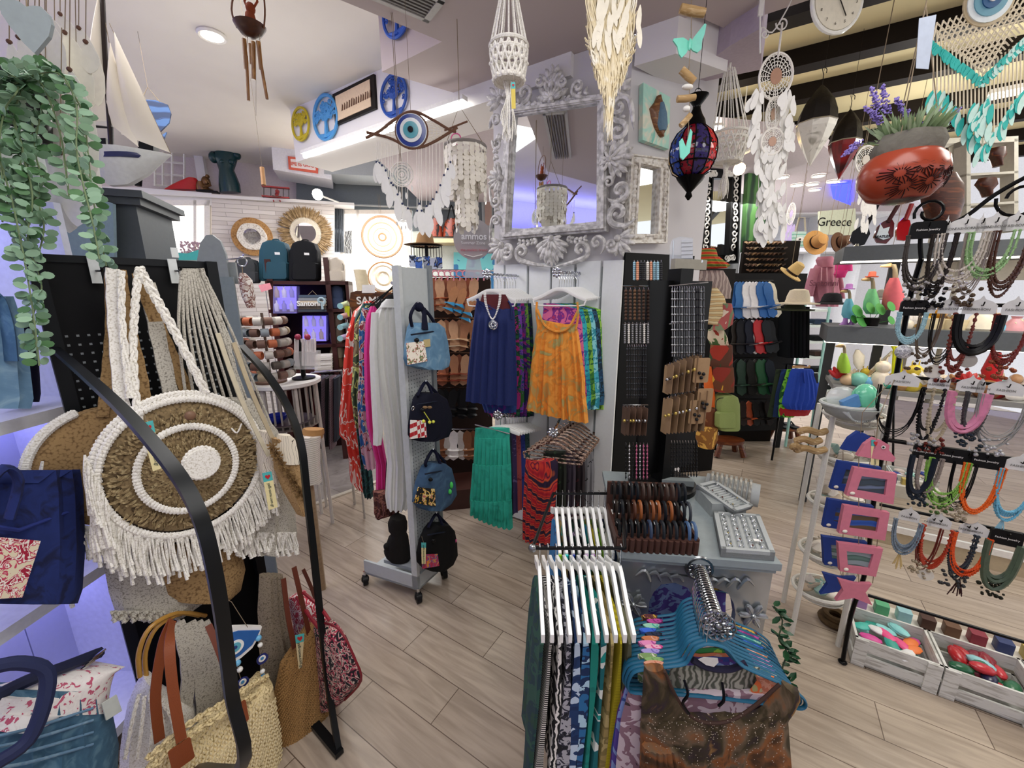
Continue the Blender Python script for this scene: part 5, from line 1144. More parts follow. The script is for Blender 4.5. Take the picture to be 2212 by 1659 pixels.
r3a,r3b=P(1075,897,2.15),PF(1140,893,.01);rod('lower twisted rod carrying the white clip hangers with skirts',r3a,r3b)
for i in range(10):
    u=.08+.9*i/10;p=lerp(r3a,r3b,u);hanger('white clip hanger of the skirt rod, %s from the front'%ORD[i],p-ZU*.07,.11,hd,U,WP,.03,.007,.07,False,grp='white hangers on the skirt rod')
SKP=gp(lerp(r3a,r3b,.05),hd);TEAL=PR(['1f9c86','2cab95','178a76'],12,'noise',1,.9,const=False,lo=.3,hi=.7,bump=.1)
t=T('teal_skirt','long teal tiered skirt clipped to the front white hanger','skirt',SKP(1065,925))
A('waistband',MB().sil(SKP,[(924,1027,1101),(934,1026,1101),(944,1025,1101)],.022,22,.003,11),TEAL,t)
A('upper_tier',MB().sil(SKP,[(944,1025,1101,.9),(970,1024,1102),(1000,1022,1103),(1004,1022,1103)],.03,26,.009,9,sub=2),TEAL,t)
A('middle_tier',MB().sil(SKP.off(.004),[(1001,1021,1104),(1050,1018,1106),(1082,1016,1106)],.034,28,.010,10,sub=2),TEAL,t)
A('bottom_tier',MB().sil(SKP.off(.008),[(1078,1015,1106),((1094,1104),1015,1106),((1107,1142),1014,1107)],.038,28,.012,9,sub=2),TEAL,t)
A('clip_bar',MB().tube([SKP(1026,917,.02),SKP(1101,937,.02)],.004),CHR,t)
for i,c_ in enumerate((['101828','1a2438'],['6a5a8a','3a2c5a'],['7a2c34','a04a4a'],['1c2a6a','2a3a8a'],['22343a','3a5a5a'])):
    pl_=gp(lerp(r3a,r3b,.22+.14*i),hd);x=1102+i*9.5
    t=T('hanging_skirt','dark patterned skirt behind the teal skirt, %s from it'%ORD[i],'skirt',pl_(x,925),'skirts behind the teal skirt')
    A('fabric',MB().sil(pl_,[(928,x-50,x+3),(980,x-52,x+5),(1060,x-54,x+7),(1112-6*i,x-54,x+8)],.03,16,.008,6,sub=2),PR(c_,30,'noise',1,.9),t)

r4a,r4b=P(1195,935,1.95),PF(1215,893,.01);rod('low rod carrying the brown tortoiseshell hangers',r4a,r4b)
TORT=PR(['4a2c20','8a6a5a','b59a88','3a2018'],40,'noise',1,.25,lo=.35,hi=.65)
for i in range(9):
    u=.0+.95*i/9;p=lerp(r4a,r4b,u)+V((.012*i,0,0));hanger('brown tortoiseshell hanger, %s from the front'%ORD[i],p-ZU*.05,.15,V((.95,-.28,0)).normalized(),U,TORT,.07,.006,.05,True,TORT,grp='tortoiseshell hangers',flat=1)
RKP=gp(r4a-ZU*0,V((.9,-.4,0)).normalized());TIE=PR(['a8182c','e0402c','1c1430','c8283a','e0642c','2a1836'],5,'rings',7,.9,const=False,lo=.1,hi=.9)
t=T('red_tie_dye_skirt','red, orange and black tie-dye skirt hanging under the tortoiseshell hangers','skirt',RKP(1170,1010))
A('fabric',MB().sil(RKP,[(992,1136,1204),(1004,1135,1206),(1060,1132,1204),(1120,1130,1196),((1162,1176),1130,1192)],.035,26,.008,6,sub=3),TIE,t)
for i,c_ in enumerate((['2a4a2c','141c14'],['1a1a22','3a3040'],['5a1c28','20141c'],['16161a','8a8a90'])):
    pl_=gp(lerp(r4a,r4b,.25+.2*i),V((.95,-.28,0)).normalized());x=1204+i*20;t=T('hanging_skirt','dark skirt right of the red tie-dye skirt, %s from it'%ORD[i],'skirt',pl_(x,990),'skirts behind the tie-dye skirt')
    A('fabric',MB().sil(pl_,[(975,x-30,x+18),(1020,x-32,x+20),(1090,x-32,x+18),(1110,x-30,x+14)],.03,14,.008,5,sub=1),PR(c_,26,'noise',1,.9),t)
# ================================================================ grey bag stand on casters
C0=V((-.5,1.818,0));CL=V((-.832,1.951,0));CRr=V((-.394,2.003,0));zt=1.735
pd=(CRr-C0).normalized();ld=(CL-C0).normalized()
t=T('pegboard_stand','tall light grey pegboard stand on black casters holding four denim bags','display stand',C0+V((.0,.1,0)))
GS=M('b9bfc0',.5,var=.03)
q_=C0+ZU*.07;L1=(CL-C0);L2=(CRr-C0)
A('base',MB().obox(q_,L1,L2*1.0,ZU*.012).obox(q_,L1,L2.normalized()*.012,ZU*.085).obox(q_,L2,L1.normalized()*.012,ZU*.085),GS,t,sm=0)
A('inner_tray',MB().obox(q_+L1*.12+L2*.2+ZU*.07,L1*.6,L2*.6,ZU*.02),M('a2a8aa',.5),t,sm=0)
A('front_post',MB().obox(C0+ZU*.07+ld*.0,ld*.035,pd*.02,ZU*(zt-.07)),M('c4c9c9',.5),t,sm=0)
A('pegboard',MB().obox(C0+ZU*.12+ld*.012+pd*.02,ld*.015,pd*.2,ZU*(zt-.125)),GS,t,sm=0)
A('back_post',MB().obox(C0+ZU*.07+pd*.2,ld*.03-ld*.0,pd*.025,ZU*(zt-.06)),M('7d8488',.5),t,sm=0)
rn2=V((pd.y,-pd.x,0));ho=MB()
for i in range(9):
    for j in range(56):
        ho.cbox(C0+pd*(.035+i*.019)+ld*.012+rn2*.0006+ZU*(.2+j*.019),pd*.005,rn2*.0012,ZU*.005)
A('peg_holes',ho,M('6d7477',.7),t,sm=0)
for (p,nm) in ((C0,''),(CL,''),(CRr,'')):
    p=p+(V((0,0,0)));c=T('x','x','x',p) if False else None
    A('caster',MB().tube([p+ZU*.03-V((.012,.006,0)),p+ZU*.03+V((.012,.006,0))],.029,16).ball(p+ZU*.035,(.022,.022,.026),10,8),M('121213',.4),t);A('caster_stem',MB().tube([p+ZU*.055,p+ZU*.085],.008),CHR,t)

st=V((-.575,1.955,.16));k=.9
stp=FP(857,1200,2.15)
t=T('black_seated_statue','small matt black seated statue on the tray of the grey stand','statue',st)
stp=Pl(st,(1,.0));A('figure',MB().sil(stp,[(1112,850,862),(1116,843,876),(1128,838,880),(1142,840,880),(1150,848,878),(1158,840,882),(1175,834,884),(1190,829,888),(1200,834,890),(1206,842,888)],.05,14,sub=1).ball(stp(836,1180,.03),.02),M('1b1917',.85,bump=.3,bs=80),t)

BP=Pl(C0+rn2*.05,pd)
def minibag(rows,hx,hy,mt,lab,pocket,pm_,band=None,extra=None,bp=None):
    pl=BP;t=T('mini_denim_bag',lab,'bag',pl(hx,rows[-1][0]));xl,xr=rows[1][1],rows[1][2];y0=rows[0][0]
    A('body',MB().sil(pl,rows,.055,16,.002,5,sub=2,sq=.6),mt,t)
    A('handle',MB().tube(catm([pl(xl+8,y0+8,.02),pl(hx-18,hy+25,.03),pl(hx-2,hy,.02),pl(hx+10,hy+22,.035),pl(hx+14,y0+10,.05)]),.008,6),NAVY,t);A('handle',MB().tube(catm([pl(hx,hy+2,-.02),pl(hx+22,hy+25,-.02),pl(xr-6,y0+10,-.02)]),.008,6),NAVY,t)
    A('pocket',MB().prism([pl(x,y,.058) for x,y in pocket],pl.n*.004),pm_,t,'contrasting fabric pocket');A('zip_band',MB().tube(catm([pl(xl+6,y0+26,.055),pl((xl+xr)/2,y0+22,.06),pl(xr-6,y0+18,.05)]),.004,5),M('1a2030',.6),t)
    A('peg',MB().tube([BP(hx-6,hy-2,-.05),BP(hx-2,hy-2,.05)],.003),CHR,t)
    A('charm',MB().ball(pl(xl+18,y0+38,.065),(.012,.008,.01)),BLK,t);return t
DENP=PR(['456b8c','5f87a6','7699b2'],18,'noise',1,.9,const=False,bump=.15)
t=minibag([(697,888,935),(708,882,950),(740,877,958),(775,874,963),(790,880,960),(797,905,945)],905,655,DENP,'light blue denim bag with strawberry print pocket, top of the grey stand',[(877,741),(915,737),(922,780),(880,788)],PR(['f2eadc','f2eadc','b04a4a','6a8a5a'],60,'noise',1,.8,lo=.5,hi=.66))
A('leather_patch',MB().prism([BP(914,734,.06),BP(928,732,.06),BP(929,748,.06),BP(917,750,.06)],BP.n*.003),M('b9a878',.7),t);A('knot',MB().ball(BP(905,663,.03),(.022,.02,.022)).tube([BP(916,665,.04),BP(918,712,.06)],[.01,.018],6,flat=.4),NAVY,t)
CHK=_new('red_white_check');m,nt,b=CHK;ck=nt.nodes.new('ShaderNodeTexChecker');ck.inputs['Scale'].default_value=50;ck.inputs['Color1'].default_value=lin('b3202c');ck.inputs['Color2'].default_value=lin('efe9e4')
nt.links.new(tc(nt),ck.inputs['Vector']);nt.links.new(ck.outputs[0],b.inputs['Base Color'])
t=minibag([(848,905,935),(860,895,955),(890,888,966),(920,884,968),(940,884,960),(950,890,930)],922,825,M('0e1020',.8,bump=.1),'black denim bag with red check pocket and yellow flowers, second on the grey stand',[(886,907),(918,908),(921,944),(885,948)],m)
A('yellow_flowers',MB().ball(BP(915,910,.08),.008).ball(BP(928,912,.08),.008).ball(BP(936,911,.08),.008).tube([BP(916,890,.075),BP(928,908,.08)],.002),M('d8dc50',.5),t);A('bow',MB().ball(BP(918,880,.075),(.012,.006,.007)).ball(BP(928,880,.075),(.012,.006,.007)),M('7a6040',.8),t);A('chain',MB().tube(curl(BP(892,883,.07),.012,BP.d,ZU),.0016,4),CHR,t)
t=minibag([(998,925,950),(1008,912,965),(1040,900,975),(1065,895,978),(1085,893,965),(1098,905,945)],938,972,PR(['28405c','34506e','42607c'],18,'noise',1,.9,const=False,bump=.15),'blue denim bag with yellow flower print pocket, third on the grey stand',[(903,1052),(938,1056),(940,1094),(893,1086)],PR(['101014','14141a','d8a83a','e8d8a0','c85a5a'],45,'noise',1,.8,lo=.45,hi=.72))
A('green_trim',MB().ball(BP(975,1048,.06),(.01,.01,.02)).ball(BP(972,1062,.06),(.01,.01,.015)),M('48c85a',.6),t)
t=minibag([(1130,930,960),(1142,918,972),(1165,908,978),(1195,902,980),(1215,903,970),(1228,915,950)],945,1110,M('0b0b0d',.8,bump=.1),'black bag with pink flowered pocket, lowest on the grey stand',[(910,1198),(944,1196),(948,1222),(912,1228)],PR(['b0284c','c03a5a','3a5aa0','e08a3a'],45,'noise',1,.8,lo=.45,hi=.65))
A('pink_flower',MB().ball(BP(982,1168,.04),(.012,.01,.016)),M('e85a9a',.6),t);paper_tag(BP.off(.07),((910,1172),(920,1172),(919,1218),(911,1218)),'narrow cream tag on the lowest black bag of the stand',heart=False)
# ---- long garments on the rail left of the stand
RL=V((-.56,1.93,1.66));RR_=V((-.80,2.9,1.66))
t=T('dress_rail','thin steel rail holding the long dresses behind the grey stand','rail',(RL+RR_)/2);A('bar',MB().tube([RL-V((-.02,.08,0)),RR_],.008),CHR,t);A('post',MB().tube([RR_,V((RR_.x,RR_.y,0))],.012),CHR,t)
gdir=V((.97,.24,0)).normalized()
def dress(u,rows,mt,lab,fold=.012,nf=3,sleeve=None,nm='long_dress',dp=.035,extra=None):
    pl=Pl(lerp(RL,RR_,u),gdir);t=T(nm,lab,'dress',pl((rows[0][1]+rows[0][2])/2,rows[0][0]))
    A('cloth',MB().sil(pl,rows,dp,18,fold,nf,u*9,sub=3),mt,t)
    q_=lerp(RL,RR_,u);A('loop',MB().tube([pl((rows[0][1]+rows[0][2])/2,rows[0][0]+3),q_],.003),BLK,t)
    if sleeve:A('sleeve',MB().sil(pl.off(.045),sleeve,.02,10,.004,2,sub=2),mt,t)
    return t
TH=lambda *c,s=7,k='noise',d=2,lo=.42,hi=.6:PR(list(c),s,k,d,.85,lo=lo,hi=hi)
t=dress(.06,[(648,842,853,.5),(656,826,856),(672,812,862),(700,802,866),(800,808,872),(900,826,880),(1000,836,886),(1070,832,888),(1098,836,880)],M('dcdcd8',.9,bump=.05,var=.03),'long white dress nearest the grey stand',.015,4,[(675,802,818),(760,798,816),(860,802,822),(930,806,828),(960,806,824)],'white_dress')
A('collar',MB().sil(Pl(lerp(RL,RR_,.06),gdir).off(.03),[(646,834,852),(655,824,854),(664,820,856)],.02,10),M('e2e2de',.9),t)
dress(.2,[(662,800,815,.6),(690,790,814),(760,786,814),(850,788,815),(920,792,822),(1000,812,836),(1070,812,838),(1077,814,838)],M('d8348c',.9,var=.05),'bright pink long dress next to the white one',.012,3)
dress(.33,[(665,782,800,.6),(700,775,800),(800,776,800),(870,772,800),(930,775,806),(990,782,812),(1010,788,812)],TH('2c5c9c','2a6aa0','d8ccc0','8a2c3a','c8a0b0',s=9),'blue, white and pink printed dress behind the pink one',.01,3)
dress(.42,[(660,790,812,.6),(700,766,795),(800,762,792),(850,758,785),(905,764,788),(922,768,786)],TH('8a7a5c','5c4a38','c8cc7c','3a4a34',s=8),'olive brown printed tunic between the blue and teal dresses',.01,3)
dress(.52,[(655,784,806,.6),(690,766,795),(780,762,790),(900,766,795),(1000,778,802),(1060,784,808),(1072,788,806)],TH('1c3c40','2a5a58','142c30',s=9),'dark teal printed long dress',.01,3)
dress(.68,[(650,790,812,.6),(672,764,800),(720,748,786),(780,742,784),(860,736,778),(900,732,776),(940,732,775),(948,745,772),(990,752,790),(1040,756,795),(1056,775,793)],TH('d8382c','d8382c','f0dcd4','e24a3a',s=5,d=3,lo=.45,hi=.62),'red kaftan with large white leaf print, farthest left on the dress rail',.014,3,nm='red_kaftan')
dress(.13,[(1060,805,860),(1090,808,868),(1105,808,862),(1118,812,822,.6)],TH('6a3a34','8a5a4c','4a2420',s=20),'brown lacy hem showing under the pink and white dresses',.012,5)
for i in range(6):
    u=.06+.125*i;hanger('black hanger on the dress rail, %s from the stand'%ORD[i],lerp(RL,RR_,u)-ZU*.06,.09,gdir,-ld,M('151517',.5),.05,.008,.05,False,grp='black hangers of the dress rail')
# ================================================================ things hung in the centre
def dir_pl(Z,px,py,yaw=0):return FP(px,py,Z,yaw)

EY=FP(890,283,1.75,0);k=1.75/F;c=EY(889,283);ax=AX(EY);BRN=M('6b4a38',.8)
t=T('evil_eye_dreamcatcher','large twig eye dreamcatcher with blue glass eye and long cords ending in white feathers','dreamcatcher',c)
A('twig_frame',MB().tube(catm([EY(792,286),EY(820,292),EY(850,302),EY(880,318),EY(910,318),EY(940,305),EY(965,290),EY(988,275)]),.006,6).tube(catm([EY(790,298),EY(820,283),EY(850,260),EY(880,243),EY(905,244),EY(940,262),EY(970,280),EY(985,285)]),.006,6).tube([EY(960,282),EY(1010,262)],.004),BRN,t)
for R,col,o in ((.068,'d8e0e4',0),(.064,'2a3f8c',.004),(.048,'e8ebea',.008),(.033,'5aa6b4',.012),(.012,'141820',.018)):A('eye_disc',MB().disc(c+ax[2]*o,R,.005,ax,32),M(col,.12),t)
A('eye_rim',MB().ring(c,.07,.005,ax,28,6),BRN,t)
wb=MB();random.seed(3)
for sg_,xe in ((1,980),(-1,800)):
    tip=EY(xe,283 if sg_>0 else 291)
    for i in range(9):q=-.9+i*.22;a=c+ax[0]*sg_*.068*cos(q)+ZU*.068*sin(q);wb.tube([a,lerp(a,tip,.9)],.001,4)
    for j in range(1,8):
        u=j/8;wb.tube([lerp(c+ax[0]*sg_*.068*cos(q)+ZU*.068*sin(q),tip,u) for q in (-.9,-.4,0,.4,.9)],.001,4)
A('web',wb,M('e8e0d0',.9),t,kind='stuff')
co=MB();ff=MB();bd2=MB()
cords=[(812,350),(818,352),(824,357),(832,368),(838,385),(844,395),(858,420),(868,440),(880,450),(905,440),(910,455),(920,445),(928,440),(934,430),(942,415),(950,400),(958,378),(966,365),(972,350),(900,455),(848,400)]
for x,y in cords:
    ys=300+16*(1-((x-890)/90)**2);co.tube([EY(x,ys),EY(x+1,y)],.0018,4);bd2.ball(EY(x+1,y),.005,6,5);feather(ff,EY(x+1,y),(rnd(-.2,.2),0,-1),rnd(.07,.1),.03)
for x,y in ((815,350),(830,372),(842,400),(856,425),(905,455),(915,460),(925,460),(940,435),(955,400),(962,380)):
    feather(ff,EY(x,y,.01),(rnd(-.3,.3),0,-1),rnd(.08,.11),.035)
A('cords',co,M('eee9e0',.9),t);A('feathers',ff,FEAW,t,kind='stuff');A('beads',bd2,M('23305a',.4),t,kind='stuff');hz=EY(887,240);A('hanging_cord',MB().tube([hz,V((hz.x,hz.y,HC))],.001,4),CORD,t)
WD=FP(867,378,1.95,0)
web_disc(WD,868,377,24,'white ringed lace hoop hanging in front of the eye dreamcatcher cords',['f2f0ea','b9c2bd','f2f0ea','aab4b0','f2f0ea','b9c2bd','f2f0ea'],None,True,'f0ece4',fr=4)
web_disc(WD,870,462,16,'smaller white ringed lace hoop below the larger one',['f2f0ea','b9c2bd','f2f0ea','b9c2bd'],None,True,'f0ece4',fr=4)

CP=FP(1008,400,2.0,0);cc=CP(1005,318);CAP=M('efe9dc',.25,var=.06,bs=20)
t=T('capiz_shell_chime','round lamp-like chime of cream capiz shell discs left of the carved mirror','wind chime',cc)
A('hoop',MB().ring(cc,.1,.008,(V((1,0,0)),V((0,1,0))),24,6),M('8a8480',.6),t);sh=MB();random.seed(7)
for i in range(22):
    q=2*pi*i/22;n_=12 if sin(q)>.3 else (7+int(5*abs(cos(q/1.0))) if False else 9)
    r_=.1;L_=10+int(3*sin(i*1.9))
    for j in range(L_):
        p=cc+V((cos(q)*r_,sin(q)*r_,-.012-j*.021));a=V((-sin(q),cos(q),0));nn=(V((cos(q),sin(q),0))+V((rnd(-.4,.4),rnd(-.4,.4),rnd(-.2,.2)))).normalized();a=ZU.cross(nn).normalized();sh.disc(p,.0155,.001,(a,nn.cross(a),nn),9)
for i in range(14):
    q=2*pi*i/14
    for j in range(15+(i%3)):p=cc+V((cos(q)*.055,sin(q)*.055,-.05-j*.021));nn=V((cos(q+rnd(-.5,.5)),sin(q+rnd(-.5,.5)),rnd(-.2,.2))).normalized();a=ZU.cross(nn).normalized();sh.disc(p,.0155,.001,(a,nn.cross(a),nn),9)
A('shell_strings',sh,CAP,t,kind='stuff');A('hanger_wire',MB().tube([cc+V((-.1,0,0)),CP(992,228),cc+V((.1,0,0))],.0018).tube([CP(992,228),V((CP(992,228).x,CP(992,228).y,HS))],.0018),CORD,t)
A('pink_ring',MB().ring(CP(985,300),.024,.003,(V((1,0,0)),ZU),16,6),M('e05a9a',.3),t)

AM=FP(1022,517,2.6,6);c=AM(1022,517);R=42*mpp(c)
t=T('round_shop_sign','round grey ammos sign with white surfer logo standing above the sandal rack','sign',c)
ax=AX(AM);A('disc',MB().disc(c,R,.008,ax,40),PR(['a7a3a6','b4b0b2','b9a5aa'],2,'noise',0,.4,const=False),t)
text('lettering','ammos',AM(1024,511,.014),AM.d,ZU,.042,M('f4f4f6',.4),t,.003,True);text('lettering','Summer Zone',AM(1022,525,.014),AM.d,ZU,.02,M('f4f4f6',.4),t,.002)
text('lettering','the coolest brand',AM(1024,540,.014),AM.d,ZU,.018,M('d06a7a',.5),t,.002)
A('surfer_logo',MB().prism([AM(x,y,.012) for x,y in ((1016,484),(1022,482),(1025,487),(1020,490),(1026,494),(1034,490),(1028,500),(1020,504),(1018,499),(1023,495),(1016,490))],AM.n*.003),WHT,t,sm=0)
A('stand',MB().prism([AM(1010,555),AM(1036,555),AM(1045,600),AM(1003,600)],-AM.n*.01),GL('d8dce4',.1,.5),t,sm=0)
A('white_ring_edge',MB().tube([AM(1003,550,.014),AM(1022,555,.014),AM(1042,550,.014)],.004),WHT,t)

def macrame(px,ytop,ybas,ybot,rx,Z,lab,tassel,ceil=HS):
    pl=FP(px,(ybas+ybot)/2,Z);k=Z/F;c=pl(px,ybas);R=rx*k;h=(ybot-ybas)*k;t=T('macrame_plant_hanger',lab,'plant hanger',c,'white macrame plant hangers')
    m_=MB();X,Y=V((1,0,0)),V((0,1,0))
    for i in range(16):q=2*pi*i/16;tip=pl(px,ytop)+V((cos(q)*R*.28,sin(q)*R*.28,0));m_.tube([c+X*cos(q)*R+Y*sin(q)*R,tip],.0028,5)
    A('cords',m_,ROPE,t);g=MB();r_=[(1,0),(.97,.25),(.93,.5),(.88,.75),(.78,1)]
    for (s_,f) in r_[::4]+[(.97,.22)]:g.ring(c-ZU*h*f,R*s_,.006,(X,Y),26,6)
    for i in range(16):
        for d_ in (1,-1):
            pts=[]
            for j in range(9):f=j/8;q=2*pi*(i+d_*f*1.5)/16;s_=1-.2*f*f;pts.append(c+X*cos(q)*R*s_+Y*sin(q)*R*s_-ZU*h*(.08+.9*f))
            g.tube(pts,.0042,5)
    for i in range(16):q=2*pi*i/16;g.ball(c+X*cos(q)*R*.96+Y*sin(q)*R*.96-ZU*h*.5,.008,6,5);g.ball(c+X*cos(q)*R*.8+Y*sin(q)*R*.8-ZU*h*.97,.009,6,5)
    A('knotted_basket',g,ROPE,t);A('basket_floor',MB().disc(c-ZU*h*.98,R*.74,.006,(X,Y,ZU),20),ROPE,t)
    s=MB();random.seed(int(px));b0=c-ZU*h
    for i in range(22):q=rnd(0,6.3);s.tube(catm([b0+X*cos(q)*.02,b0+V((cos(q)*.008,sin(q)*.008,-.05)),b0+V((cos(q)*rnd(.005,.03),sin(q)*.02,-tassel*k*.6)),b0+V((cos(q)*rnd(.0,.03),sin(q)*.015,-tassel*k*rnd(.85,1)))],3),.002,4)
    A('tassel',s,ROPE,t,kind='stuff');tp=pl(px,ytop);A('top_cord',MB().tube([tp,V((tp.x,tp.y,ceil))],.006),ROPE,t);return t
macrame(1099,-45,100,165,40,1.35,'white knotted macrame plant hanger with long tassel left above the carved mirror',120)
macrame(1576,150,290,345,36,2.1,'white macrame plant hanger right of the coloured glass lantern',75)
paper_tag(FP(1110,220,1.3),((1104,178),(1113,178),(1114,235),(1105,235)),'yellow paper tag dangling from the macrame hanger tassel','d8c25a',wr=False)

YP=FP(1310,100,1.25);random.seed(14);ym=MB();k=1.25/F
t=T('shaggy_yarn_hanging','cream shaggy yarn and feather wall hanging in front of the mirror top','wall hanging',YP(1320,10))
for i in range(760):
    x=rnd(-44,60);y0=rnd(-60,30) if random.random()<.5 else rnd(-20,140);yb=235-abs(x-8)*1.9+rnd(-30,15)+(60 if -5<x<14 and i%3==0 else 0)
    y0=min(y0,yb-40);n_=6;pts=[]
    for j in range(n_+1):u=j/n_;pts.append(YP(1312+x*(1-.35*u)+6*sin(u*5+i),y0+(yb-y0)*u,.02*sin(i*7)+.006*sin(u*9+i)))
    ym.tube(pts,[rnd(.0014,.003)]*n_+[.001],4)
A('yarn',ym,PR(['efe6cf','e2d3ae','f3eee0'],20,'noise',0,.95,const=False),t,kind='stuff');yf=MB()
for i in range(26):feather(yf,YP(rnd(1285,1385),rnd(-20,70),.03),(rnd(-.35,.35),0,-1),rnd(.05,.08),.016)
A('feathers',yf,M('ece5d2',.9),t,kind='stuff');A('yarn_bar',MB().tube([YP(1262,-45),YP(1385,-45)],.01),WOOD(['8a6a44','a5845c'],4),t)
a_=YP(1320,-45);A('cord',MB().tube([a_,V((a_.x,a_.y,HS))],.002),CORD,t)

SR=Pl(P(975,800,3.0),(.97,.2));t=T('sandal_rack','tall rack of leather sandals between the denim bags and the navy top','rack',V((SR(975,900).x,SR(975,900).y,0)))
a0,a1=SR(925,600,-.1),SR(1060,600,-.1)
A('back_panel',MB().obox(V((a0.x,a0.y,.1)),V((a1.x-a0.x,a1.y-a0.y,0)),-SR.n*.03,ZU*(a0.z-.1)),M('2a1d18',.7),t,sm=0)
A('base',MB().obox(V((a0.x,a0.y,0)),V((a1.x-a0.x,a1.y-a0.y,0)),SR.n*.3,ZU*.16),M('3f2018',.5),t,sm=0);A('rail',MB().tube([SR(925,583,.05),SR(1080,585,.05)],.006),CHR,t)
def sandal(p,ang,col,sole,lab,L=.2,grp='hanging sandals',straps=2,tilt=.15):
    """flat sandal hanging by its strap, sole facing the room"""
    d_=V((sin(ang),-.15,-cos(ang))).normalized();a=SR.d;a=(a-d_*a.dot(d_)).normalized();n_=a.cross(d_)
    if n_.y>0:n_=-n_
    t=T('sandal',lab,'sandal',p,grp);o=[]
    for s_,u in ((.0,.0),(.35,.1),(.42,.3),(.3,.5),(.42,.75),(.38,.92),(.0,1.0)):o.append((s_*.36,u))
    loop=[p+a*s_*L+d_*u*L for s_,u in o]+[p-a*s_*L+d_*u*L for s_,u in o[::-1] if s_]
    A('sole',MB().prism(loop,-n_*.012),M(sole,.6),t)
    m_=MB()
    for u in ((.62,.82) if straps==2 else (.7,)):m_.tube([p+d_*L*u-a*L*.17-n_*.004,p+d_*L*u-a*L*.1+n_*.035,p+d_*L*u+a*L*.1+n_*.035,p+d_*L*u+a*L*.17-n_*.004],.016 if straps==2 else .026,6,flat=.25)
    A('strap',m_,M(col,.5),t);return t
random.seed(21);rows_=[(600,['6a3420','a8522c','8a4a2c','6a3420','b8864c','9c2a28'],'top'),(690,['c9a27c','b08a64','cdbd9c','d8c8ae','c2a484'],'second'),(765,['7a3a24','8a4a30','b06a44','7a3020','a05a3c'],'third'),(840,['101012','18181a','141416','1c1c1e','101010'],'fourth'),(930,['8a5a38','7a4a2c','e8e4de','f0ece8','efe9e2'],'lowest')]
for (y,cl,nm) in rows_:
    cl=cl+cl[:2]
    for i,c_ in enumerate(cl):
        x=938+i*(98/len(cl))+rnd(-3,3);sandal(SR(x,y,.02+.03*(i%2)),rnd(-.25,.1),c_,{'fourth':'1a1a1c','lowest':c_}.get(nm,random.choice(['b8805a','cfa27c','9c5a3c'])),'%s leather sandal in the %s row of the sandal rack, %s from left'%({'fourth':'black','lowest':'flat','second':'pale'}.get(nm,'brown'),nm,ORD[i]),.235)
    A('row_rail',MB().tube([SR(930,y-3,.01),SR(1055,y-3,.01)],.004),CHR,bpy.data.objects['sandal_rack'])
for i,(x,y) in enumerate(((985,618),(1003,622),(1020,640))):
    p=SR(x,y,.16);sandal(p,.3*-1,'2f8fc0','c98a5a','turquoise strap sandal sticking out of the top row, %s from left'%ORD[i],.2,'turquoise sandals')
for i in range(9):
    x=940+i*13;S('pink_shoe_hook',MB().tube(curl(SR(x,592,.06),.025,SR.d,ZU,0,.8,.7)+[SR(x+1,606,.06)],.005,5),M('ee9cab',.4),'small pink shoe hook on the sandal rail, %s from left'%ORD[i],'hook','pink shoe hooks')

for i,(x,y,c_) in enumerate(((1003,1072,'9a3a3c'),(1012,1084,'8a3034'))):
    p=G(x,y);t=T('flip_flop',['red flip-flop on the floor by the teal skirt, farther one','red and white flip-flop on the floor, nearer one'][i],'flip-flop',p);lp=[p+V((cos(q)*.045,sin(q)*.1,.002)) for q in [2*pi*j/14 for j in range(14)]]
    lp=[V((p.x+cos(.5)*(v.x-p.x)-sin(.5)*(v.y-p.y)+0,p.y+sin(.5)*(v.x-p.x)+cos(.5)*(v.y-p.y),.001)) for v in [p+V((cos(q)*.12,sin(q)*.045,0)) for q in [2*pi*j/14 for j in range(14)]]]
    A('sole',MB().prism(lp,ZU*.015),M(c_,.7),t);A('strap',MB().tube([p+V((-.03,.03,.015)),p+V((.03,.01,.045)),p+V((.0,-.04,.015))],.007),M('e8dcdc',.6) if i else M(c_,.6),t)

HP=FP(920,520,2.9,5);t=T('brown_felt_hat','tan felt hat with dark brim on top of the pouch display','hat',HP(918,528));A('crown',MB().sil(HP,[(500,908,928),(506,902,934),(524,898,938),(528,897,940)],.06,12),M('a8835a',.9),t);A('brim',MB().lathe(HP(915,529),[(.1,-.006),(.14,0),(.1,.006)],24),M('7a5c3c',.9),t)
t=T('pouch_display','small rotating rack of blue printed phone pouches under the tan hat','display',HP(918,585));random.seed(1)
A('ring',MB().ring(HP(920,532),.11,.006,(V((1,0,0)),V((0,1,0))),20,6),BLK,t);A('pole',MB().tube([HP(920,530),V((HP(920,530).x,HP(920,530).y,0))],.012),BLK,t)
for i,(x,y) in enumerate(((892,556),(905,560),(922,558),(935,562),(948,560))):A('pouch',MB().bev(HP(x,y+8,.05+.02*(i%2)),HP.d*.05,ZU*.08,HP.n*.008,.006),PR(['2c4a9c','3a6ac8','1a2440','c8d4e8'],20,'noise',1,.3),t)
for i in range(12):x=888+i*6;A('lanyard',MB().tube([HP(x,532,.04),HP(x+1,556,.05)],.003,4),BLK,t)
SB_=DG.off(.35);t=T('beige_wall_shelf','beige shelf on the far wall with dark leather handbags','shelf',SB_(960,515));A('board',MB().obox(SB_(895,515),SB_(1065,515)-SB_(895,515),-SB_.n*.34,-ZU*.05),M('c9b48c',.6),t,sm=0)
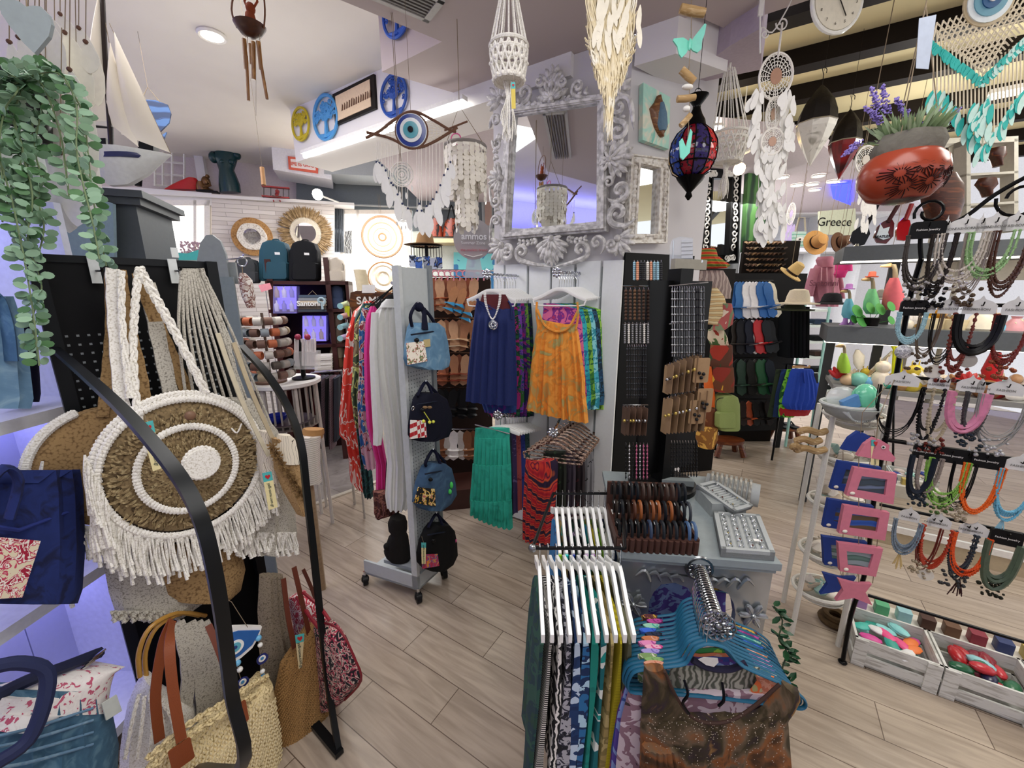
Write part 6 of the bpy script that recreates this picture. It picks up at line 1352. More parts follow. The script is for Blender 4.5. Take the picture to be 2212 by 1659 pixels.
for i,(x,w_,h_,c_) in enumerate(((940,34,50,'6a2418'),(975,40,42,'2a1612'),(1010,30,30,'3a2018'))):
    t=T('leather_handbag',['reddish','dark brown','brown'][i]+' leather handbag on the beige far shelf','bag',SB_(x,514,-.1));A('body',MB().sil(SB_.off(-.12),[(515-h_,x-w_*.25,x+w_*.25),(515-h_*.7,x-w_*.42,x+w_*.42),(512,x-w_*.5,x+w_*.5)],.08,10),PR([c_,'8a3a24','1a1010'],8,'noise',1,.3),t);A('handle',MB().tube(catm([SB_(x-8,515-h_,-.1),SB_(x,515-h_*1.7,-.1),SB_(x+8,515-h_,-.1)]),.01,6),BLK,t)
t=T('far_picture_frame','grey framed picture on the dark wall left of the carved mirror','picture',DG(1048,460,.03));A('frame',MB().prism([DG(1040,425,.03),DG(1064,420,.03),DG(1064,500,.03),DG(1042,496,.03)],-DG.n*.03),M('9a9ea0',.5),t,sm=0);A('print',MB().prism([DG(1047,435,.035),DG(1062,432,.035),DG(1062,488,.035),DG(1048,486,.035)],DG.n*.002),M('a58a80',.7),t,sm=0)
t=T('teal_wall_panel','teal painted panel with blue print behind the round sign','panel',DG(1010,580,.05));A('board',MB().prism([DG(980,545,.05),DG(1070,545,.05),DG(1070,640,.05),DG(980,640,.05)],-DG.n*.03),PR(['5aa8b0','6ab8bc','2a6a9a'],4,'noise',1,.6),t,sm=0)
# ================================================================ FRONT CABINET
zt=.86;A0=G(1345,1192,zt);A1=G(1682,1219,zt);cd1=(A1-A0).normalized();cd2=V((-cd1.y,cd1.x,0));cn=-cd2;LN=(A1-A0).length
SLV=M('a9aeb1',.3,.75,bump=.35,bs=9,var=.3)
t=T('mirrored_cabinet','silver carved cabinet with mirror front carrying the jewellery trays','cabinet',V(((A0+A1).x/2,(A0+A1).y/2+.25,0)))
A('table_top',MB().obox(A0-ZU*.022-cd1*.01,cd1*(LN+.02),cd2*.56,ZU*.022).obox(A0-ZU*.035-cd1*.0+cd2*.006,cd1*LN,cd2*.55,ZU*.013),M('8f999c',.4,bump=.05),t,sm=0)
CF=Pl(A0+cd2*.02,cd1);zb=zt-.036
bx=A0+cd2*.035;A('body',MB().obox(V((bx.x,bx.y,0))+cd1*.0,cd1*LN,cd2*.5,ZU*(zb)),M('8b9092',.5),t,sm=0)
pw=MB();f0=V((A0.x,A0.y,0))+cd2*.02
W_=LN;mx0,mx1=.095,LN-.085
for (x0,x1,z0,z1) in ((0,mx0,.05,zb),(mx1,W_,.05,zb),(mx0,mx1,.785,zb),(mx0,mx1,.05,.16)):pw.obox(f0+cd1*x0+ZU*z0,cd1*(x1-x0),cd2*.02,ZU*(z1-z0))
A('front_frame',pw,SLV,t,sm=0)
A('mirror',MB().obox(f0+cd1*mx0+ZU*.16+cd2*.012,cd1*(mx1-mx0),cd2*.002,ZU*.64),MIR,t,sm=0)
ar=MB()
pts=[(mx0,.80),(mx0,.70),(mx0+.01,.735),(mx0+.03,.765),(mx0+.07,.775),(mx0+.11,.76),(LN/2,.735),(mx1-.11,.76),(mx1-.07,.77),(mx1-.03,.755),(mx1-.01,.72),(mx1,.68),(mx1,.80)]
A('shaped_rail',ar.prism([f0+cd1*x+ZU*(z-.02)-cd2*.002 for x,z in pts],cd2*.02),SLV,t,sm=0)
FPl=Pl(f0,cd1);fl_=MB()
def flower(mb,c,R,ax,n=6):
    for i in range(n):
        q=2*pi*i/n;d_=ax[0]*cos(q)+ax[1]*sin(q);mb.ball(c+d_*R*.55+ax[2]*.004,(R*.5,R*.28,R*.16),7,5,(d_,d_.cross(ax[2]),ax[2]));mb.tube([c+d_*R*.2+ax[2]*.008,c+d_*R*.95+ax[2]*.01],R*.07,4)
    mb.ball(c+ax[2]*.008,R*.2,8,6)
axc=(cd1,ZU,cn)
for x,z in ((.045,.67),(LN-.04,.67)):flower(fl_,f0+cd1*x+ZU*z+cn*.004,.042,axc);flower(fl_,f0+cd1*x+ZU*(z-.1)+cn*.004,.03,axc,5)
for sg_ in (-1,1):
    for k in range(4):x=LN/2+sg_*(.03+k*.032);fl_.tube(catm([f0+cd1*x+ZU*(.765-.004*k)+cn*.004,f0+cd1*(x+sg_*.02)+ZU*(.785+.003*k)+cn*.008,f0+cd1*(x+sg_*.045)+ZU*(.77)+cn*.004],4),[.003,.005,.005,.005,.006,.005,.004,.003,.002],5)
A('carved_flowers',fl_,SLV,t,kind='stuff')
A('brown_reflection_bowl',MB().ball(f0+cd1*.33+ZU*.69+cn*.004,.0001),BLK,t) if 0 else None

ra=CF(1510,1226,.012);rb=P(1551,1350,.945)
t=T('spiral_display_arm','steel spiral wrapped arm with flower end projecting from the silver cabinet','hanging rod',(ra+rb)/2);d_=(rb-ra).normalized();a_=d_.cross(ZU).normalized();b_=a_.cross(d_)
A('bar',MB().tube([ra,rb],.009,10),M('3a3c40',.4,.8),t);A('coil',MB().tube([ra+(rb-ra)*(i/220)+a_*.0165*cos(i*.66)+b_*.0165*sin(i*.66) for i in range(221)],.0034,6),CHR,t)
A('pierced_boss',MB().ring(ra+cn*.004,.036,.006,axc,20,6).ring(ra+cn*.004,.02,.004,axc,16,6),M('8c8f92',.25,1),t,'round pierced boss');fm=MB()
for i in range(12):q=i*2*pi/12;fm.ring(ra+cn*.006+cd1*.028*cos(q)+ZU*.028*sin(q),.006,.0018,axc,8,4)
A('filigree',fm,M('9a9da0',.25,1),t);f2=MB()
for R,n_ in ((.02,8),(.034,10)):
    for i in range(n_):q=2*pi*i/n_;dd_=a_*cos(q)+b_*sin(q);f2.ring(rb+dd_*R*.7-d_*(-.004),R*.42,R*.07,(dd_,d_.cross(dd_),d_),10,4);f2.ball(rb+dd_*R*.7,(R*.36,R*.22,.002),6,4,(dd_,d_.cross(dd_),d_))
f2.ball(rb+d_*.004,.009,10,8);A('flower_end',f2,M('8c8f92',.25,1),t,'pierced metal flower end')
TEALH=M('0b5a7a',.55,var=.03);n_h=13
def tealhanger(pl,cx,cy,s,lab):
    """velvet hanger traced from the front one; s scales photo pixels to this hanger"""
    t=T('teal_velvet_hanger',lab,'hanger',pl(cx,cy),'teal velvet hangers');q=lambda x,y:pl(cx+(x-1526)*s,cy+(y-1392)*s)
    out=[(1526,1390),(1548,1393),(1570,1402),(1588,1424),(1606,1440),(1650,1460),(1700,1482),(1733,1506),(1740,1522),(1730,1530),(1700,1526),(1560,1508),(1440,1498),(1370,1496),(1357,1484),(1362,1462),(1378,1448),(1440,1440),(1478,1434),(1490,1420),(1503,1400)]
    A('frame',MB().tube(catm([q(*p) for p in out]+[q(*out[0])],3)[:-1],.0056*s,8,True,flat=.6),TEALH,t)
    A('hook',MB().tube([q(1526,1390),q(1528,1370),q(1532,1352),q(1536,1342),q(1545,1338),q(1552,1344)],.0014,5),CHR,t);return t
hx=[(1526,1392,1.0),(1518,1385,.985),(1510,1378,.97),(1509,1370,.955),(1506,1361,.94),(1504,1353,.92),(1502,1345,.9),(1500,1336,.885),(1498,1328,.865),(1497,1320,.85),(1496,1311,.83),(1495,1302,.81),(1494,1293,.79)]
Zs=[.93+.017*i for i in range(13)];hpl=[FP(1526,1392,z,-4) for z in Zs]
for i,(x,y,s) in enumerate(hx):tealhanger(hpl[i],x,y,s,'teal velvet hanger on the spiral arm, %s'%('frontmost' if i==0 else ORD[i]+' from the front'))
strapcols=[('c8785a','d89a80'),('6f9a5c','8ab070'),('d8d4c4','7c9a60'),('7a68b8','a89ad8'),('d84a90','f0b0c8'),('b04a98','e890c0'),('d8a090','c87a50'),('141a2c','28304c'),('2c50b0','3a6ad8'),('4ab0a0','9ad0b8'),('8a2a70','b84a98'),('c8a040','5a2a30')]
for i in range(1,13):
    x,y,s=hx[i];pl=hpl[i];q=lambda a,b_,o=0:pl(x+(a-1526)*s,y+(b_-1392)*s,o);c_=strapcols[i-1];m_=PR([c_[0],c_[1],c_[0]],40,'noise',1.5,.9)
    tt=T('hanging_garment','printed garment on the teal hangers, %s behind the brown dress'%ORD[i-1],'garment',q(1420,1450),'garments behind the brown dress')
    w0=1388+(i%3)*8
    A('left_strap',MB().sil(pl,[(y+(1437-1392)*s,x+(w0-1526)*s,x+(w0+44-1526)*s),(y+(1450-1392)*s,x+(w0-1526)*s,x+(w0+46-1526)*s),(y+(1500-1392)*s,x+(w0-1526)*s,x+(w0+50-1526)*s)],.011,8),m_,tt)
    A('right_strap',MB().sil(pl,[(y+(1462-1392)*s,x+(1640-1526)*s,x+(1655-1526)*s),(y+(1482-1392)*s,x+(1645-1526)*s,x+(1705-1526)*s),(y+(1520-1392)*s,x+(1650-1526)*s,x+(1705-1526)*s)],.011,8),m_,tt)
    bm_=[(1500,1362,1705),(1560,1348-i*2,1700),(1640,1340-i*4,1700),(1720,1335-i*5,1705)]
    A('body',MB().sil(pl,[(y+(a-1392)*s,x+(b_-1526)*s,x+(c2-1526)*s) for a,b_,c2 in bm_],.012,20,.006,6,sub=1),PR([['d06848','d8a090','e08060'],['6ca83c','a8d050','3a8a4c'],['3a2a30','8a6a78','c8b8c0'],['3a58a0','8aa0d8','5a48a0'],['b04a78','6a3a8a','3a4a9a']][(i+1)%5],14,'noise',2,.9),tt)

D0=hpl[0];BRD=PR(['1c1614','4a3018','8a5428','6a5844','3a3016','2e2028','96703c'],7,'noise',1.2,.85,const=False,lo=.3,hi=.7,bump=.1,detail=7)
t=T('brown_batik_dress','brown, rust and black batik dress on the frontmost teal hanger','dress',D0(1530,1500))
A('bodice',MB().sil(D0,[(1540,1386,1700,.8),(1562,1382,1702),(1600,1382,1704),(1660,1380,1708),(1740,1370,1720),(1830,1360,1735)],.035,34,.006,8,sub=2),BRD,t)
A('left_shoulder',MB().sil(D0.off(.004),[(1437,1391,1432),(1460,1389,1440),(1490,1388,1452),(1515,1386,1466),(1535,1385,1482),(1556,1385,1520)],.016,12,.002,3,sub=1),BRD,t)
A('right_shoulder',MB().sil(D0.off(.004),[(1474,1690,1696),(1484,1682,1722),(1505,1664,1728),(1530,1640,1716),(1548,1600,1706),(1560,1560,1704)],.016,12,.002,3,sub=1),BRD,t)
A('neckline',MB().tube(catm([D0(1436,1450,.02),D0(1458,1500,.022),D0(1490,1545,.03),D0(1530,1562,.034),D0(1580,1556,.034),D0(1630,1525,.026),D0(1684,1478,.02)]),.004,6),M('3a2218',.8),t)
sq_=MB();random.seed(6)
for i in range(420):
    x=rnd(1395,1695);y=rnd(1560,1659) if i%3 else rnd(1540,1600);p=D0(x,y,.037);sq_.disc(p,.001,.0006,AX(D0),6)
A('sequins',sq_,M('e8e4dc',.2,.8),t,kind='stuff')
A('gather_panel',MB().sil(D0.off(.02),[(1606,1386,1470),(1640,1384,1480),(1700,1380,1490),(1800,1375,1500)],.022,22,.007,8),BRD,t)
A('neck_tie',MB().tube(catm([D0(1478,1470,.02),D0(1486,1500,.03),D0(1475,1520,.03),D0(1490,1545,.03)]),.0035,5).tube(catm([D0(1560,1475,.02),D0(1564,1510,.03),D0(1552,1525,.03)]),.0035,5),M('14141a',.3,.5),t)
t=T('orange_lined_garment','garment with orange scooped collar just behind the brown dress','garment',hpl[1](1600,1500))
A('collar',MB().tube(catm([hpl[1](1545,1536,.0),hpl[1](1600,1522,0),hpl[1](1640,1485,0),hpl[1](1660,1462,0)]),.007,6),M('d85a28',.8),t);A('collar_band',MB().sil(hpl[1],[(1460,1640,1672),(1480,1626,1668),(1500,1610,1655),(1520,1580,1640)],.006,8),PR(['a8a06a','d86a38','b8b088'],20,'noise',1.5,.9),t)
t=T('scroll_print_garment','grey and mauve scroll printed garment seen inside the brown dress neckline','garment',hpl[2](1530,1470))
A('cloth',MB().sil(hpl[2],[(1440,1450,1640),(1470,1440,1650),(1520,1440,1650)],.01,16,.004,5),PR(['54584c','8a8c7c','6a5a62','a8a89a'],24,'wave',2,.9,lo=.3,hi=.7),t);A('dark_collar',MB().tube(catm([hpl[2](1495,1425,.01),hpl[2](1530,1442,.012),hpl[2](1575,1446,.012),hpl[2](1612,1432,.01)]),.008,6),M('1c1836',.8),t);A('size_label',MB().prism([hpl[2](x,y,.02) for x,y in ((1508,1424),(1520,1419),(1550,1421),(1552,1430),(1542,1440),(1525,1436))],D0.n*.001),WHT,t)

t=T('leafy_garland','dark green leafy garland hanging on the right side of the silver cabinet','plant',P(1680,1380,1.15));gm=MB();gs=MB();random.seed(3);pth=catm([P(1672,1310,1.08),P(1690,1340,1.08),P(1682,1380,1.06),P(1700,1410,1.05),P(1690,1445,1.04),P(1705,1480,1.03)],4);gs.tube(pth,.002,5)
for i in range(40):p=random.choice(pth);gm.leaf(p,V((rnd(-.6,1),rnd(-1,.4),rnd(-.4,.7))),rnd(.022,.036),.016)
A('leaves',gm,M('1f4a2a',.4,var=.2),t);A('stem',gs,M('2a3a20',.7),t)
# ---- trays on the cabinet top
t=T('bracelet_display_box','brown ribbed display box packed with rows of leather bracelets on the cabinet top','display',V((G(1420,1180,zt).x,G(1420,1180,zt).y,zt)))
b0=G(1330,1190,zt);b1=G(1508,1198,zt);bd_=(b1-b0).normalized();bw=(b1-b0).length;bk_=V((-bd_.y,bd_.x,0));BXM=M('42241a',.7)
A('box',MB().obox(b0,bd_*bw,bk_*.2,ZU*.02).obox(b0,bd_*bw,bk_*.012,ZU*.045).obox(b0,bd_*.008,bk_*.2,ZU*.05).obox(b1-bd_*.008,bd_*.008,bk_*.2,ZU*.05).obox(b0+bk_*.19,bd_*bw,bk_*.01,ZU*.13),BXM,t,sm=0)
rb_=MB()
for i in range(13):rb_.tube([b0+bd_*(bw*(i+.5)/13)-bk_*.001+ZU*.002,b0+bd_*(bw*(i+.5)/13)-bk_*.001+ZU*.043],bw/30,8)
A('ribbed_front',rb_,BXM,t)
def leather_bracelet(i,j,n):
    u=(i+.5)/n;c=b0+bd_*bw*u+bk_*(.03+.055*j)+ZU*(.05+.035*j);col=random.choice(['1a1614','4a2614','7a4420','1a1c20','3a2a22','14181e','8a4c20','2a3038','1c1410']) if j else random.choice(['2a3a54','3f5c80','16181c','20242a','101214'])
    tt=T('leather_bracelet','leather bracelet in the brown box, %s row, %s from left'%(['front','middle','back'][j],ORD[i]),'bracelet',c,'leather bracelets in the brown box')
    bb_=A('band',MB().ring(c,.025,.0048,(bk_,ZU,bd_),12,5,-.6,pi+1.0,.034),M(col,.5),tt);A('clasp',MB().bev(c+bk_*.0+ZU*.03,bd_*.011,bk_*.014,ZU*.004,.003),random.choice([CHR,CHR,M('e8e8e4',.4)]),bb_)
random.seed(17)
for j in range(3):
    for i in range(13):leather_bracelet(i,j,13)
def ringtray(c0,a,b_,nrm,lab,rows=4,dep=.03,n=7,grp=None):
    """velvet ring tray: corner c0, width a, depth b, thickness along nrm"""
    t=T('ring_tray',lab,'ring tray',c0+(a+b_)/2);VEL=M('a9adad',.95,bump=.1,bs=300);ua=a.normalized();ub=b_.normalized();la,lb=a.length,b_.length
    A('tray',MB().obox(c0,a,b_,nrm*dep*.6).obox(c0,a,ub*.012,nrm*dep).obox(c0+b_-ub*.012,a,ub*.012,nrm*dep).obox(c0,ua*.014,b_,nrm*dep).obox(c0+a-ua*.014,ua*.014,b_,nrm*dep),VEL,t,sm=0)
    sl_=MB()
    for i in range(rows*2-1):sl_.tube([c0+ua*(.024+i*(la-.048)/(rows*2-2))+ub*.014+nrm*dep*.62,c0+ua*(.024+i*(la-.048)/(rows*2-2))+b_-ub*.014+nrm*dep*.62],(la-.048)/(rows*4)*.95,8)
    A('roll',sl_,VEL,t)
    for i in range(rows):
        for j in range(n):
            p=c0+ua*(.028+i*(la-.056)/(rows-1))+ub*(.022+j*(lb-.044)/(n-1))+nrm*dep*.85;fr=A('finger_ring',MB().ring(p,.006,.0014,(ua,nrm,ub),10,5),CHR,t);
            if (i+j)%2==0:A('stone',MB().ball(p+nrm*.009,.0028,6,5),M(random.choice(['5a2a20','1a3a4a','e8e8e8','2a2a2a','a89868']),.15),fr)
    return t
p0,p1,p2=G(1556,1203,zt+.001),G(1672,1212,zt+.001),G(1528,1128,zt+.001)
nr=(ZU*1.0+V((0,-.0,0))).normalized();t=ringtray(p0,(p1-p0)*1.0,(G(1540,1120,zt)-p0)*1.0,ZU,'flat grey velvet ring tray with four rows of rings, front right of the cabinet top',4,.028)
A('price_label',MB().cbox(p1-cd1*.03+cd2*.05+ZU*.032,cd1*.016,cd2*.012,ZU*.001),WHT,t)
q0_,q1_=G(1540,1095,zt+.06),G(1612,1122,zt+.06);ta=P(1540,1045,1.52);tb=P(1622,1100,1.38)
t=ringtray(tb-(tb-ta)*1.0,(tb-ta),V((.0,.02,.07)).normalized()*.1 if False else ((tb-ta).cross(V((.3,-.75,.55))).normalized()*.09),V((-.1,-.55,.8)).normalized(),'tilted grey velvet ring tray propped behind the flat ring tray',6,.03,2)
sup=G(1560,1110,zt);A('prop_stand',MB().prism([V((sup.x-.05,sup.y-.02,zt)),V((sup.x+.07,sup.y-.02,zt)),V((sup.x+.07,sup.y+.1,zt)),V((sup.x-.05,sup.y+.1,zt))],ZU*.05),M('9aa0a0',.9),t,sm=0)
t=T('grey_velvet_block','grey velvet block behind the bracelet box on the cabinet top','display',G(1460,1060,zt));g_=G(1385,1062,zt);A('block',MB().obox(g_,cd1*.2,cd2*.08,ZU*.02).obox(g_+cd1*.08+cd2*.02,cd1*.12,cd2*.03,ZU*.045),M('8d9698',.9,bump=.05),t,sm=0)

random.seed(8);bc=G(1560,1045,zt);axb=V((.55,-.35,.0)).normalized();BZ=V((-axb.y,axb.x,0))
t=T('bangle_roll','grey cylinder stand carrying silver bangles behind the ring trays','display',bc);A('cylinder',MB().lathe(P(1525,1045,1.66),[(.045,0),(.045,.19)],20,(BZ,ZU,axb)),M('a9adad',.9),t)
for i in range(9):c=P(1525,1045,1.66)+axb*(.02+i*.017);S('silver_bangle',MB().ring(c,.053,.0055,(BZ,ZU,axb),26,6),PR(['4a4a46','9a9890','c8c4b8'],60,'noise',0,.3,const=False),'silver bangle on the grey roll, %s from the far end'%ORD[i],'bangle','silver bangles')
# ---- jewellery spinner
sx=G(1428,1048,zt);t=T('jewellery_spinner','tall black four-sided spinner hung with chains, bracelets and carded earrings on the cabinet','display',sx);SB1=M('0c0c0d',.35)
dS=V((.9,.43,0)).normalized();dT=V((-dS.y,dS.x,0));zz=1.70
A('column',MB().obox(sx-dS*.03-dT*.03,dS*.06,dT*.06,ZU*(zz-zt)),SB1,t,sm=0);A('foot',MB().lathe(sx,[(.13,0),(.13,.02),(.05,.03)],24),SB1,t)
A('wing_panel',MB().obox(sx-dS*.14+ZU*.06,dS*.11,dT*.012,ZU*(zz-zt-.1)),SB1,t,sm=0);A('wing_panel',MB().obox(sx+dS*.03+ZU*.06,dS*.14,dT*.012,ZU*(zz-zt-.1)),M('18191b',.5),t,sm=0)
A('topper',MB().obox(sx-dS*.03+ZU*(zz-zt),dS*.16,dT*.02,ZU*.035),M('8a8578',.4),t,sm=0)
BS_=PS.off(.02);t2=T('black_wall_panel','black panel on the pillar side behind the jewellery spinner','panel',BS_(1390,700));a,b_=BS_(1352,545),BS_(1500,560);A('board',MB().obox(V((a.x,a.y,0)),V((b_.x-a.x,b_.y-a.y,0)),-BS_.n*.015,ZU*a.z),M('0e0f10',.6),t2,sm=0)
SPn=Pl(sx+V((.0,-.1,0)),(1,.1));random.seed(12)
def hangset(x0,x1,y0,y1,n,m_,lab,nm,grp,w_=3.5,r=None,slant=0,off=0,card=None):
    for i in range(n):
        x=x0+(x1-x0)*i/(max(1,n-1));y=y0+slant*i;tt=T(nm,'%s, %s from left'%(lab,ORD[i]),nm.replace('_',' '),SPn(x,y),grp);o=off+.02*(i%2)
        mm=random.choice(m_) if isinstance(m_,list) else m_
        if card:A('card',MB().bev((SPn(x,y,o)+SPn(x,y1+slant*i,o))/2,SPn.d*.003+SPn.n*.036*card,ZU*abs((SPn(x,y,o)-SPn(x,y1,o)).z),SPn.n.cross(ZU)*.0015,.002),mm,tt);A('jewel',MB().ball(SPn(x+1,(y+y1)/2+slant*i,o+.02),.006,6,5),random.choice([CHR,M('3a2a20',.4),M('c8b060',.3,.8)]),tt)
        else:
            A('strand',MB().tube([SPn(x+rnd(-.6,.6),y+(y1-y)*k/6,o) for k in range(7)],w_*.0009,6,flat=.5),mm,tt);A('beads',MB(),mm,tt) if False else None
            bb=MB()
            for k in range(9):bb.ball(SPn(x,y+(y1-y)*(k+.5)/9,o+.002),w_*.0012,6,5)
            A('beads',bb,mm,tt)
        A('hook_wire',MB().tube([SPn(x,y-4+slant*i,o),SPn(x+1,y+1+slant*i,o)],.001,4),CHR,tt)
DKM=[M('5a5c60',.25,.8),M('8a8c90',.2,.9),M('2c2c30',.3,.6),M('b0b2b4',.2,.9)];BRN_=[M('4a3020',.7),M('2c1c14',.7),M('6a4a30',.7)];KR=[M('8a6e50',.8),M('9a7c5a',.8),M('7a6048',.8)]
hangset(1452,1520,622,770,14,DKM,'silver and gunmetal chain on the right of the spinner','bracelet_chain','chains on the spinner',3.4,off=.03)
hangset(1450,1505,955,1030,10,M('141416',.4),'black bracelet on the lower right of the spinner','black_bracelet','black bracelets',3,off=.03)
hangset(1352,1400,625,692,6,BRN_,'brown leather bracelet on the upper left of the spinner','brown_bracelet','brown bracelets',4.5,off=.0)
hangset(1350,1400,700,742,7,[M('c8c4bc',.3),M('8a8a8c',.3,.6)],'pale short bracelet left of the spinner','short_bracelet','pale short bracelets',3.5,off=.0)
hangset(1355,1395,748,860,9,[M('3a3c40',.4,.5),M('24262a',.4)],'dark beaded bracelet on the left of the spinner','beaded_bracelet','dark beaded bracelets',3,off=0)
hangset(1370,1428,566,605,9,[M('e8e4dc',.4),M('8ab0c0',.4),M('2a2a2e',.4),M('c88a6a',.4)],'small beaded bracelet above the spinner top left','small_bracelet','bracelets at the spinner top',4,off=0)
hangset(1352,1398,960,1035,7,[M('c8c8cc',.2,.9),M('141416',.4),M('b05a7a',.4)],'keyring pendant on the lower left of the spinner','keyring','keyrings',3,off=.0)
for (x0,x1,y0,y1,n,l,sl) in ((1440,1505,790,850,11,'upper',-1.6),(1436,1518,862,935,12,'lower',-1.2)):hangset(x0,x1,y0,y1,n,KR,'brown earring card in the %s row right of the spinner'%l,'earring_card','kraft earring cards',off=.03,slant=sl,card=1)
hangset(1348,1392,880,938,8,[M('4a3424',.8),M('5a4030',.8)],'dark brown earring card low on the left of the spinner','earring_card','dark earring cards',off=0,card=1)
for (x,y) in ((1515,800),(1522,865),(1505,890)):tt=T('earring_card','front facing kraft earring card with beads at %s of the spinner'%{800:'upper right',865:'right edge',890:'lower right'}[y],'earring card',SPn(x,y,.06));A('card',MB().bev(SPn(x,y,.06),SPn.d*.055,ZU*.085,SPn.n*.002,.006),KR[1],tt);A('beads',MB().ball(SPn(x-4,y+6,.065),.006).ball(SPn(x+5,y+8,.065),.006).ball(SPn(x,y+16,.065),.006),M('1a1a1c',.4),tt)
for y0 in (618,700,875):A('hook_row',MB().tube([SPn(1345,y0,0),SPn(1400,y0,0)],.0018,4).tube([SPn(1445,y0,.03),SPn(1530,y0-8,.03)],.0018,4),CHR,t)
cs=FP(1468,550,1.75,-20);tt=T('band_display','clear domed display of silver bracelets with a brick pattern on top of the spinner','display',cs(1468,590));A('case',MB().prism([cs(x,y) for x,y in ((1446,590),(1447,530),(1453,516),(1470,511),(1497,514),(1497,588))],-cs.n*.05),GL('e0e4ea',.1,.45),tt,sm=0)
for i in range(8):A('bracelet',MB().cbox(cs(1484,521+i*8.5,.002),cs.d*.045,cs.n*.01,ZU*.012),M('c4c6ca',.3,.5),tt)
A('foot',MB().tube([cs(1470,589,-.02),sx+dS*.1+ZU*(zz-zt+.03)],.006),CHR,tt);A('pegs',MB().tube([cs(1452,585),cs(1455,520)],.003),CHR,tt);A('leg',MB().tube([cs(1455,588,-.02),V((cs(1455,588,-.02).x,cs(1455,588,-.02).y,zt))],.004),CHR,tt)
# ================================================================ WHITE HANGER RACK (front centre)
def rail_y(y,px):r=ray(px,0);return y
zr=.945;yA,yB=.95,1.25
def atY(px,y,z):

    fwd=y*cos(TILT)-(z-EYE.z)*sin(TILT);return V(((px-CX)/F*fwd,y,z))
t=T('two_tier_rail','thin black double rail beside the silver cabinet holding white hangers edge on','rail',V((.2,1.1,0)))
pA0,pA1=atY(1150,yA,zr),atY(1350,yA,zr);pB0,pB1=atY(1195,yB,zr),atY(1345,yB,zr)
A('rail',MB().tube([pA0,pA1],.005,8),BLK,t);A('rail',MB().tube([pB0,pB1],.005,8),BLK,t);A('side_bar',MB().tube([pA1,pB1],.005,8),BLK,t);A('post',MB().tube([pB1,V((pB1.x,pB1.y,0))],.009,8),BLK,t)
A('rosette_end',MB().ball(pA0,.012),M('8c8f92',.3,1),t);A('side_bar',MB().tube([pA0,pB0],.005,8),BLK,t)
SPR=[['24463a','1c3a44','2c5448'],['e8e4dc','1a1a1a'],['f0eee8','14161a'],['14161e','2a2c3c','b0b0b8'],['16305c','1a3a6a','c8dcf0'],['2a70a8','16305c','b8dcf0'],['0f7a70','128a7c'],['1c9c94','e8efe8','0f6a70'],['a8925a','8a7a48','c0ac74'],['c8b81c','a89a14'],['4a4c3a','6a6a50'],['3a2a44','2a2030'],['7ab030','5a8a2c'],['c8a8d0','8a6aa8']]
def edge_hanger(p,n,i,lab,grp,L=.15,gl=.6,mt=None):
    """hanger seen edge on: shoulders run towards and away from the camera"""
    t=T('white_hanger',lab,'hanger',p,grp);top_=p-ZU*.06;y=V((0,1,0));x=V((1,0,0))
    out=[top_-y*L-ZU*.075,top_-y*L*.55-ZU*.045,top_-y*L*.2-ZU*.012,top_,top_+y*L*.2-ZU*.012,top_+y*L*.55-ZU*.045,top_+y*L-ZU*.075]
    pts=catm(out,3);m_=MB();lp=[[q+x*.0045+ZU*.004,q-x*.0045+ZU*.004,q-x*.0045-ZU*.02,q+x*.0045-ZU*.02] for q in pts];A('frame',m_.rings(lp),WP,t,sm=0)
    A('hook',MB().tube([top_,p-ZU*.012,p-ZU*.004+x*.0,p+ZU*.006-y*.004,p+ZU*.01+y*.004,p+ZU*.004+y*.01],.0014,5),CHR,t)
random.seed(23)
def strip(c,w_,L,mt,lab,top_,bot,grp,drop=.0,sway=0):
    """hanging garment seen edge on"""
    t=T('hanging_garment',lab,'garment',c,grp);loops=[];n=9
    for k in range(n+1):
        u=k/n;z=c.z-(top_+(bot-top_)*u);lp=[];ww=w_*(.55+.6*u+.12*sin(u*7+c.x*60));y0=c.y-L*(1-.08*sin(u*3));y1=c.y+L;m=9
        for s_ in (1,-1):
            for j in range(m):v=j/(m-1) if s_>0 else 1-j/(m-1);yy=y0+(y1-y0)*v;lp.append(V((c.x+s_*ww*(.5+.28*sin(v*11+u*3+c.x*40))+sway*u+.004*sin(v*9+u*4),yy,z+.02*v*0-(.045*abs(v-.5)*2 if k==0 else 0))))
        loops.append(lp)
    A('fabric',MB().rings(loops),mt,t)
kinds=['noise','wz','wave','noise','noise','noise','noise','noise','noise','wz','noise','noise','noise','noise']
scl=[12,45,26,40,16,14,10,8,14,60,12,12,12,12]
for i in range(11):
    x=1166+i*17.6;p=atY(x,yA,zr);edge_hanger(p,11,i,'white hanger on the near rail, %s from left'%ORD[i],'white hangers on the near rail')
    strip(p,.02,.125,PR(SPR[i],scl[i],kinds[i],1.5 if kinds[i] != 'wz' else .6,.9,lo=.4,hi=.6),['dark green','black and white striped','black on white maze print','black dotted','navy floral','blue and navy leaf print','plain teal green','teal and white floral','ochre','yellow fringed','olive'][i]+' garment hanging on the near rail',.14,.66+.03*(i%3),'garments on the near rail',sway=-.025 if i<2 else 0)
for i in range(11):
    x=1202+i*13.2;p=atY(x,yB,zr);edge_hanger(p,11,i,'white hanger on the far rail, %s from left'%ORD[i],'white hangers on the far rail',.14)
    strip(p,.018,.11,PR([SPR[(i*3+4)%14][0],SPR[(i*3+5)%14][0]],14,'noise',1.5,.9),'patterned garment on the far rail, %s from left'%ORD[i],.12,.62,'garments on the far rail')
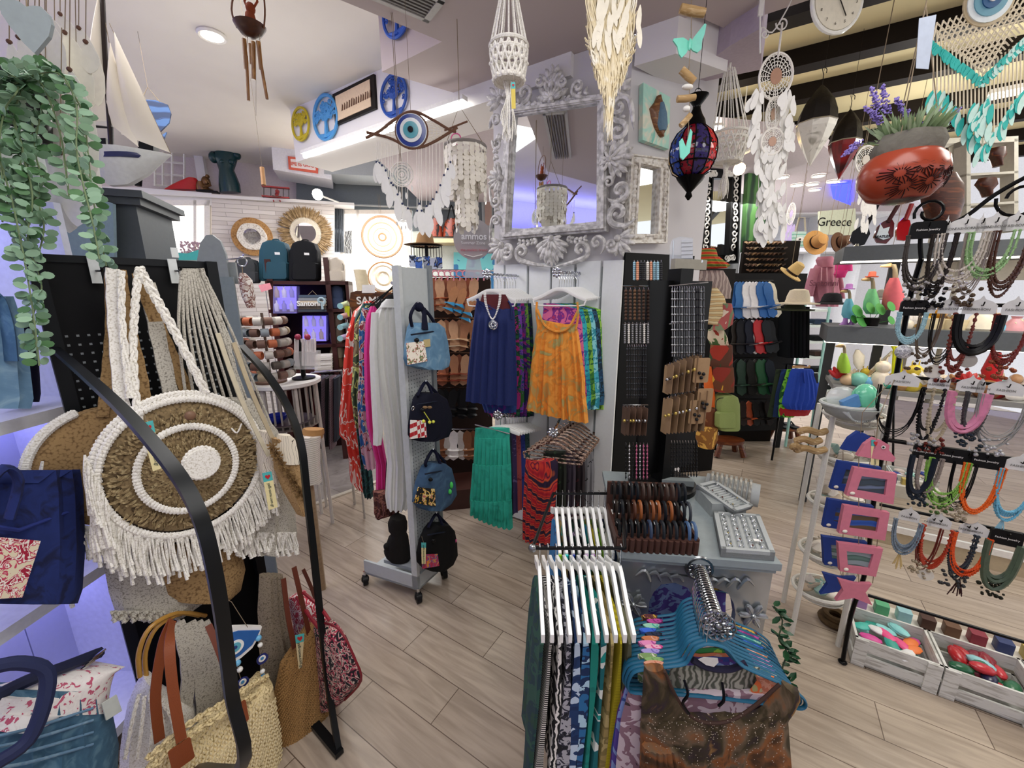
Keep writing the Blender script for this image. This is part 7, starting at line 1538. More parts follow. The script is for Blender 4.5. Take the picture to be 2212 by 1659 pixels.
for i,c_ in enumerate(('8ac01c','2ac8c8','1a3a9c','141414','c08ad0','b07ac0')):p=atY(1202+i*13.2,yB,zr);S('hanger_size_tab',MB().bev(p+V((0,-.14,-.15)),V((.011,0,0)),V((0,.012,0)),ZU*.026,.004),M(c_,.5),['lime','turquoise','blue','black','lilac','violet'][i]+' strap loop at the tip of a far rail hanger','strap','coloured strap loops')
# ================================================================ RIGHT SIDE: hung things

LP2=FP(1495,330,1.75);c=LP2(1496,330);X,Y=V((1,0,0)),V((0,1,0));k=1.75/F;IRON=M('0d0d0e',.25,.6)
t=T('coloured_glass_lantern','round black metal lantern with red, blue and amber glass panes hanging right of the pillar','lantern',c)
pr=[(20,-50),(38,-38),(47,-18),(49,0),(46,18),(36,36),(20,50)];NP=10;GC=['a81420','241a4a','a81420','3a2a7c','c8901c','1c3c8c','7a1020','2a2058','b81c24','1a5a8a']
for i in range(NP):
    q0,q1=2*pi*i/NP,2*pi*(i+1)/NP;m_=MB();m_.sheet(lambda u,v:c+V((cos(q0+(q1-q0)*(.04+.92*u)),sin(q0+(q1-q0)*(.04+.92*u)),0))*k*pr[min(6,int(v*6+.001))][0]+ZU*k*pr[min(6,int(v*6+.001))][1],3,6);A('glass_pane',m_,PR([GC[i],GC[i],'0c0a14'],60,'vor',0,.08,lo=.5,hi=.8),t)
fr_m=MB()
for i in range(NP):q=2*pi*i/NP;fr_m.tube([c+V((cos(q),sin(q),0))*k*(r_+.6)+ZU*k*z_ for r_,z_ in pr],.0028,5)
fr_m.ring(c-ZU*k*24,k*45,.003,(X,Y),24,5).ring(c+ZU*k*50,k*20,.004,(X,Y),20,5).ring(c-ZU*k*50,k*21,.004,(X,Y),20,5)
A('iron_ribs',fr_m,IRON,t);A('top_cap',MB().lathe(c+ZU*k*50,[(k*22,0),(k*19,k*12),(k*13,k*22),(k*8,k*34),(k*8,k*40),(k*22,k*58),(k*4,k*56)],16),IRON,t)
A('lower_finial',MB().lathe(c-ZU*k*95,[(k*2,0),(k*8,k*8),(k*5,k*16),(k*17,k*30),(k*26,k*40),(k*30,k*46)],16,wob=.06),IRON,t)
A('hook',MB().ring(c+ZU*k*115,k*7,.0016,(X,ZU),14,5).tube([c+ZU*k*120,V((c.x,c.y,HS))],.0012),IRON,t)

BM=FP(1490,100,1.35);DWD=WOOD(['c9a878','a98858','dcc29a'],8,.7);AQ=M('7fdcc6',.35,var=.05);k=1.35/F
t=T('butterfly_mobile','string of driftwood pieces with aqua painted wooden butterflies hanging before the lantern','mobile',BM(1495,20))
for x0,y0,x1,y1,r in ((1470,18,1522,28,9),(1472,150,1500,176,8),(1463,214,1502,210,7),(1492,248,1470,272,6)):A('driftwood',MB().tube([BM(x0,y0),BM((x0+x1)/2,(y0+y1)/2+1),BM(x1,y1)],[r*k,r*k*1.08,r*k*.95],9),DWD,t)
A('pebble',MB().ball(BM(1485,188),(.02,.012,.009),10,7).ball(BM(1483,235),(.013,.011,.01),10,7),M('e8e6e0',.6),t)
def bfly(x,y,s,lab=None):
    for sg_,pts in ((1,[(2,-6),(12,-20),(34,-48),(38,-46),(34,-24),(28,-8),(27,10),(18,18),(8,14),(2,8)]),(-1,[(-2,-8),(-14,-16),(-36,-14),(-38,-10),(-28,4),(-24,22),(-18,30),(-8,20),(-2,8)])):
        A('wing',MB().prism([BM(x+a*s,y+b_*s,.004*abs(a)*.2) for a,b_ in pts],-BM.n*.006),AQ,t,sm=0)
    A('butterfly_body',MB().ball(BM(x,y,.004),(.006,.006,.018*s+.002),8,6),AQ,t)
bfly(1490,96,.95)
A('wing',MB().prism([BM(x,y,.01) for x,y in ((1468,305),(1474,298),(1482,318),(1492,278),(1496,285),(1490,330),(1476,345),(1470,340))],-BM.n*.006),AQ,t,sm=0)
A('string',MB().tube([BM(1494,-60),BM(1494,20),BM(1493,80),BM(1488,150),BM(1490,215),BM(1486,300)],.0013,5),CORD,t)

def almond(px,py,h,w_,Z,up_,lo_,lab):
    pl=FP(px,py,Z);c=pl(px,py);k=Z/F;t=T('almond_lamp',lab,'lamp',c);h *= k;w_ *= k
    prof=[(0.03,-1),(.35,-.7),(.72,-.35),(.95,-.05),(1,.1)];A('lower_shade',MB().lathe(c,[(w_*r_,z*h) for r_,z in prof],8),lo_,t,sm=0)
    A('upper_shade',MB().lathe(c,[(w_*r_,z*h) for r_,z in ((1.01,.1),(.93,.35),(.7,.65),(.3,.92),(.05,1.05))],8),up_,t,sm=1);A('rim',MB().ring(c+ZU*h*.1,w_*1.0,.003,(X,Y),8,5),M('b8b0a0',.3,.6),t)
    A('hook',MB().tube([c+ZU*h*1.0,c+ZU*h*1.3]+[c+ZU*(h*1.38+.02*sin(q))+X*.015*cos(q) for q in (2.5,1.5,.5,-.4)],.002).tube([c+ZU*h*1.4,V((c.x,c.y,3.05))],.001),M('2a2622',.4,.6),t)
DKB=M('1a1410',.45,0,bump=.2);almond(1762,275,76,37,2.2,DKB,PR(['d8d4c8','e8e4da','a8a498'],16,'noise',1,.3,const=False),'almond shaped lamp with white lower half hanging under the dark beams');almond(1824,315,66,29,2.35,DKB,PR(['5c0c12','8a1a1e','3a060a'],8,'noise',1,.12,const=False),'almond shaped lamp with red glass lower half, right of the white one')

def hoopcatch(px,py,rx,R_,Z,ctr,par,web=16):
    pl=FP(px,py,Z);c=pl(px,py);k=Z/F;ax=(X,ZU,V((0,-1,0)));A('hoop',MB().ring(c,rx*k,.0045,ax,30,6,ry=R_*k),M('eeeae2',.8),par);w_=MB()
    for j,f in enumerate((.45,.6,.75,.88)):
        n=web;w_.tube([c+X*cos(2*pi*i/(n*2))*rx*k*(f+.06*(i%2))+ZU*sin(2*pi*i/(n*2))*R_*k*(f+.06*(i%2)) for i in range(n*2)],.0016,4,True)
    for i in range(web):q=2*pi*i/web;w_.tube([c+X*cos(q)*rx*k*.35+ZU*sin(q)*R_*k*.35,c+X*cos(q)*rx*k+ZU*sin(q)*R_*k],.0015,4)
    A('lace_web',w_,M('f2efe8',.9),par);A('centre',MB().disc(c,rx*k*.34,.003,ax,20,R_*k*.36),M(ctr,.9),par)
t=T('long_feather_dreamcatcher','long white dreamcatcher of four hoops and many feathers hanging on a white bracket','dreamcatcher',P(1676,170,1.7))
hoopcatch(1676,165,36,44,1.7,'b08872',t,20);hoopcatch(1670,247,15,33,1.7,'b89a84',t,12);hoopcatch(1668,306,24,26,1.7,'c4a08c',t,12);random.seed(9);fm=MB();sm=MB()
LD=FP(1670,300,1.7)
for i in range(150):
    u=rnd(0,1);y=190+300*u;hw=40-14*u;x=1670+rnd(-hw,hw);
    if y<300 and abs(x-1670)<20:x+=28 if x>1670 else -28
    feather(fm,LD(x,y,rnd(-.02,.02)),(rnd(-.35,.35),rnd(-.2,.2),-1),rnd(.045,.08),rnd(.018,.028))
for x in (1640,1650,1662,1675,1690,1700):sm.tube([LD(x,190),LD(x-2,500)],.0012,4)
for x,y in ((1640,470),(1655,490),(1672,480),(1645,480),(1668,440)):feather(fm,LD(x,y),(0,0,-1),.09,.035)
A('feathers',fm,FEAW,t,kind='stuff');A('strings',sm,M('eeeae2',.9),t);A('cord',MB().tube([LD(1681,122),P(1690,50,1.72)],.004),M('eeeae2',.8),t)
bk_=T('scroll_bracket','white scrolled metal bracket on the beige ceiling beam holding the long dreamcatcher','bracket',P(1650,80,1.72));q_=FP(1660,60,1.72)
A('scrolls',MB().tube(curl(q_(1690,50),.028,X,ZU,pi,1.1,.35),.003,5).tube(catm([q_(1642,115),q_(1645,60),q_(1668,70),q_(1700,20),q_(1712,-5)]),.003,5).tube(curl(q_(1652,74),.016,X,ZU,0,-1.2,.3),.003,5).tube([q_(1642,115),q_(1642,30)],.004),WHT,bk_)
a_=q_(1642,35);A('mount',MB().cbox((a_+V((a_.x,a_.y,3.05)))/2,X*.02,Y*.008,ZU*(3.05-a_.z)),WHT,bk_,sm=0)
def small_catch(px,py,rx,ry,Z,lab,ctr,col,nf=24,ln=120):
    t=T('small_dreamcatcher',lab,'dreamcatcher',P(px,py,Z));hoopcatch(px,py,rx,ry,Z,ctr,t,10);pl=FP(px,py,Z);f=MB();k=Z/F
    for i in range(nf):feather(f,pl(px+rnd(-rx,rx)*.9,py+ry+rnd(-10,ln)),(rnd(-.3,.3),0,-1),rnd(22,34)*k,8*k)
    A('feathers',f,M(col,.9),t,kind='stuff');A('cord',MB().tube([pl(px,py-ry),V((pl(px,py).x,pl(px,py).y,2.78 if Z>3 else 3.05))],.002),CORD,t)
small_catch(1870,345,22,27,2.0,'white dreamcatcher half hidden behind the coconut flower pot','d8d0c4','efece6',30,110);small_catch(1709,462,9,22,4.6,'small lilac dreamcatcher in front of the far white wall','c8b8e0','cbb8e8',20,60);small_catch(1475,480,14,20,3.2,'white dreamcatcher hanging below the coloured lantern','d8a8a8','efece8',30,70)

CK=FP(1809,5,1.6,8);c=CK(1808,2);ax=AX(CK);R=63*1.6/F
t=T('wall_clock','round clear rimmed cream clock cut by the top edge','clock',c);A('rim',MB().lathe(c-CK.n*.01,[(R*.9,0),(R,.005),(R,.02),(R*.9,.03)],36,ax),GL('e8ece6',.05,.5),t) if 0 else A('rim',MB().ring(c,R*.94,.008,ax,36,8),M('e6e6e0',.1),t)
A('face',MB().disc(c,R*.88,.008,ax,36),M('d8d2c0',.5),t);hm=MB().cbox(c+CK.d*.02-ZU*.025+CK.n*.012,(CK.d*.5-ZU*.7).normalized()*.07,CK.n*.002,(CK.d*.7+ZU*.5).normalized()*.003).cbox(c-CK.d*.02+ZU*.01+CK.n*.012,(CK.d*.9-ZU*.3).normalized()*.06,CK.n*.002,(CK.d*.3+ZU*.9).normalized()*.005)
A('hands',hm,M('2a2826',.4),t);
for i in range(12):q=pi/2-2*pi*i/12;text('numeral',str(12 if i==0 else i),c+ax[0]*cos(q)*R*.7+ZU*sin(q)*R*.7+CK.n*.01,CK.d,ZU,.011,M('6a655a',.6),t,.0008)
A('hanger_bar',MB().cbox(c+ZU*(R+.03),X*.03,Y*.01,ZU*(.1)).tube([c+ZU*R,V((c.x,c.y,3.05))],.004),M('8a857c',.5),t)

CO=FP(1947,380,1.05);c=CO(1946,385);k=1.05/F
t=T('lavender_coconut_pot','carved red coconut shell pot with grey cloth and artificial lavender hanging on strings','plant',c)
CM=PR(['2a0806','6e1c14','8e2c1c','9e4028'],9,'rings',3,.25,const=False,lo=.05,hi=.5)
A('carved_pot',MB().lathe(c,[(k*20,-k*52),(k*52,-k*42),(k*72,-k*16),(k*76,k*8),(k*70,k*32),(k*56,k*46),(k*50,k*44)],32),CM,t)
lv=MB();random.seed(2)
for (dx,dz) in ((-52,-4),(-22,8),(-4,-22),(22,4),(48,-6),(-38,-28),(58,16)):
    pc_=c+V((dx*k,-sqrt(max(.0001,(74*k)**2-(dx*k)**2))*1.0,dz*k))
    for i in range(18):q=2*pi*i/18;d_=V((cos(q),0,sin(q)));o=pc_+d_*k*7;e_=pc_+d_*k*rnd(14,24);s_=lambda p:c+(p-c).normalized()*((74*k)) if True else p;lv.tube([V((p_.x,c.y-sqrt(max(1e-5,(75.5*k)**2*(1-((p_.z-c.z)/(k*62))**2)-(p_.x-c.x)**2)),p_.z)) for p_ in (o,(o+e_)/2,e_)],.0012,4)
A('carved_lines',lv,M('2a0a08',.5),t)
A('grey_cloth',MB().lathe(c+ZU*k*40,[(k*54,0),(k*60,k*22),(k*52,k*42),(k*44,k*40)],20,wob=.05),M('6e6a60',.95,bump=.3),t)
gl_=[MB(),MB()];
for i in range(150):
    q=rnd(0,6.3);b=c+V((cos(q)*k*rnd(0,35),sin(q)*k*rnd(0,35),k*70));d_=V((cos(q)*rnd(.3,1.3),sin(q)*rnd(.2,1.0),rnd(.3,1.4))).normalized();gl_[i%2].leaf(b,d_,k*rnd(35,75),k*7)
A('leaves',gl_[0],M('7d9468',.8),t);A('leaves',gl_[1],M('9db08a',.8),t)
def lav(b,tip,n=110):
    s_=MB();d_=tip-b
    for i in range(n):u=rnd(0,1);p=b+d_*u;o=V((rnd(-1,1),rnd(-1,1),rnd(-1,1)))*k*7*(1-u*.6);s_.ball(p+o,k*rnd(1.4,2.4),5,4)
    A('lavender_head',s_,PR(['7a68b4','9a8ad0','6858a0'],60,'noise',0,.9,const=False),t);A('stem',MB().tube([c+ZU*k*60,b],.0014,4),M('7d9468',.8),t)
for x0,y0,x1,y1 in ((1898,235,1882,188),(1918,245,1905,185),(1905,262,1870,232),(1960,250,1935,212),(2000,268,2030,235),(2035,270,2072,235),(1855,310,1822,335)):lav(CO(x0,y0),CO(x1,y1))
ap=CO(2000,10,-.02);A('strings',MB().tube([c+V((-k*45,-k*30,k*62)),ap],.0012,4).tube([c+V((k*40,-k*30,k*62)),ap],.0012,4).tube([c+V((k*5,k*40,k*62)),ap,V((ap.x,ap.y,3.0))],.0012,4),CORD,t)
A('paper_label',MB().prism([CO(1985,40,.01),CO(2022,32,.01),CO(2005,150,.01),CO(1978,148,.01)],CO.n*.001),M('c4cfe0',.7),t)

EM_=FP(2120,110,1.45,-8);c=EM_(2135,2);ax=AX(EM_)
t=T('eye_macrame_hanging','cream eye macrame hanging with turquoise feathers at the top right corner','wall hanging',c);ROP=M('e4d9c0',.95)
for R,col,o in ((.08,'b9a888',0),(.07,'dfe8ea',.004),(.052,'6aa0b4',.008),(.03,'2a5a8a',.012),(.012,'e8e8e8',.016)):A('eye_disc',MB().disc(c+ax[2]*o,R,.005,ax,28),M(col,.5),t)
nt_=MB();L0,R0,B0=(2010,75),(2260,0),(2125,160)
for i in range(17):
    u=i/16;nt_.tube([EM_(L0[0]+(2235-L0[0])*u,L0[1]-75*u-22),EM_(L0[0]+(B0[0]-L0[0])*u+5*0,L0[1]+(B0[1]-L0[1])*u)],.0028,4);nt_.tube([EM_(2240-230*u,-6+60*u),EM_(2250-(2250-B0[0])*u,20+(B0[1]-20)*u)],.0028,4)
for j in range(9):
    v=j/9;nt_.tube([EM_(2012+v*112,72+v*88),EM_(2235-v*108,10+v*148)],.0026,4)
A('net',nt_,ROP,t);tf=[MB(),MB(),MB()];random.seed(5)
for i in range(110):
    u=rnd(0,1);p=EM_(L0[0]+(B0[0]-L0[0])*u*1.0,L0[1]+8+(B0[1]-L0[1])*u,.01) if i%2 else EM_(B0[0]+110*u,B0[1]+6-105*u,.01);feather(tf[0 if i%4 else 1],p,(rnd(-.6,.6),0,-1),.035,.016)
for i in range(26):x=2016+i*8.2;y1=195+max(0,95-abs(x-2125)*1.15)*1.3;nt_2=MB().tube([EM_(x,150-abs(x-2125)*.8),EM_(x,y1)],.0022,4);tf[2].v+=[] ;tf[2].add(nt_2.v,nt_2.f);feather(tf[i%2],EM_(x,y1),(rnd(-.25,.25),0,-1),rnd(.06,.09),.024)
for i in range(14):feather(tf[i%2],EM_(2105+rnd(0,40),255+rnd(-50,15),.01),(rnd(-.4,.4),0,-1),.07,.025)
A('teal_feathers',tf[0],M('2ab0a8',.8,var=.15,bs=10),t,kind='stuff');A('pale_feathers',tf[1],M('bfe0d8',.8),t,kind='stuff');A('cords',tf[2],ROP,t);A('cord_up',MB().tube([c+ZU*.08,V((c.x,c.y,2.9))],.003),ROP,t)

BWp=FP(1560,460,4.0,20);t=T('white_pillar_panel','slim white pillar panel carrying the black and white carved mirror','panel',V((BWp(1560,600).x,BWp(1560,600).y,0)));a,b_=BWp(1505,400,-.03),BWp(1618,400,-.03);A('board',MB().obox(V((a.x,a.y,0)),V((b_.x-a.x,b_.y-a.y,0)),-BWp.n*.06,ZU*2.6),M('dcdfe2',.6),t,sm=0)
t=T('black_white_mirror','tall mirror with black frame of white carved scrolls on the slim pillar','mirror',BWp(1560,460));q=[(1542,385),(1582,385),(1574,548),(1534,548)]
A('glass',MB().prism([BWp(x,y) for x,y in q],-BWp.n*.01),MIR,t,sm=0);quadframe(BWp,q,((0,3),(3,18),(18,21)),(.03,.012,.03),t,BLK,'black_frame');cm=MB();random.seed(3)
for i in range(44):
    u=i/44*4;s_=int(u);f=u-s_;a=q[s_];b_=q[(s_+1)%4];x=a[0]*(1-f)+b_[0]*f;y=a[1]*(1-f)+b_[1]*f;x+=10 if x>1558 else -10;y+=(10 if y>466 else -10)*(s_ in (0,2));cm.tube(curl(BWp(x,y,.018),.036,BWp.d,ZU,rnd(0,6),random.choice((1,-1)),.3,9),.008,4)
A('white_scrolls',cm,M('e4e2dc',.6),t)
t=T('banana_leaf_panel','dark green leaf printed column behind the long dreamcatcher','panel',V((P(1640,500,4.1).x,P(1640,500,4.1).y,0)));lf=FP(1640,450,4.1,15);A('leaf_print',MB().prism([lf(1618,340),lf(1665,330),lf(1672,545),lf(1608,545)],-lf.n*.05),PR(['16321c','2c5a2c','4a7a3a'],3,'wave',.6,.6,const=False),t,sm=0)
a=lf(1612,545);A('column',MB().obox(V((a.x,a.y,0))-lf.n*.04,lf.d*.22,-lf.n*.03,ZU*a.z),M('1a1a18',.6),t,sm=0)
# ================================================================ far shop: bags, flip-flops, hats
def blob(pl,rows,dp,m_,nm,lab,cat,grp=None,fold=.004,nf=4,n=10,**kw):return S(nm,MB().sil(pl,rows,dp,n,fold,nf,sub=1),m_,lab,cat,grp)
FB2=FP(1545,760,3.2,10);BP_=FP(1550,760,3.45,10)
t=T('bag_column','black panel column carrying the colourful fabric bags beside the jewellery spinner','display',V((BP_(1545,900).x,BP_(1545,900).y,0)));a,b_=BP_(1505,580),BP_(1590,580);A('panel',MB().obox(V((a.x,a.y,0)),V((b_.x-a.x,b_.y-a.y,0)),-BP_.n*.04,ZU*a.z),M('100e0e',.6),t,sm=0)
PLD=PR(['b82c1c','d86a2c','8a2418','c8b84a','5a6a2c'],9,'wz',.3,.9,lo=.2,hi=.8)
t=T('plaid_sun_hat','red, orange and yellow plaid cloth hat on top of the bag column','hat',FB2(1530,580));A('crown',MB().sil(FB2,[(538,1506,1540),(545,1500,1545),(560,1497,1548)],.07,12),PLD,t);A('brim',MB().sil(FB2.off(.02),[(556,1498,1548),(565,1494,1560),(574,1500,1572),(580,1530,1560)],.09,14,.01,5),PLD,t)
BC_=[('grey paisley quilted',[(585,1512,1560),(600,1503,1572),(625,1515,1580),(645,1540,1575)],['8a7a78','5a3a3c','b0a09a'],'wave'),('striped woven',[(622,1520,1545),(640,1518,1562),(675,1518,1574),(695,1520,1570),(700,1525,1548)],['c8a878','4a6a4a','8a3a24','d8c8a0'],'wz'),('cream flowered',[(655,1555,1575),(680,1552,1582),(700,1540,1580),(712,1535,1560)],['e0d0c0','b05a5a','7a8a6a'],'noise'),
       ('red and green',[(712,1530,1560),(730,1528,1570),(745,1534,1572)],['a03828','d8c8b0','4a6a3a'],'noise'),('dark patchwork',[(745,1535,1580),(775,1532,1582),(800,1536,1580)],['5a3424','3a4a2c','8a5a34','a03020'],'cell'),('yellow and brown patchwork',[(792,1540,1582),(820,1538,1585),(845,1542,1584)],['6a3a20','d8a838','4a3a2c','8a2c20'],'cell'),
       ('plain orange',[(790,1520,1530),(840,1522,1538),(876,1526,1540)],['d86420','d86420'],'noise'),('tan leather',[(880,1515,1545),(905,1512,1552),(930,1518,1548)],['8a5a34','6a3a20'],'noise'),('mustard leaf print',[(920,1505,1548),(945,1502,1550),(965,1508,1540)],['b8863a','8a5a24','d8a850'],'noise')]
for i,(nm,rows,cl,kd) in enumerate(BC_):blob(FB2.off(.03*(i%3)),rows,.06,PR(cl,9,kd,1,.85,lo=.35,hi=.65),'fabric_bag',nm+' fabric bag hanging on the bag column','bag','fabric bags on the column')
backpack(FB2.off(.05),1541,1590,850,925,'8a9a5a','green and cream backpack low on the bag column','fabric bags on the column',.08,False)
FK=FP(1620,760,3.85,5);t=T('flip_flop_rack','black panel rack with rows of hanging flip-flops beyond the bag column','rack',V((FK(1620,950).x,FK(1620,950).y,0)));a,b_=FK(1583,590,-.12),FK(1745,590,-.12);A('panel',MB().obox(V((a.x,a.y,.2)),V((b_.x-a.x,b_.y-a.y,0)),-FK.n*.04,ZU*(a.z-.2)).obox(V((a.x,a.y,0)),FK.d*.05,-FK.n*.04,ZU*.2).obox(V((b_.x,b_.y,0)),-FK.d*.05,-FK.n*.04,ZU*.2),M('0c0c0d',.6),t,sm=0)
for y in (606,690,772,862):A('rail',MB().tube([FK(1585,y,.1),FK(1670,y,.1)],.005),BLK,t)
for (y,L_,cols,nm) in ((608,.27,['1f5a9c','2a6aac','1f5a9c','e4e4ea','e8e8ee','e4e4ea','dcdce4','2a6ab4','3a7ac4','2a6ab4','e0dcc8'],'blue and white'),(690,.26,['2a2420','1c1c22','22242c','1c2030','d8d8dc','c8242c','b82028','20242a','1a1c20'],'grey and red'),(776,.28,['141a18','1a3a2a','141414','20201e','34302c','1c5a34','1a5a38','1c2430'],'black and green'),(866,.2,['1a1614','2a1c18','a84a24','1c1a18','141212','241c1a'],'dark strappy')):
    n=len(cols)
    for i,c_ in enumerate(cols):sandal(FK(1592+i*(78/n),y,.1+.01*(i%2)),.15+.06*(i-n/2)*.5,c_,c_,'%s flip-flop row of the far rack, %s from left'%(nm,ORD[i]),L_*1.24,'flip-flops on the far rack',1)
for i in range(6):S('dark_trousers',MB().sil(FK.off(.02),[(662,1685+i*8,1694+i*8),(700,1684+i*8,1694+i*8),(770,1683+i*8,1695+i*8)],.1,8,.006,3),M(['101418','16161c','0e1014'][i%3],.9),'black trousers hanging below the white bucket hat, %s from left'%ORD[i],'trousers','black trousers')
def stool(p,h,w_,lab):
    t=T('wooden_stool',lab,'stool',p);Wd=WOOD(['7a3c1c','5a2810','94501f'],5);A('seat',MB().disc(p+ZU*(h-.03),w_,.03,(X,Y,ZU),20,w_*.7),Wd,t)
    for sx_,sy_ in ((-1,-1),(1,-1),(-1,1),(1,1)):A('leg',MB().tube([p+V((sx_*w_*.6,sy_*w_*.35,h-.03)),p+V((sx_*w_*.85,sy_*w_*.5,.01))],[.022,.03],8),Wd,t)
stool(G(1692,952),.17,.15,'small brown wooden stool with black slides under the blue shorts');stool(G(1568,982),.17,.16,'small brown wooden stool under the fabric bag column')
for i in range(2):p=G(1683+i*20,930)+ZU*.172;p=G(1692,952)+V((-.06+.1*i,-.02,.172));tt=T('black_slide','black slide sandal on the small stool, %s one'%('left','right')[i],'sandal',p);A('sole',MB().bev(p+ZU*.012,V((.07,.0,0)),V((0,.2,0)),ZU*.02,.03),M('1a1a1a',.6),tt);A('strap',MB().tube([p+V((-.035,0,.02)),p+V((0,0,.06)),p+V((.035,0,.02))],.014,6,flat=.5),M('141414',.5),tt)
SH=FP(1725,850,3.6,8);t=T('shorts_rail','short rail with hanging swim shorts above the small stool','rail',V((SH(1715,940).x,SH(1715,940).y,0)));A('bar',MB().tube([SH(1690,785,-.2),SH(1745,790,.05)],.006),CHR,t);A('post',MB().tube([SH(1700,786,-.18),V((SH(1700,786,-.18).x,SH(1700,786,-.18).y,0))],.01),BLK,t)
for i,(x,c_,nm) in enumerate(((-34,['1e2a20','2a3a24'],'dark camouflage'),(-22,['1a3a7a','142c5c'],'navy'),(-10,['3a8a2c','7ac83a','1c5a24'],'green leaf'))):blob(SH.off(-.12+.04*i),[(798,1710+x,1730+x),(850,1690+x*.7,1730+x),(900,1690+x,1725+x)],.03,PR(c_,9,'noise',1,.9),'swim_shorts',nm+' swim shorts behind the blue pair','shorts','swim shorts')
blob(SH.off(-.03),[(860,1700,1750),(885,1682,1752),(897,1684,1745)],.03,M('b01420',.8),'swim_shorts','red swim shorts showing below the blue pair','shorts','swim shorts')
t=T('blue_shorts','bright blue drawstring shorts on a wooden hanger above the small stool','shorts',SH(1728,800));BLU=M('1c46b8',.8,bump=.1,bs=60)
A('cloth',MB().sil(SH,[(797,1710,1752),(806,1706,1757),(830,1700,1768),(860,1692,1775),(872,1690,1768),(883,1698,1758,.9)],.05,24,.008,7,sub=2),BLU,t);A('drawstring',MB().tube([SH(1731,805,.055),SH(1730,835,.06)],.003).tube([SH(1735,805,.055),SH(1738,828,.06)],.003),M('16389c',.8),t);A('hang_tag',MB().prism([SH(1758,806,.04),SH(1766,806,.04),SH(1767,828,.04),SH(1760,828,.04)],SH.n*.003),M('16161a',.5),t)
A('wooden_hanger',MB().bev(SH(1731,792),SH.d*.17,ZU*.022,SH.n*.012,.005),WOOD(['d8a860','c08a48'],4),t)
LDR=FP(1765,780,4.1,5);t=T('ladder_shelf','pale aqua ladder shelf stacked with folded dark clothes behind the blue shorts','shelf unit',V((LDR(1765,930).x,LDR(1765,930).y,0)))
for y in (668,702,737,770,805,842,878):A('shelf',MB().obox(LDR(1738,y),LDR(1794,y)-LDR(1738,y),-LDR.n*.25,-ZU*.025),M('dfe9e6',.5),t,sm=0)
A('side',MB().tube([LDR(1794,650),V((LDR(1794,700).x,LDR(1794,700).y,0))],.014),M('a8dcd4',.5),t);A('side',MB().tube([LDR(1740,650),V((LDR(1740,700).x,LDR(1740,700).y,0))],.014),M('a8dcd4',.5),t)
for i,y in enumerate((702,737,770,805,842)):S('folded_clothes',MB().bev(LDR(1766,y-8,-.08),LDR.d*.19,ZU*.045,LDR.n*.14,.015),M(['24344c','141416','3a2420','1a1a1c','202426'][i],.9),'folded dark clothes on the ladder shelf, %s from top'%ORD[i],'clothes','folded clothes on the ladder shelf')
def hat(px,py,Z,w_,h_,col,lab,band='2a1a14',br=1.0,tilt=None,yaw=0):
    pl=FP(px,py,Z,yaw);c=pl(px,py);k=Z/F;w_ *= k;h_ *= k;az=V(tilt).normalized() if tilt else ZU;ax_=X-az*X.dot(az);ax_.normalize();ax=(ax_,az.cross(ax_),az);t=T('sun_hat',lab,'hat',c)
    A('brim',MB().lathe(c,[(w_*.55,0),(w_*br,-.008),(w_*br*1.02,0),(w_*.55,.008)],24,ax),M(col,.9,bump=.2,bs=150),t);A('crown',MB().lathe(c,[(w_*.56,0),(w_*.52,h_*.5),(w_*.42,h_*.9),(w_*.2,h_)],20,ax),M(col,.9,bump=.2,bs=150),t);A('band',MB().lathe(c,[(w_*.57,.004),(w_*.56,h_*.22)],20,ax),M(band,.6),t)
hat(1708,592,3.3,24,28,'d8b97c','straw trilby with black band above the hanging shoes',tilt=(.4,-.5,.8));hat(1722,655,3.0,40,30,'e8dcc4','white floppy sun hat lying on the green hats','e8dcc4');hat(1716,668,3.02,36,12,'3a4028','dark green sun hat under the white one','20241a')
hat(1762,524,3.6,26,24,'c08f54','straw hat with black ribbon hanging below the Greece bag',tilt=(.0,-.95,.25));hat(1812,524,3.6,22,22,'5a3c28','brown felt hat right of the ribboned straw hat',tilt=(.3,-.9,.2));hat(1795,655,3.2,34,22,'2c2c30','dark cap pile left of the blue duck','1a1a1c');hat(1906,645,3.0,24,20,'b0aca4','grey cap behind the green duck','8a867e')
t=T('baseball_cap','bright pink baseball cap beside the pink hoodie','cap',P(1820,590,3.2));q_=FP(1820,585,3.2);A('cap',MB().sil(q_,[(563,1812,1826),(572,1806,1832),(586,1805,1833)],.08,10),M('e03a88',.8),t);A('visor',MB().sil(q_.off(.03),[(584,1806,1826),(592,1802,1822),(600,1806,1816)],.06,8),M('e03a88',.8),t)
def upcord(p,z=3.06):S('nylon_line',MB().tube([p,V((p.x,p.y,z))],.0015,4),CORD,'thin line from the ceiling holding the '+upcord.n,'line')
for n_,(x,y,Z) in {'black ribbon straw hat':(1762,524,3.6),'brown felt hat':(1812,524,3.6),'pale Greece tote':(1808,455,4.2),'zigzag eye tote':(1727,480,4.0),'pink baseball cap':(1820,580,3.2),'pink hoodie':(1780,565,3.4),'straw trilby':(1708,592,3.3),'grey cap behind the green duck':(1906,645,3.0),'dark cap pile':(1795,655,3.2)}.items():upcord.n=n_;upcord(P(x,y,Z))
HD=FP(1778,605,3.4);t=T('pink_hoodie','dusty pink hoodie with drawstrings hanging on the back wall','hoodie',HD(1778,560));PK=M('b5788a',.9,bump=.1)
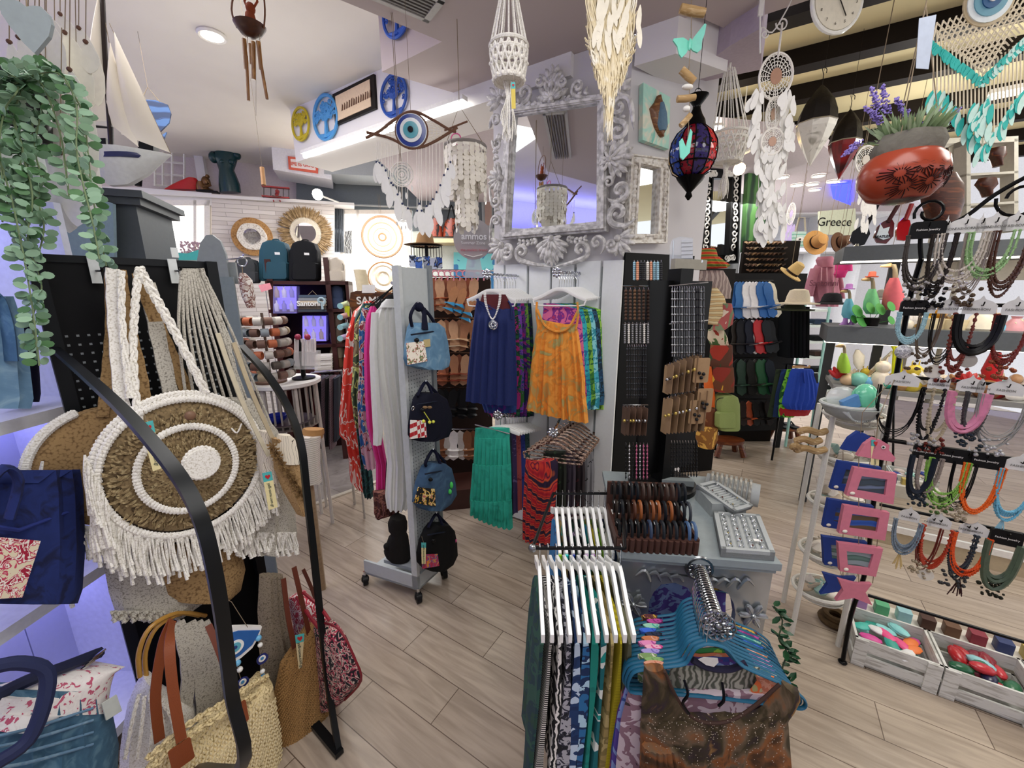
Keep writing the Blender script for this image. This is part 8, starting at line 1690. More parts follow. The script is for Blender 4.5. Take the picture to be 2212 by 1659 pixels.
A('body',MB().sil(HD,[(572,1762,1795),(582,1755,1805),(610,1752,1808),(640,1756,1812),(662,1762,1806)],.08,16,.006,4,sub=1),PK,t);A('hood',MB().sil(HD.off(.03),[(555,1768,1792),(562,1762,1798),(578,1768,1794)],.07,12),PK,t);A('sleeve',MB().sil(HD,[(580,1752,1766),(610,1742,1758),(640,1736,1750)],.06,8),PK,t);A('sleeve',MB().sil(HD,[(580,1795,1808),(610,1802,1814),(645,1806,1818)],.06,8),PK,t);A('drawstring',MB().tube([HD(1775,578,.1),HD(1774,606,.1)],.004).tube([HD(1786,578,.1),HD(1787,606,.1)],.004),M('e0b0bc',.8),t)
text('lettering','Santorini',HD(1780,612,.09),HD.d,ZU,.05,M('7a4458',.8),t,.003)
GB=FP(1808,480,4.2);t=T('greece_tote','pale canvas tote reading Greece on the far wall','bag',GB(1808,505));A('canvas',MB().prism([GB(1771,456),GB(1848,450),GB(1850,508),GB(1772,506)],-GB.n*.03),M('dfe4cc',.9),t,sm=0);text('lettering','Greece',GB(1803,480,.004),GB.d,ZU,.09,M('1c1c1c',.6),t,.003)
ET=FP(1727,515,4.0);t=T('eye_tote','pale green zigzag tote bag with an eye motif and cord handles','bag',ET(1727,530));A('canvas',MB().prism([ET(1715,500),ET(1742,500),ET(1740,533),ET(1714,533)],-ET.n*.03),PR(['8ac0b0','c8e0d8'],9,'wz',.6,.9),t,sm=0);A('eye',MB().disc(ET(1728,517,.004),.045,.004,AX(ET),20,.022).disc(ET(1728,517,.01),.016,.004,AX(ET),12),WHT,t);A('pupil',MB().disc(ET(1728,517,.016),.009,.003,AX(ET),12),BLK,t);A('handle',MB().tube([ET(1718,500),ET(1726,470),ET(1738,470),ET(1740,500)],.008),M('b8ae9c',.9),t)
t=T('headband_rack','long rack of brown patterned headbands and scarves below the long dreamcatcher','rack',V((P(1645,600,4.0).x,P(1645,600,4.0).y,0)));hs=FP(1640,560,4.0);a,b_=hs(1610,520),hs(1730,520);A('panel',MB().obox(V((a.x,a.y,0)),V((b_.x-a.x,0,0)),-hs.n*.04,ZU*a.z),M('1a1410',.8),t,sm=0);random.seed(4)
for r_ in range(7):
    for c_ in range(9):x=1616+c_*9+(r_%2)*4;y=524+r_*12;S('patterned_headband',MB().tube([hs(x-5,y-1,.05),hs(x,y+2,.11),hs(x+6,y-1,.05)],.018,6,flat=.5),M(random.choice(['6a4a30','8a6a48','4a3424','b09878','3a2c24','7a5a4a']),.8),'brown headband in row %s from top, %s from left'%(ORD[r_],ORD[c_]),'headband','brown headbands')

t=T('far_white_shelving','white shelving against the far wall right of the long dreamcatcher','shelf unit',V((WB(1720,700).x,WB(1720,700).y,0)));wb=WB.off(.05)
for y in (405,462,540):A('shelf',MB().obox(wb(1600,y),wb(1900,y)-wb(1600,y),wb.n*.35,-ZU*.06),M('f0f0f0',.5),t,sm=0)
for x in (1640,1690,1760,1850):p=wb(x,400);A('upright',MB().obox(V((p.x,p.y,0)),wb.d*.05,wb.n*.34,ZU*p.z),M('e4e6e8',.5),t,sm=0)
lamp('far_shelf_light','AREA',(3.6,5.6,2.4),20,(1,1,1),1.0,.6)
def wshelf(x0,x1,y0,y1,Z,rows,lab):
    pl=FP((x0+x1)/2,(y0+y1)/2,Z,-8);t=T('spoon_cabinet',lab,'cabinet',pl((x0+x1)/2,y1));WW=M('b5b0a4',.8,bump=.1);fr=MB()
    for a,b_,c_,d_ in ((x0,x1,y0,y0+12),(x0,x0+9,y0,y1),(x1-9,x1,y0,y1),(x0,x1,y1-6,y1)):fr.prism([pl(a,c_),pl(b_,c_-(b_-a)*.06),pl(b_,d_-(b_-a)*.06),pl(a,d_)],-pl.n*.08)
    A('frame',fr,WW,t,sm=0)
    for y in rows:A('shelf',MB().prism([pl(x0,y),pl(x1,y-6),pl(x1,y-1),pl(x0,y+5)],-pl.n*.1),WW,t,sm=0)
    A('post_down',MB().tube([pl(x0+4,y1,-.05),V((pl(x0+4,y1,-.05).x,pl(x0+4,y1,-.05).y,0))],.015),WW,t);return pl,t
wp,t=wshelf(2088,2200,300,500,2.3,(375,440),'tall weathered white cabinet with wooden spoons at the upper right');WDK=WOOD(['5c2c18','3a1a0e','7a4024'],4)
for i,(x,y,r) in enumerate(((2150,335,20),(2128,400,24))):tt=T('wooden_spoon_bowl','dark wooden bowl spoon in the white cabinet, %s one'%('upper','lower')[i],'spoon',wp(x,y+18,-.03));A('bowl',MB().sil(wp.off(-.02),[(y-14,x-r*.6,x+r*.8),(y,x-r,x+r),(y+12,x-r*.5,x+r*.4),(y+26,x-r*.2,x+r*.3)],.04,10,sub=1),WDK,tt)
wp2,t2=wshelf(2018,2082,300,470,2.5,(),'narrow weathered white cabinet left of the spoon cabinet');A('rods',MB().tube([wp2(2040,320),wp2(2038,460)],.006).tube([wp2(2050,320),wp2(2048,460)],.006).tube([wp2(2060,318),wp2(2060,460)],.006),M('8a8478',.6),t2)
bb_=T('big_wooden_bowl','large dark wooden bowl leaning behind the coconut pot','bowl',P(2030,500,2.0));o_=FP(2035,440,2.05);A('bowl',MB().sil(o_,[(378,2000,2055),(400,1985,2075),(440,1990,2075),(480,2005,2060),(505,2015,2045)],.06,14,sub=1),WDK,bb_)
# ================================================================ RIGHT: shelves, necklace stand, baskets, crates
RS=Pl(P(1825,560,2.45),U);GRS=M('5c6164',.5)
p1=RS(1825,533);z1=p1.z;p2=RS(1790,705);z2=p2.z;Lr=2.4
t=T('grey_wall_shelves','two thick dark grey shelves along the right wall with ceramics and toys','shelves',V((p2.x+.3,p2.y,0)))
for p,z,h in ((p1,z1,.085),(p2,z2,.1)):A('shelf',MB().obox(V((p.x,p.y,z-h)),U*Lr,-RS.n*.42,ZU*h),GRS,t,sm=0)
A('upright',MB().obox(V((p2.x,p2.y,0))-RS.n*.4+U*.05,U*.05,-RS.n*.03,ZU*z2),M('3a3e40',.6),t,sm=0);A('upright',MB().obox(V((p1.x,p1.y,0))-RS.n*.4+U*.3,U*.05,-RS.n*.03,ZU*(z1-.01)),M('3a3e40',.6),t,sm=0)
A('led_strip',MB().obox(V((p1.x,p1.y,z1-.093))-RS.n*.05,U*Lr,-RS.n*.03,ZU*.008),EM('fff8e8',9),t,sm=0);A('led_strip',MB().obox(V((p2.x,p2.y,z2-.108))-RS.n*.05,U*Lr,-RS.n*.03,ZU*.008),EM('fff0d8',7),t,sm=0)
p3=RS(1800,832);z3=p3.z;A('lower_board',MB().obox(V((p3.x,p3.y,z3-.03)),U*Lr,-RS.n*.42,ZU*.03),M('8a8a88',.5),t,sm=0)
RBk=RS.off(-.42);m0=RBk(1900,1000);ml=T('wall_mirror_panel','large frameless mirror panel standing low behind the necklace stand','mirror',m0)
a=V((p2.x,p2.y,0))-RS.n*.02+U*.28;A('glass',MB().obox(a+ZU*.14,U*2.2,-RS.n*.012,ZU*(z3-.2)),MIR,ml,sm=0);A('edge_strip',MB().obox(a+ZU*.1+RS.n*.01,U*2.2,-RS.n*.03,ZU*.04),WHT,ml,sm=0)
A('plinth',MB().obox(a,U*2.2,-RS.n*.04,ZU*.1),M('b8a88c',.6),ml,sm=0)
ST('wall_right',MB().obox(V((p1.x,p1.y,z1-.2))-RS.n*.46+U*.45,U*2.6,-RS.n*.06,ZU*.22),M('cfc8b8',.8))

def duck(x,yb,h,col,hatc,lab,boots=None,z=z2,off=-.12):
    pl=RS.off(off);s=h/100;q=lambda a,b_:(x+a*s,yb-b_*s);t=T('wooden_duck',lab,'duck figure',pl(x,yb));R=lambda rows:[(yb-b_*s,x+l*s,x+r_*s) for b_,l,r_ in rows]
    A('body',MB().sil(pl,R([(62,-7,9),(50,-14,14),(32,-20,20),(14,-22,24),(2,-14,20)]),.05,12,sub=1),M(col,.6),t)
    A('neck',MB().sil(pl,R([(88,-7,5),(78,-2,8),(62,-2,9),(52,-6,10)]),.02,8,sub=1),M('94866a',.6),t);A('beak',MB().tube([pl(*q(-6,86)),pl(*q(-24,84),.03)],[.014,.005],8),M('d8b47c',.6),t)
    if hatc:A('hat',MB().lathe(pl(*q(0,90)),[(.032,0),(.034,.006),(.02,.008),(.018,.032),(.01,.036)],14),M(hatc,.6),t)
    if boots:A('boot',MB().sil(pl.off(.03),R([(4,-16,-2),(-6,-18,-2),(-16,-30,0)]),.02,8),M(boots,.4),t);A('boot',MB().sil(pl.off(.03),R([(4,4,16),(-6,4,18),(-16,-4,20)]),.02,8),M(boots,.4),t)
duck(1833,690,72,'6ab8cc','c88ad0','blue wooden duck with purple hat on the lower grey shelf','b07ac8');duck(1883,680,90,'7fd08c','d86a50','green wooden duck with red hat on the lower grey shelf');duck(1930,672,115,'e26a72',None,'tall pink wooden duck reaching up to the upper grey shelf');duck(1822,805,68,'9ac83a',None,'green and orange batik duck standing below the lower shelf',None,off=-.06)
PT=RS.off(-.04);t=T('round_leaf_plant','small green round leaved plant in black pot before the green duck','plant',PT(1880,708));A('pot',MB().lathe(PT(1880,704),[(.035,0),(.045,.05),(.04,.05)],14),BLK,t);gm=MB()
for x,y,r in ((1852,672,15),(1862,692,16),(1845,690,10),(1880,665,13),(1902,668,14),(1925,692,10),(1925,662,12)):gm.disc(PT(x,y,.03),r*mpp(PT(x,y)),.002,((X+V((0,.3,0))).normalized(),(ZU*.8+Y*.5).normalized(),V((0,-.6,.8))),14);gm.tube([PT(1880,700),PT(x,y,.03)],.0015,4)
A('leaves',gm,M('4c9a48',.5),t)

GT=RS.off(-.08)
def guitar(pts,neck,cols,lab,txt=None):
    t=T('toy_guitar',lab,'toy guitar',GT(*pts[0]));A('body',MB().prism([GT(x,y) for x,y in pts],-GT.n*.03),M(cols[0],.2),t);A('neck',MB().tube([GT(*neck[0]),GT(*neck[1])],.012,6),M(cols[1],.3),t);return t
g1=guitar([(1835,520),(1842,500),(1862,486),(1876,490),(1880,505),(1868,528),(1850,533)],((1868,495),(1898,438)),('141418','1a1a1e'),'black toy guitar case at the left end of the upper grey shelf');A('stand',MB().lathe(GT(1850,534),[(.02,0),(.01,.02)],8),CHR,g1)
g2=guitar([(1888,512),(1895,490),(1906,480),(1925,470),(1932,482),(1930,510),(1915,526),(1895,524)],((1918,480),(1942,440)),('5a0c16','3a0a10'),'dark red toy guitar with white star scratch plate on the upper grey shelf')
A('white_plate',MB().prism([GT(x,y,.004) for x,y in ((1892,512),(1898,496),(1902,484),(1908,494),(1922,490),(1918,502),(1922,514),(1908,518))],GT.n*.003),M('dfeaf0',.3),g2,sm=0);text('lettering','BEATLES',GT(1906,511,.009),GT.d,ZU,.014,BLK,g2,.001,True)
g3=guitar([(1936,500),(1940,482),(1952,470),(1966,476),(1970,500),(1955,520),(1938,518)],((1956,475),(1970,440)),('a8141c','8a1016'),'bright red toy guitar on the upper grey shelf')

random.seed(44)
def trinket(pl,x,y,kind,col,lab,s=1.0,grp=None):
    c=pl(x,y);m_=M(col,.35,var=.12,bs=30);b=MB()
    if kind=='vase':b.lathe(c,[(.02*s,0),(.04*s,.03*s),(.03*s,.07*s),(.015*s,.09*s),(.02*s,.1*s)],14)
    elif kind=='shell':
        for i in range(5):q=-.9+i*.45;b.ball(c+V((sin(q)*.025*s,0,.03*s+cos(q)*.025*s)),(.01*s,.01*s,.03*s),6,5,((X*cos(q)-ZU*sin(q)),Y,(X*sin(q)+ZU*cos(q))))
    elif kind=='fish':b.ball(c+ZU*.03*s,(.05*s,.015*s,.025*s)).leaf(c+ZU*.03*s+X*.04*s,(X+ZU*.3),.03*s,.04*s)
    elif kind=='fig':b.lathe(c,[(.03*s,0),(.028*s,.04*s),(.012*s,.06*s)],10).ball(c+ZU*.075*s,.018*s,8,6)
    elif kind=='cat':b.ball(c+ZU*.03*s,(.03*s,.025*s,.035*s)).ball(c+ZU*.075*s,.022*s).leaf(c+ZU*.09*s+X*.012*s,ZU,.022*s,.012*s).leaf(c+ZU*.09*s-X*.012*s,ZU,.022*s,.012*s)
    elif kind=='box':b.bev(c+ZU*.03*s,X*.07*s,Y*.05*s,ZU*.06*s,.008)
    else:b.ball(c+ZU*.03*s,(.035*s,.03*s,.03*s),10,8)
    return S('ceramic_'+{'vase':'vase','shell':'shell','fish':'fish','fig':'figure','cat':'cat','box':'box','egg':'egg'}[kind],b,m_,lab,{'fig':'figure'}.get(kind,kind),grp)
T1=RS.off(-.2)
up_=[(1995,'gold','fig','c89a2c',1.6),(2022,'golden','cat','b8862a',1.5),(2048,'brown','shell','8a6a3c',1.3),(2075,'aqua','fish','5ac8b0',1.2),(2098,'amber','egg','c07a2a',1.6),(2120,'white','fish','e8e4dc',1.6),(2145,'cream','cat','e0c8a8',1.4),(2165,'sky blue','fish','7ac0dc',1.3),(2185,'rose','vase','e0a0a8',1.2),(2205,'cream','shell','e8dcc0',1.4),(1965,'white','shell','f0e8e0',1.5),(1950,'cream','egg','e8dcc8',1.4),(2010,'tan','box','d8c8a0',1.5),(2060,'cream','box','e0d0a8',1.5),(2110,'ivory','vase','efe4cc',1.6)]
for i,(x,cn_,kd,col,s) in enumerate(up_):u_=(x-1800)/400;trinket(T1 if i<10 else RS.off(-.1),x,706+.07*(x-1800)-4*(i<10),kd,col,'%s ceramic %s on the lower grey shelf, %s of its row'%(cn_,{'fig':'figure','egg':'round ornament'}.get(kd,kd),ORD[i]),s,'ceramics on the lower grey shelf')
cs_=['d8b890','c89a60','8a5a34','e8dcc8','c8a078','6ab0d8','e09048','e8e0d0','5a3018','b02424','e0c8c8','d8c040','7ac0b0','a87a4c','f0ece4','2ab090','c0282c','e8d8b0']
nm_=['sandy','ochre','brown','cream','tan','sky blue','orange','off-white','dark brown','red','pale pink','yellow','mint','caramel','white','emerald','crimson','buff']
for i in range(36):x=1806+i*11.4;kd=random.choice(['shell','fish','fig','vase','egg','cat','shell','shell']);j=random.randrange(18);trinket(RS.off(-.06-.16*(i%2)),x,830+.1*(x-1800)-(6 if i%2 else 0),kd,cs_[j],'%s %s on the lowest board, %s from left in its %s row'%(nm_[j],{'fig':'figure','egg':'ball'}.get(kd,kd),ORD[i//2],('front','back')[i%2]),rnd(1.1,1.9),'trinkets on the lowest board')
t=T('yellow_cloth','bright yellow knotted cloth on the lowest board behind the stand post','cloth',T1(1938,830));A('cloth',MB().sil(T1,[(745,1922,1962),(755,1928,1950),(800,1925,1948),(835,1922,1950)],.04,12,.01,4),M('dce020',.7),t)
S('oval_white_dish',MB().sil(T1,[(755,1848,1856),(768,1842,1868),(785,1843,1868),(797,1850,1860)],.02,10),M('e8e2d8',.4),'white leaf shaped dish standing under the lower grey shelf','dish');S('red_ornament',MB().sil(T1,[(760,2140,2160),(800,2118,2168),(835,2125,2160)],.05,10),M('c01c24',.4),'large bright red ceramic ornament on the lowest board at right','ornament')
for i in range(6):S('wooden_xylophone',MB().bev(T1(1870+i*7,815-i*7,-.02),(T1.d*.5+ZU*.8)*.17,RS.n*.02,(T1.d*.8-ZU*.5)*.014,.003),M(['d8b890','efe8dc'][i%2],.6),'pale slanted wooden stick in the bundle near the yellow cloth, %s one'%ORD[i],'stick','pale slanted sticks')
# ---- necklace stand
NS=Pl((1.48,1.457),U);IR=M('101012',.3,.5)
t=T('necklace_stand','black wrought iron arched stand with five bars of hanging necklaces at the right','stand',V((1.48,1.457,0)))
A('left_leg',MB().tube(catm([NS(1990,560),NS(1962,660),NS(1935,820),NS(1915,940),NS(1890,1060),NS(1875,1200),NS(1862,1260),NS(1838,1330),V((1.48,1.457,.01))]),.0085,8),IR,t);A('foot',MB().ball(V((1.48,1.457,.008)),(.018,.018,.008)),IR,t)
bars=[(494,2035,1.84),(657,1960,1.577),(815,1935,1.31),(960,1905,1.055),(1090,1900,.785),(1290,1875,.37)]
def barpt(px,z,off=0):

    lo,hi=-400.,2600.
    for _ in range(40):
        m_=(lo+hi)/2
        if NS(px,m_,off).z>z:lo=m_
        else:hi=m_
    return NS(px,(lo+hi)/2,off)
for y,x0,z in bars:A('bar',MB().tube([barpt(x0,z),barpt(2420,z)],.0065,8),IR,t)
A('right_leg',MB().tube([barpt(2420,1.84),V((barpt(2420,.5).x,barpt(2420,.5).y,0))],.0085,8),IR,t);e_=barpt(2035,1.84)
A('arch',MB().tube(catm([NS(1990,560),NS(1988,520),NS(1998,480),NS(2040,488),NS(2090,465),NS(2150,420),NS(2240,372),NS(2330,350)])+[barpt(2420,1.84)],.0065,7).tube(curl(NS(2010,458),.042,NS.d,ZU,3.6,-1.1,.5),.005,6).tube(curl(NS(2205,430),.055,NS.d,ZU,3.0,1.0,.6),.005,6),IR,t)
random.seed(77)
def necklace(i,px,z,w_,L,col,style,card,lab,pend=None,wide=None):
    """necklace on a hang card: w_, L in metres"""
    p=barpt(px,z,.03);t=T('necklace',lab,'necklace',p,'necklaces on the black stand');d=NS.d if NS.d.x>0 else -NS.d;n=NS.n;wd=wide or w_
    w_ *= .85
    if card=='b':kc=A('card',MB().bev(p-ZU*.012,d*wd*1.3,ZU*.055,n*.016,.012),M('0e0e10',.6),t,'black velvet hang card');text('lettering','Fashion Jewelry',p-ZU*.012+n*.01,d,ZU,.007,WHT,kc,.0006)
    else:
        wd *= .72;kc=A('card',MB().prism([p+d*x*wd+ZU*y for x,y in ((-.68,-.03),(-.7,.0),(-.45,.012),(-.12,.02),(0,.032),(.12,.02),(.45,.012),(.7,.0),(.68,-.03))],n*.0015),M('d9d9d6',.6),t,'grey-white hang card');text('lettering','FASHION',p-ZU*.014+n*.004,d,ZU,.008,M('6a6a68',.6),kc,.0005)
    A('hook',MB().tube([p-n*.03,p+n*.015,p+n*.02+ZU*.012],.0018,5),IR,t)
    m_=MB();strandsn={'multi':9,'beads':3,'cord':6,'fat':4,'chain':12,'single':1}[style]
    for s_ in range(strandsn):
        f=1.02-rnd(0,.28);wf=rnd(.6,.86);a=p-ZU*.03-d*w_*.5*(1-.04*s_)+n*.006*(s_%3);b=a+d*w_*(1-.08*s_)*1.0;pts=[]
        for j in range(13):q=pi*j/12;pts.append(p-ZU*(.03+L*f*sin(q)**.7)-d*w_*wf*cos(q)+n*(.004+.003*(s_%4)))
        r={'multi':.0024,'beads':.002,'cord':.0016,'fat':.008,'chain':.0014,'single':.0016}[style];m_.tube(pts,r,5)
        if style in ('beads','multi'):
            cp=catm(pts,2 if style=='multi' else 3)
            for c_ in cp:m_.ball(c_,.0038 if style=='multi' else .0055,5,4)
    A('strands',m_,col if not isinstance(col,str) else M(col,.4,var=.2,bs=60),t)
    if pend:
        c=p-ZU*(.03+L);k_,pc=pend
        if k_=='disc':A('pendant',MB().disc(c-ZU*.02,.024,.005,(d,ZU,n),18),M(pc,.3),t)
        elif k_=='cluster':
            b=MB();[b.ball(c+d*rnd(-.035,.035)+ZU*rnd(-.035,.03)+n*.01,rnd(.004,.008),6,5) for _ in range(22)];A('pendant',b,M(pc,.25,.5),t)
        elif k_=='tassel':
            b=MB();[b.tube([c,c+d*rnd(-.02,.02)-ZU*rnd(.05,.08)],.0018,4) for _ in range(12)];A('pendant',b,M(pc,.6),t)
        elif k_=='ball':A('pendant',MB().ball(c-ZU*.02,(.03,.02,.026),14,10),PR([pc,'8a8a8e','d8d8dc'],90,'vor',0,.3),t)
    return t
rowN=['top','second','third','fourth','fifth']
N=[[(2005,.07,.20,'3a342e','multi','b',('cluster','b8b4ac'),'black strands with silver leaves'),(2085,.085,.17,'c0b8ac','multi','w',('cluster','c8c4bc'),'silver and grey pearl clusters'),(2150,.085,.17,'8fb47c','multi','w',None,'pale green strands with crystals'),(2195,.06,.22,'4a2c20','multi','w',None,'dark brown bead strands')],
     [(1975,.055,.13,'9ac0c8','multi','b',('ball','b8b8c0'),'white and blue strands with crystal ball'),(2050,.05,.2,'1a1614','cord','w',('disc','d8d4c8'),'brown cords with ring pendant'),(2120,.075,.15,'0e0e10','fat','w',('disc','a8a49c'),'thick black threads with shell disc'),(2195,.06,.19,'6a2018','multi','w',('cluster','8a4a2c'),'dark red seed strands')],
     [(1950,.095,.22,'0e0e0e','cord','w',None,'wide black leather cords'),(2022,.04,.22,'1a1a1c','beads','w',('cluster','a8a8a4'),'narrow black bead strands'),(2098,.07,.17,'c87a98','fat','w',None,'pink cord loops'),(2175,.085,.2,'8c8c8a','chain','w',('cluster','b0b0b0'),'fine grey chain fringe')],
     [(1998,.045,.2,'1c2430','fat','b',None,'dark navy twisted strands'),(2055,.08,.19,'7fb04c','multi','b',('cluster','4a6a34'),'lime green twisted strands'),(2130,.07,.2,'e0641c','multi','b',('disc','e0d0b8'),'orange bead strands with shell'),(2205,.07,.2,'6ab0cc','multi','w',('tassel','9ac8d8'),'light blue beads with tassels')],
     [(1965,.06,.15,'7a8a98','multi','w',('tassel','d8c088'),'grey blue strands with gold fan'),(2030,.065,.2,'a83820','beads','w',('disc','e0dcd0'),'brown and white stone beads with shell'),(2105,.075,.2,'d8501c','multi','w',('tassel','3a1418'),'orange strands with dark tassel'),(2175,.06,.2,'4a5a48','fat','b',('cluster','2a2a20'),'grey and dark green thick strands')]]
for r_,row in enumerate(N):
    for i,(px,w_,L,col,st_,cd_2,pd_,ds) in enumerate(row):necklace(i,px,bars[r_][2],w_,L*.92,col,st_,cd_2,'%s necklace on the %s bar of the black stand'%(ds,rowN[r_]),pd_)
DK_=['2a2420','8a8078','141416','5a4a38','6a2a20','24303a','a89c84','3a3a3c']
for r_ in range(5):
    for i,px in enumerate((2045,2120) if r_ in (0,2) else (2015,2090)):necklace(i,px,bars[r_][2],.045,.2*rnd(.8,1.05),DK_[(r_*3+i)%8],['multi','cord','beads'][(r_+i)%3],'w','dark narrow necklace filling the %s gap of the %s bar'%(ORD[i],rowN[r_]),('cluster',DK_[(r_+i+2)%8]),wide=.02)
# ---- fish photo frames
for (dx,dy,Z,col,lab,off) in ((0,0,1.38,'d0788c','pink wooden fish photo frame chain with three pictures hanging left of the necklaces',0),(-34,-14,1.5,'15398c','blue wooden fish photo frame chain behind the pink one',-.05)):
    fq=FP(1875,1100,Z,-12);q=lambda x,y,o=0:fq(x+dx,y+dy,o);m_=M(col,.7,bump=.05);t=T('fish_photo_frames',lab,'photo frame',q(1890,950))
    A('fish_head',MB().prism([q(x,y) for x,y in ((1852,985),(1868,960),(1888,946),(1905,952),(1922,962),(1920,972),(1935,990),(1930,998),(1895,992))],-fq.n*.014),m_,t,sm=0);A('eye',MB().disc(q(1908,966,.002),.006,.002,AX(fq),12),WHT,t);A('pupil',MB().disc(q(1908,966,.005),.003,.002,AX(fq),10),BLK,t)
    for (a,b_,c_,d_,i) in (((1846,1010),(1938,1024),(1930,1090),(1828,1070),0),((1824,1092),(1922,1108),(1912,1168),(1812,1152),1),((1811,1173),(1908,1186),(1892,1246),(1815,1234),2)):
        cx,cy=(a[0]+b_[0]+c_[0]+d_[0])/4,(a[1]+b_[1]+c_[1]+d_[1])/4;inn=[(cx+(p[0]-cx)*.6,cy+(p[1]-cy)*.52) for p in (a,b_,c_,d_)];o=(a,b_,c_,d_);fm=MB()
        for j in range(4):k2=(j+1)%4;fm.prism([q(*o[j]),q(*o[k2]),q(*inn[k2]),q(*inn[j])],-fq.n*.016)
        A('frame',fm,m_,t,sm=0);A('photo',MB().prism([q(p[0],p[1],-.008) for p in inn],-fq.n*.003),PR([['6a7a98','2a3430','3a4a58'],['1a4a9c','2a5ab0','5a4a34'],['5a7a74','3a5a54','8a9aa0']][i],9,'wz',1.5,.4,const=False),t,'small sea view photograph',sm=0)
        A('shell',MB().ball(q(*d_,.008)+X*.02+ZU*.008,(.009,.005,.006)),M('e8e0d4',.5),t)
    A('fish_tail',MB().prism([q(x,y) for x,y in ((1812,1252),(1850,1262),(1884,1262),(1870,1280),(1885,1308),(1845,1292),(1806,1298),(1822,1276))],-fq.n*.014),m_,t,sm=0)
    A('string',MB().tube([q(1855,990,-.01),q(1855,1260,-.01)],.0012,4).tube([q(1915,995,-.01),q(1885,1260,-.01)],.0012,4).tube([q(1893,950),q(1897,905),barpt(1935,1.31)],.0012,4),CORD,t)
paper_tag(FP(1888,980,1.34),((1882,950),(1900,952),(1898,1006),(1881,1004)),'cream paper tag on the pink fish photo frames')
# ---- wicker basket tower
WK=M('d9d6ce',.7,bump=.2,bs=200);g0,g1,g2_,g3=G(1710,1368),G(1692,1300),G(1810,1395),G(1818,1310);ctr=(g0+g1+g2_+g3)/4
t=T('wicker_basket_tower','white rattan tower of open baskets filled with shells left of the photo frames','shelf unit',ctr);leg=MB()
tops=[FP(1795,880,1.75)(x,y) for x,y in ((1760,880),(1755,870),(1880,880),(1870,865))]
zt2=P(1760,890,1.75).z
for g_ in (g0,g1,g2_,g3):A('leg',MB().tube([g_,V((g_.x*.98+ctr.x*.02,g_.y*.98+ctr.y*.02,zt2))],.011,8),WK,t)
SHC=[M('e6ddd0',.5),M('c8b49c',.5),M('a89c8c',.5),M('8fb0a8',.4),M('d8cfc6',.4)]
RXX=(g2_-g0).length*.55
for j,y in enumerate((1290,1207,1098,995,905)):
    zb_=None;r=ray(1765,y);z=EYE.z+r.z*((ctr.y-.06)/r.y);c=V((ctr.x-.01*j*0,ctr.y,z));rx=RXX*1.15;bm2=MB();prf=[(rx*.3,-.06),(rx*.65,-.045),(rx*.92,-.018),(rx,0)]
    for i in range(26):q=2*pi*i/26;bm2.tube([c+V((cos(q)*a,sin(q)*a*.85,b_)) for a,b_ in prf],.0035,4)
    bm2.ring(c,rx,.009,(X,Y*.85),28,6);bm2.ring(c-ZU*.018,rx*.93,.004,(X,Y*.85),24,5)
    A('basket',bm2,WK,t);A('basket_bottom',MB().lathe(c-ZU*.062,[(rx*.3,0),(rx*.6,.012),(rx*.88,.035),(rx*.86,.04),(rx*.5,.02)],24),M('c4c2ba',.8),t)
    for i in range(16):
        q=2*pi*i/12+j;rr=rx*rnd(.1,.8);kd=i%4;p=c+V((cos(q)*rr,sin(q)*rr*.8,-.008+rnd(0,.03)));b=MB()
        if kd==0:b.lathe(p,[(.024,0),(.03,.015),(.012,.03),(.003,.045)],8)
        elif kd==1:[b.ball(p+V((cos(a)*.018,sin(a)*.018,.01)),(.022,.007,.007),6,4,(V((cos(a),sin(a),0)),V((-sin(a),cos(a),0)),ZU)) for a in [k_*1.256 for k_ in range(5)]]
        elif kd==2:b.ball(p,(.036,.022,.018),8,6)
        else:b.tube([p-X*.05,p+ZU*.01,p+X*.05+Y*.02],[.008,.012,.006],6)
        S(['sea_shell','starfish','pebble','driftwood_piece'][kd],b,SHC[(i+j)%5],'%s in the %s basket of the rattan tower, %s round'%(['spiral sea shell','starfish','smooth pebble','driftwood piece'][kd],['lowest','second lowest','middle','second highest','highest'][j],ORD[i]),['shell','starfish','pebble','driftwood'][kd],'shells in the rattan tower')
for i,(x,y,w_) in enumerate(((1755,932,34),(1745,952,30),(1750,972,36),(1722,966,12))):
    pq=FP(x,y,1.72);S('driftwood_piece',MB().tube(catm([pq(x-w_,y+2),pq(x-w_*.3,y-4,.02),pq(x+w_*.4,y+3,.01),pq(x+w_,y-3)]),[.004]+[.014]*11+[.004],8),DWD,'grey brown driftwood piece at the top left of the rattan tower, %s down'%ORD[i],'driftwood','driftwood on the tower top')
FN=FP(1838,895,1.62,0);t=T('fan_basket','grey-white slatted half round basket with plastic wrapped goods on the tower top','basket',FN(1838,925));fm=MB();c=FN(1838,872);R=56*mpp(c)
for i in range(30):
    q=pi+pi*(i+.5)/30;fm.tube([c+V((0,-.04,-R*.42+.02)),c+V((cos(q)*R*.6,-.07,-R*.12+sin(q)*R*.42)),c+V((cos(q)*R,-.02,sin(q)*R*.0+.0))],.0032,4)
fm.ring(c,R,.007,(X,Y*.8),28,6);A('slats',fm,M('c8cdca',.7),t);A('bowl',MB().lathe(c-ZU*R*.62,[(R*.35,0),(R*.75,R*.2),(R*.97,R*.58),(R*.9,R*.58)],24),M('aeb4b0',.8),t)
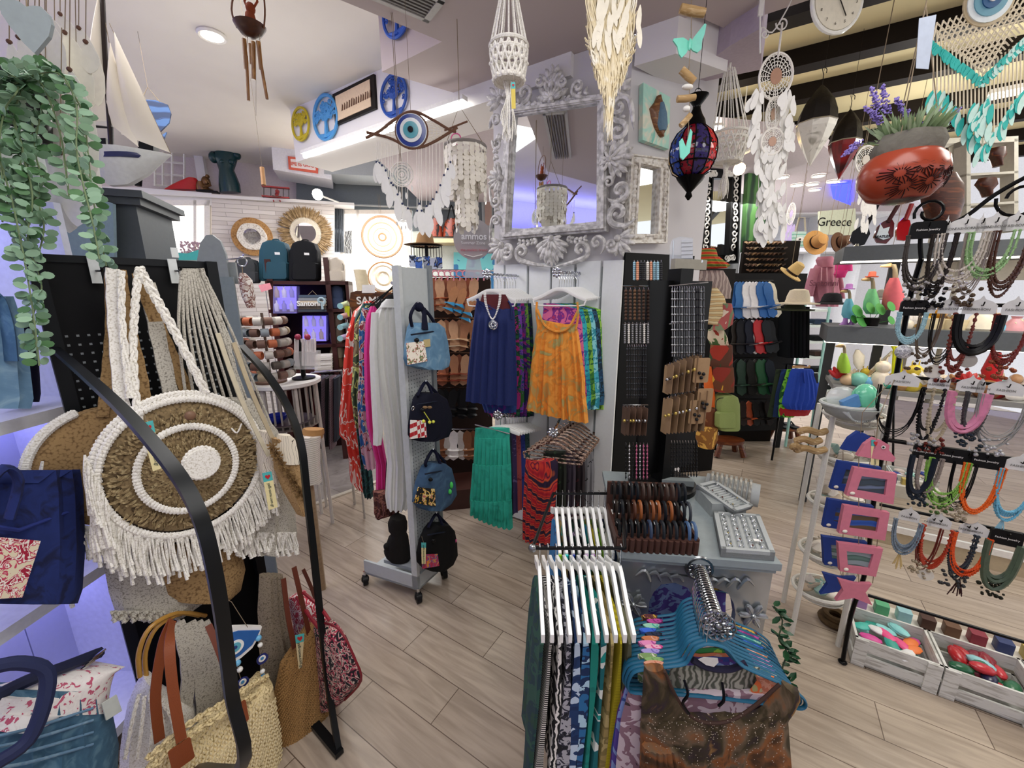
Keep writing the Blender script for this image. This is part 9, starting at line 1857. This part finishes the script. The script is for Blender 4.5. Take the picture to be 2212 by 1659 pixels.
S('green_wrapped_ball',MB().ball(c+V((.04,-.01,.03)),(.045,.04,.055),14,10),PR(['4ab890','7ad8b0','2a9a78'],9,'noise',2,.15,const=False),'green knitted goods in clear plastic on the fan basket','wrapped goods');S('blue_pack',MB().bev(c+V((-.03,-.03,.01)),V((.06,0,.03)),V((0,.02,0)),V((-.02,0,.045)),.004),M('5a90c8',.3),'small blue plastic packet on the fan basket','packet');S('clear_bag',MB().ball(c+V((-.02,.03,.02)),(.06,.03,.045),12,8),GL('e8ecee',.1,.45),'clear crinkled plastic bag behind the blue packet','plastic bag')
S('rope_coil',MB().ring(G(1800,1345)+ZU*.02,.05,.018,(X,Y),18,7).ring(G(1800,1345)+ZU*.045,.04,.016,(X,Y),18,7),PR(['6a5234','4a3820'],60,'noise',0,.9,const=False),'brown seed pod coil on the floor behind the rattan tower','rope')
# ---- crates
CR=G(1836,1430);CWD=PR(['cfcfcb','dcdcd8','b8b6b0'],14,'noise',.5,.7,stretch=(1,1,6),const=False,bump=.05)
cw,cdp,chh=.275,.22,.135
for j in range(3):
    o=V((CR.x,CR.y,.002))+U*(cw+.006)*j;t=T('white_wooden_crate','white slatted crate on the floor filled with %s, %s from left'%(['bright hair brushes','wrapped red and green goods','pale packets'][j],ORD[j]),'crate',o+U*cw/2+W*cdp/2)
    for (a,b_,n_) in ((o,U*cw,W*.009),(o+W*(cdp-.009),U*cw,W*.009)):
        for z0,h_ in ((.004,.05),(.076,.06)):A('slat',MB().obox(a+ZU*z0,b_,n_,ZU*h_),CWD,t,sm=0)
    for a in (o,o+U*(cw-.009)):
        for z0,h_ in ((.004,.05),(.076,.06)):A('slat',MB().obox(a+ZU*z0,U*.009,W*cdp,ZU*h_),CWD,t,sm=0)
    for a in (o-W*.008,o+U*(cw-.045)-W*.008):A('corner_board',MB().obox(a,U*.045,W*.008,ZU*chh),CWD,t,sm=0)
    A('bottom',MB().obox(o+ZU*.004,U*cw,W*cdp,ZU*.008),CWD,t,sm=0)
    pal=[['d8489a','48c0b0','8fd8d8','e8508a','a8e0e0','30a090','f08040','e8e8e8'],['1a5a3a','b02028','2a6a48','8a1a2c','9ad0d8','2a2a4a','7a2a3a','c0303a'],['e8e4e0','a8e0d0','2a3a8a','d8c8c0','f0eeea','c8a890','e8e0d8','b8d8d0']][j]
    for i in range(20):
        p=o+U*(.035+rnd(0,.2))+W*(.03+rnd(0,.16))+ZU*(.075+.012*(i//5)+rnd(0,.02));a=rnd(0,pi);dd=V((cos(a),sin(a),rnd(-.15,.3))).normalized();nn=(dd.cross(ZU)).normalized()
        S(['hair_brush','wrapped_parcel','plastic_packet'][j],MB().ball(p,(.042,.024,.010) if j==0 else (.045,.026,.018),9,7,(dd,nn,dd.cross(nn))),M(pal[i%8],.25 if j else .45),'%s %s in the %s crate, piece %s'%(['pink','teal','aqua','rose','pale blue','green','orange','white'][i%8] if j==0 else ['green','red','dark green','wine','light blue','navy','plum','scarlet'][i%8] if j==1 else ['cream','mint','blue','beige','white','tan','ivory','pale green'][i%8],['hair brush','wrapped parcel','packet'][j],ORD[j],ORD[i]),['brush','parcel','packet'][j],['hair brushes in the crate','wrapped parcels in the crate','packets in the crate'][j])
bxr=T('small_goods_tray','low white tray of little boxes behind the slatted crates','tray',V((CR.x,CR.y,0))+W*.33+U*.3);A('tray',MB().obox(V((CR.x,CR.y,.0))+W*.245+U*.02,U*.8,W*.12,ZU*.1),M('dcd6cc',.6),bxr,sm=0)
for i in range(9):p=V((CR.x,CR.y,.1))+W*.3+U*(.06+i*.08);S('small_gift_box',MB().bev(p+ZU*.025,U*.05,W*.05,ZU*.05,.005),M(['b088c0','5ab080','9ac8d0','4a2c20','6a4a34','8a2c3c','2c3a6a','c8b060','e0dcd4'][i],.5),'%s little box on the white tray behind the crates'%['lilac','green','pale blue','dark brown','brown','wine red','navy','gold','white'][i],'box','little boxes behind the crates')
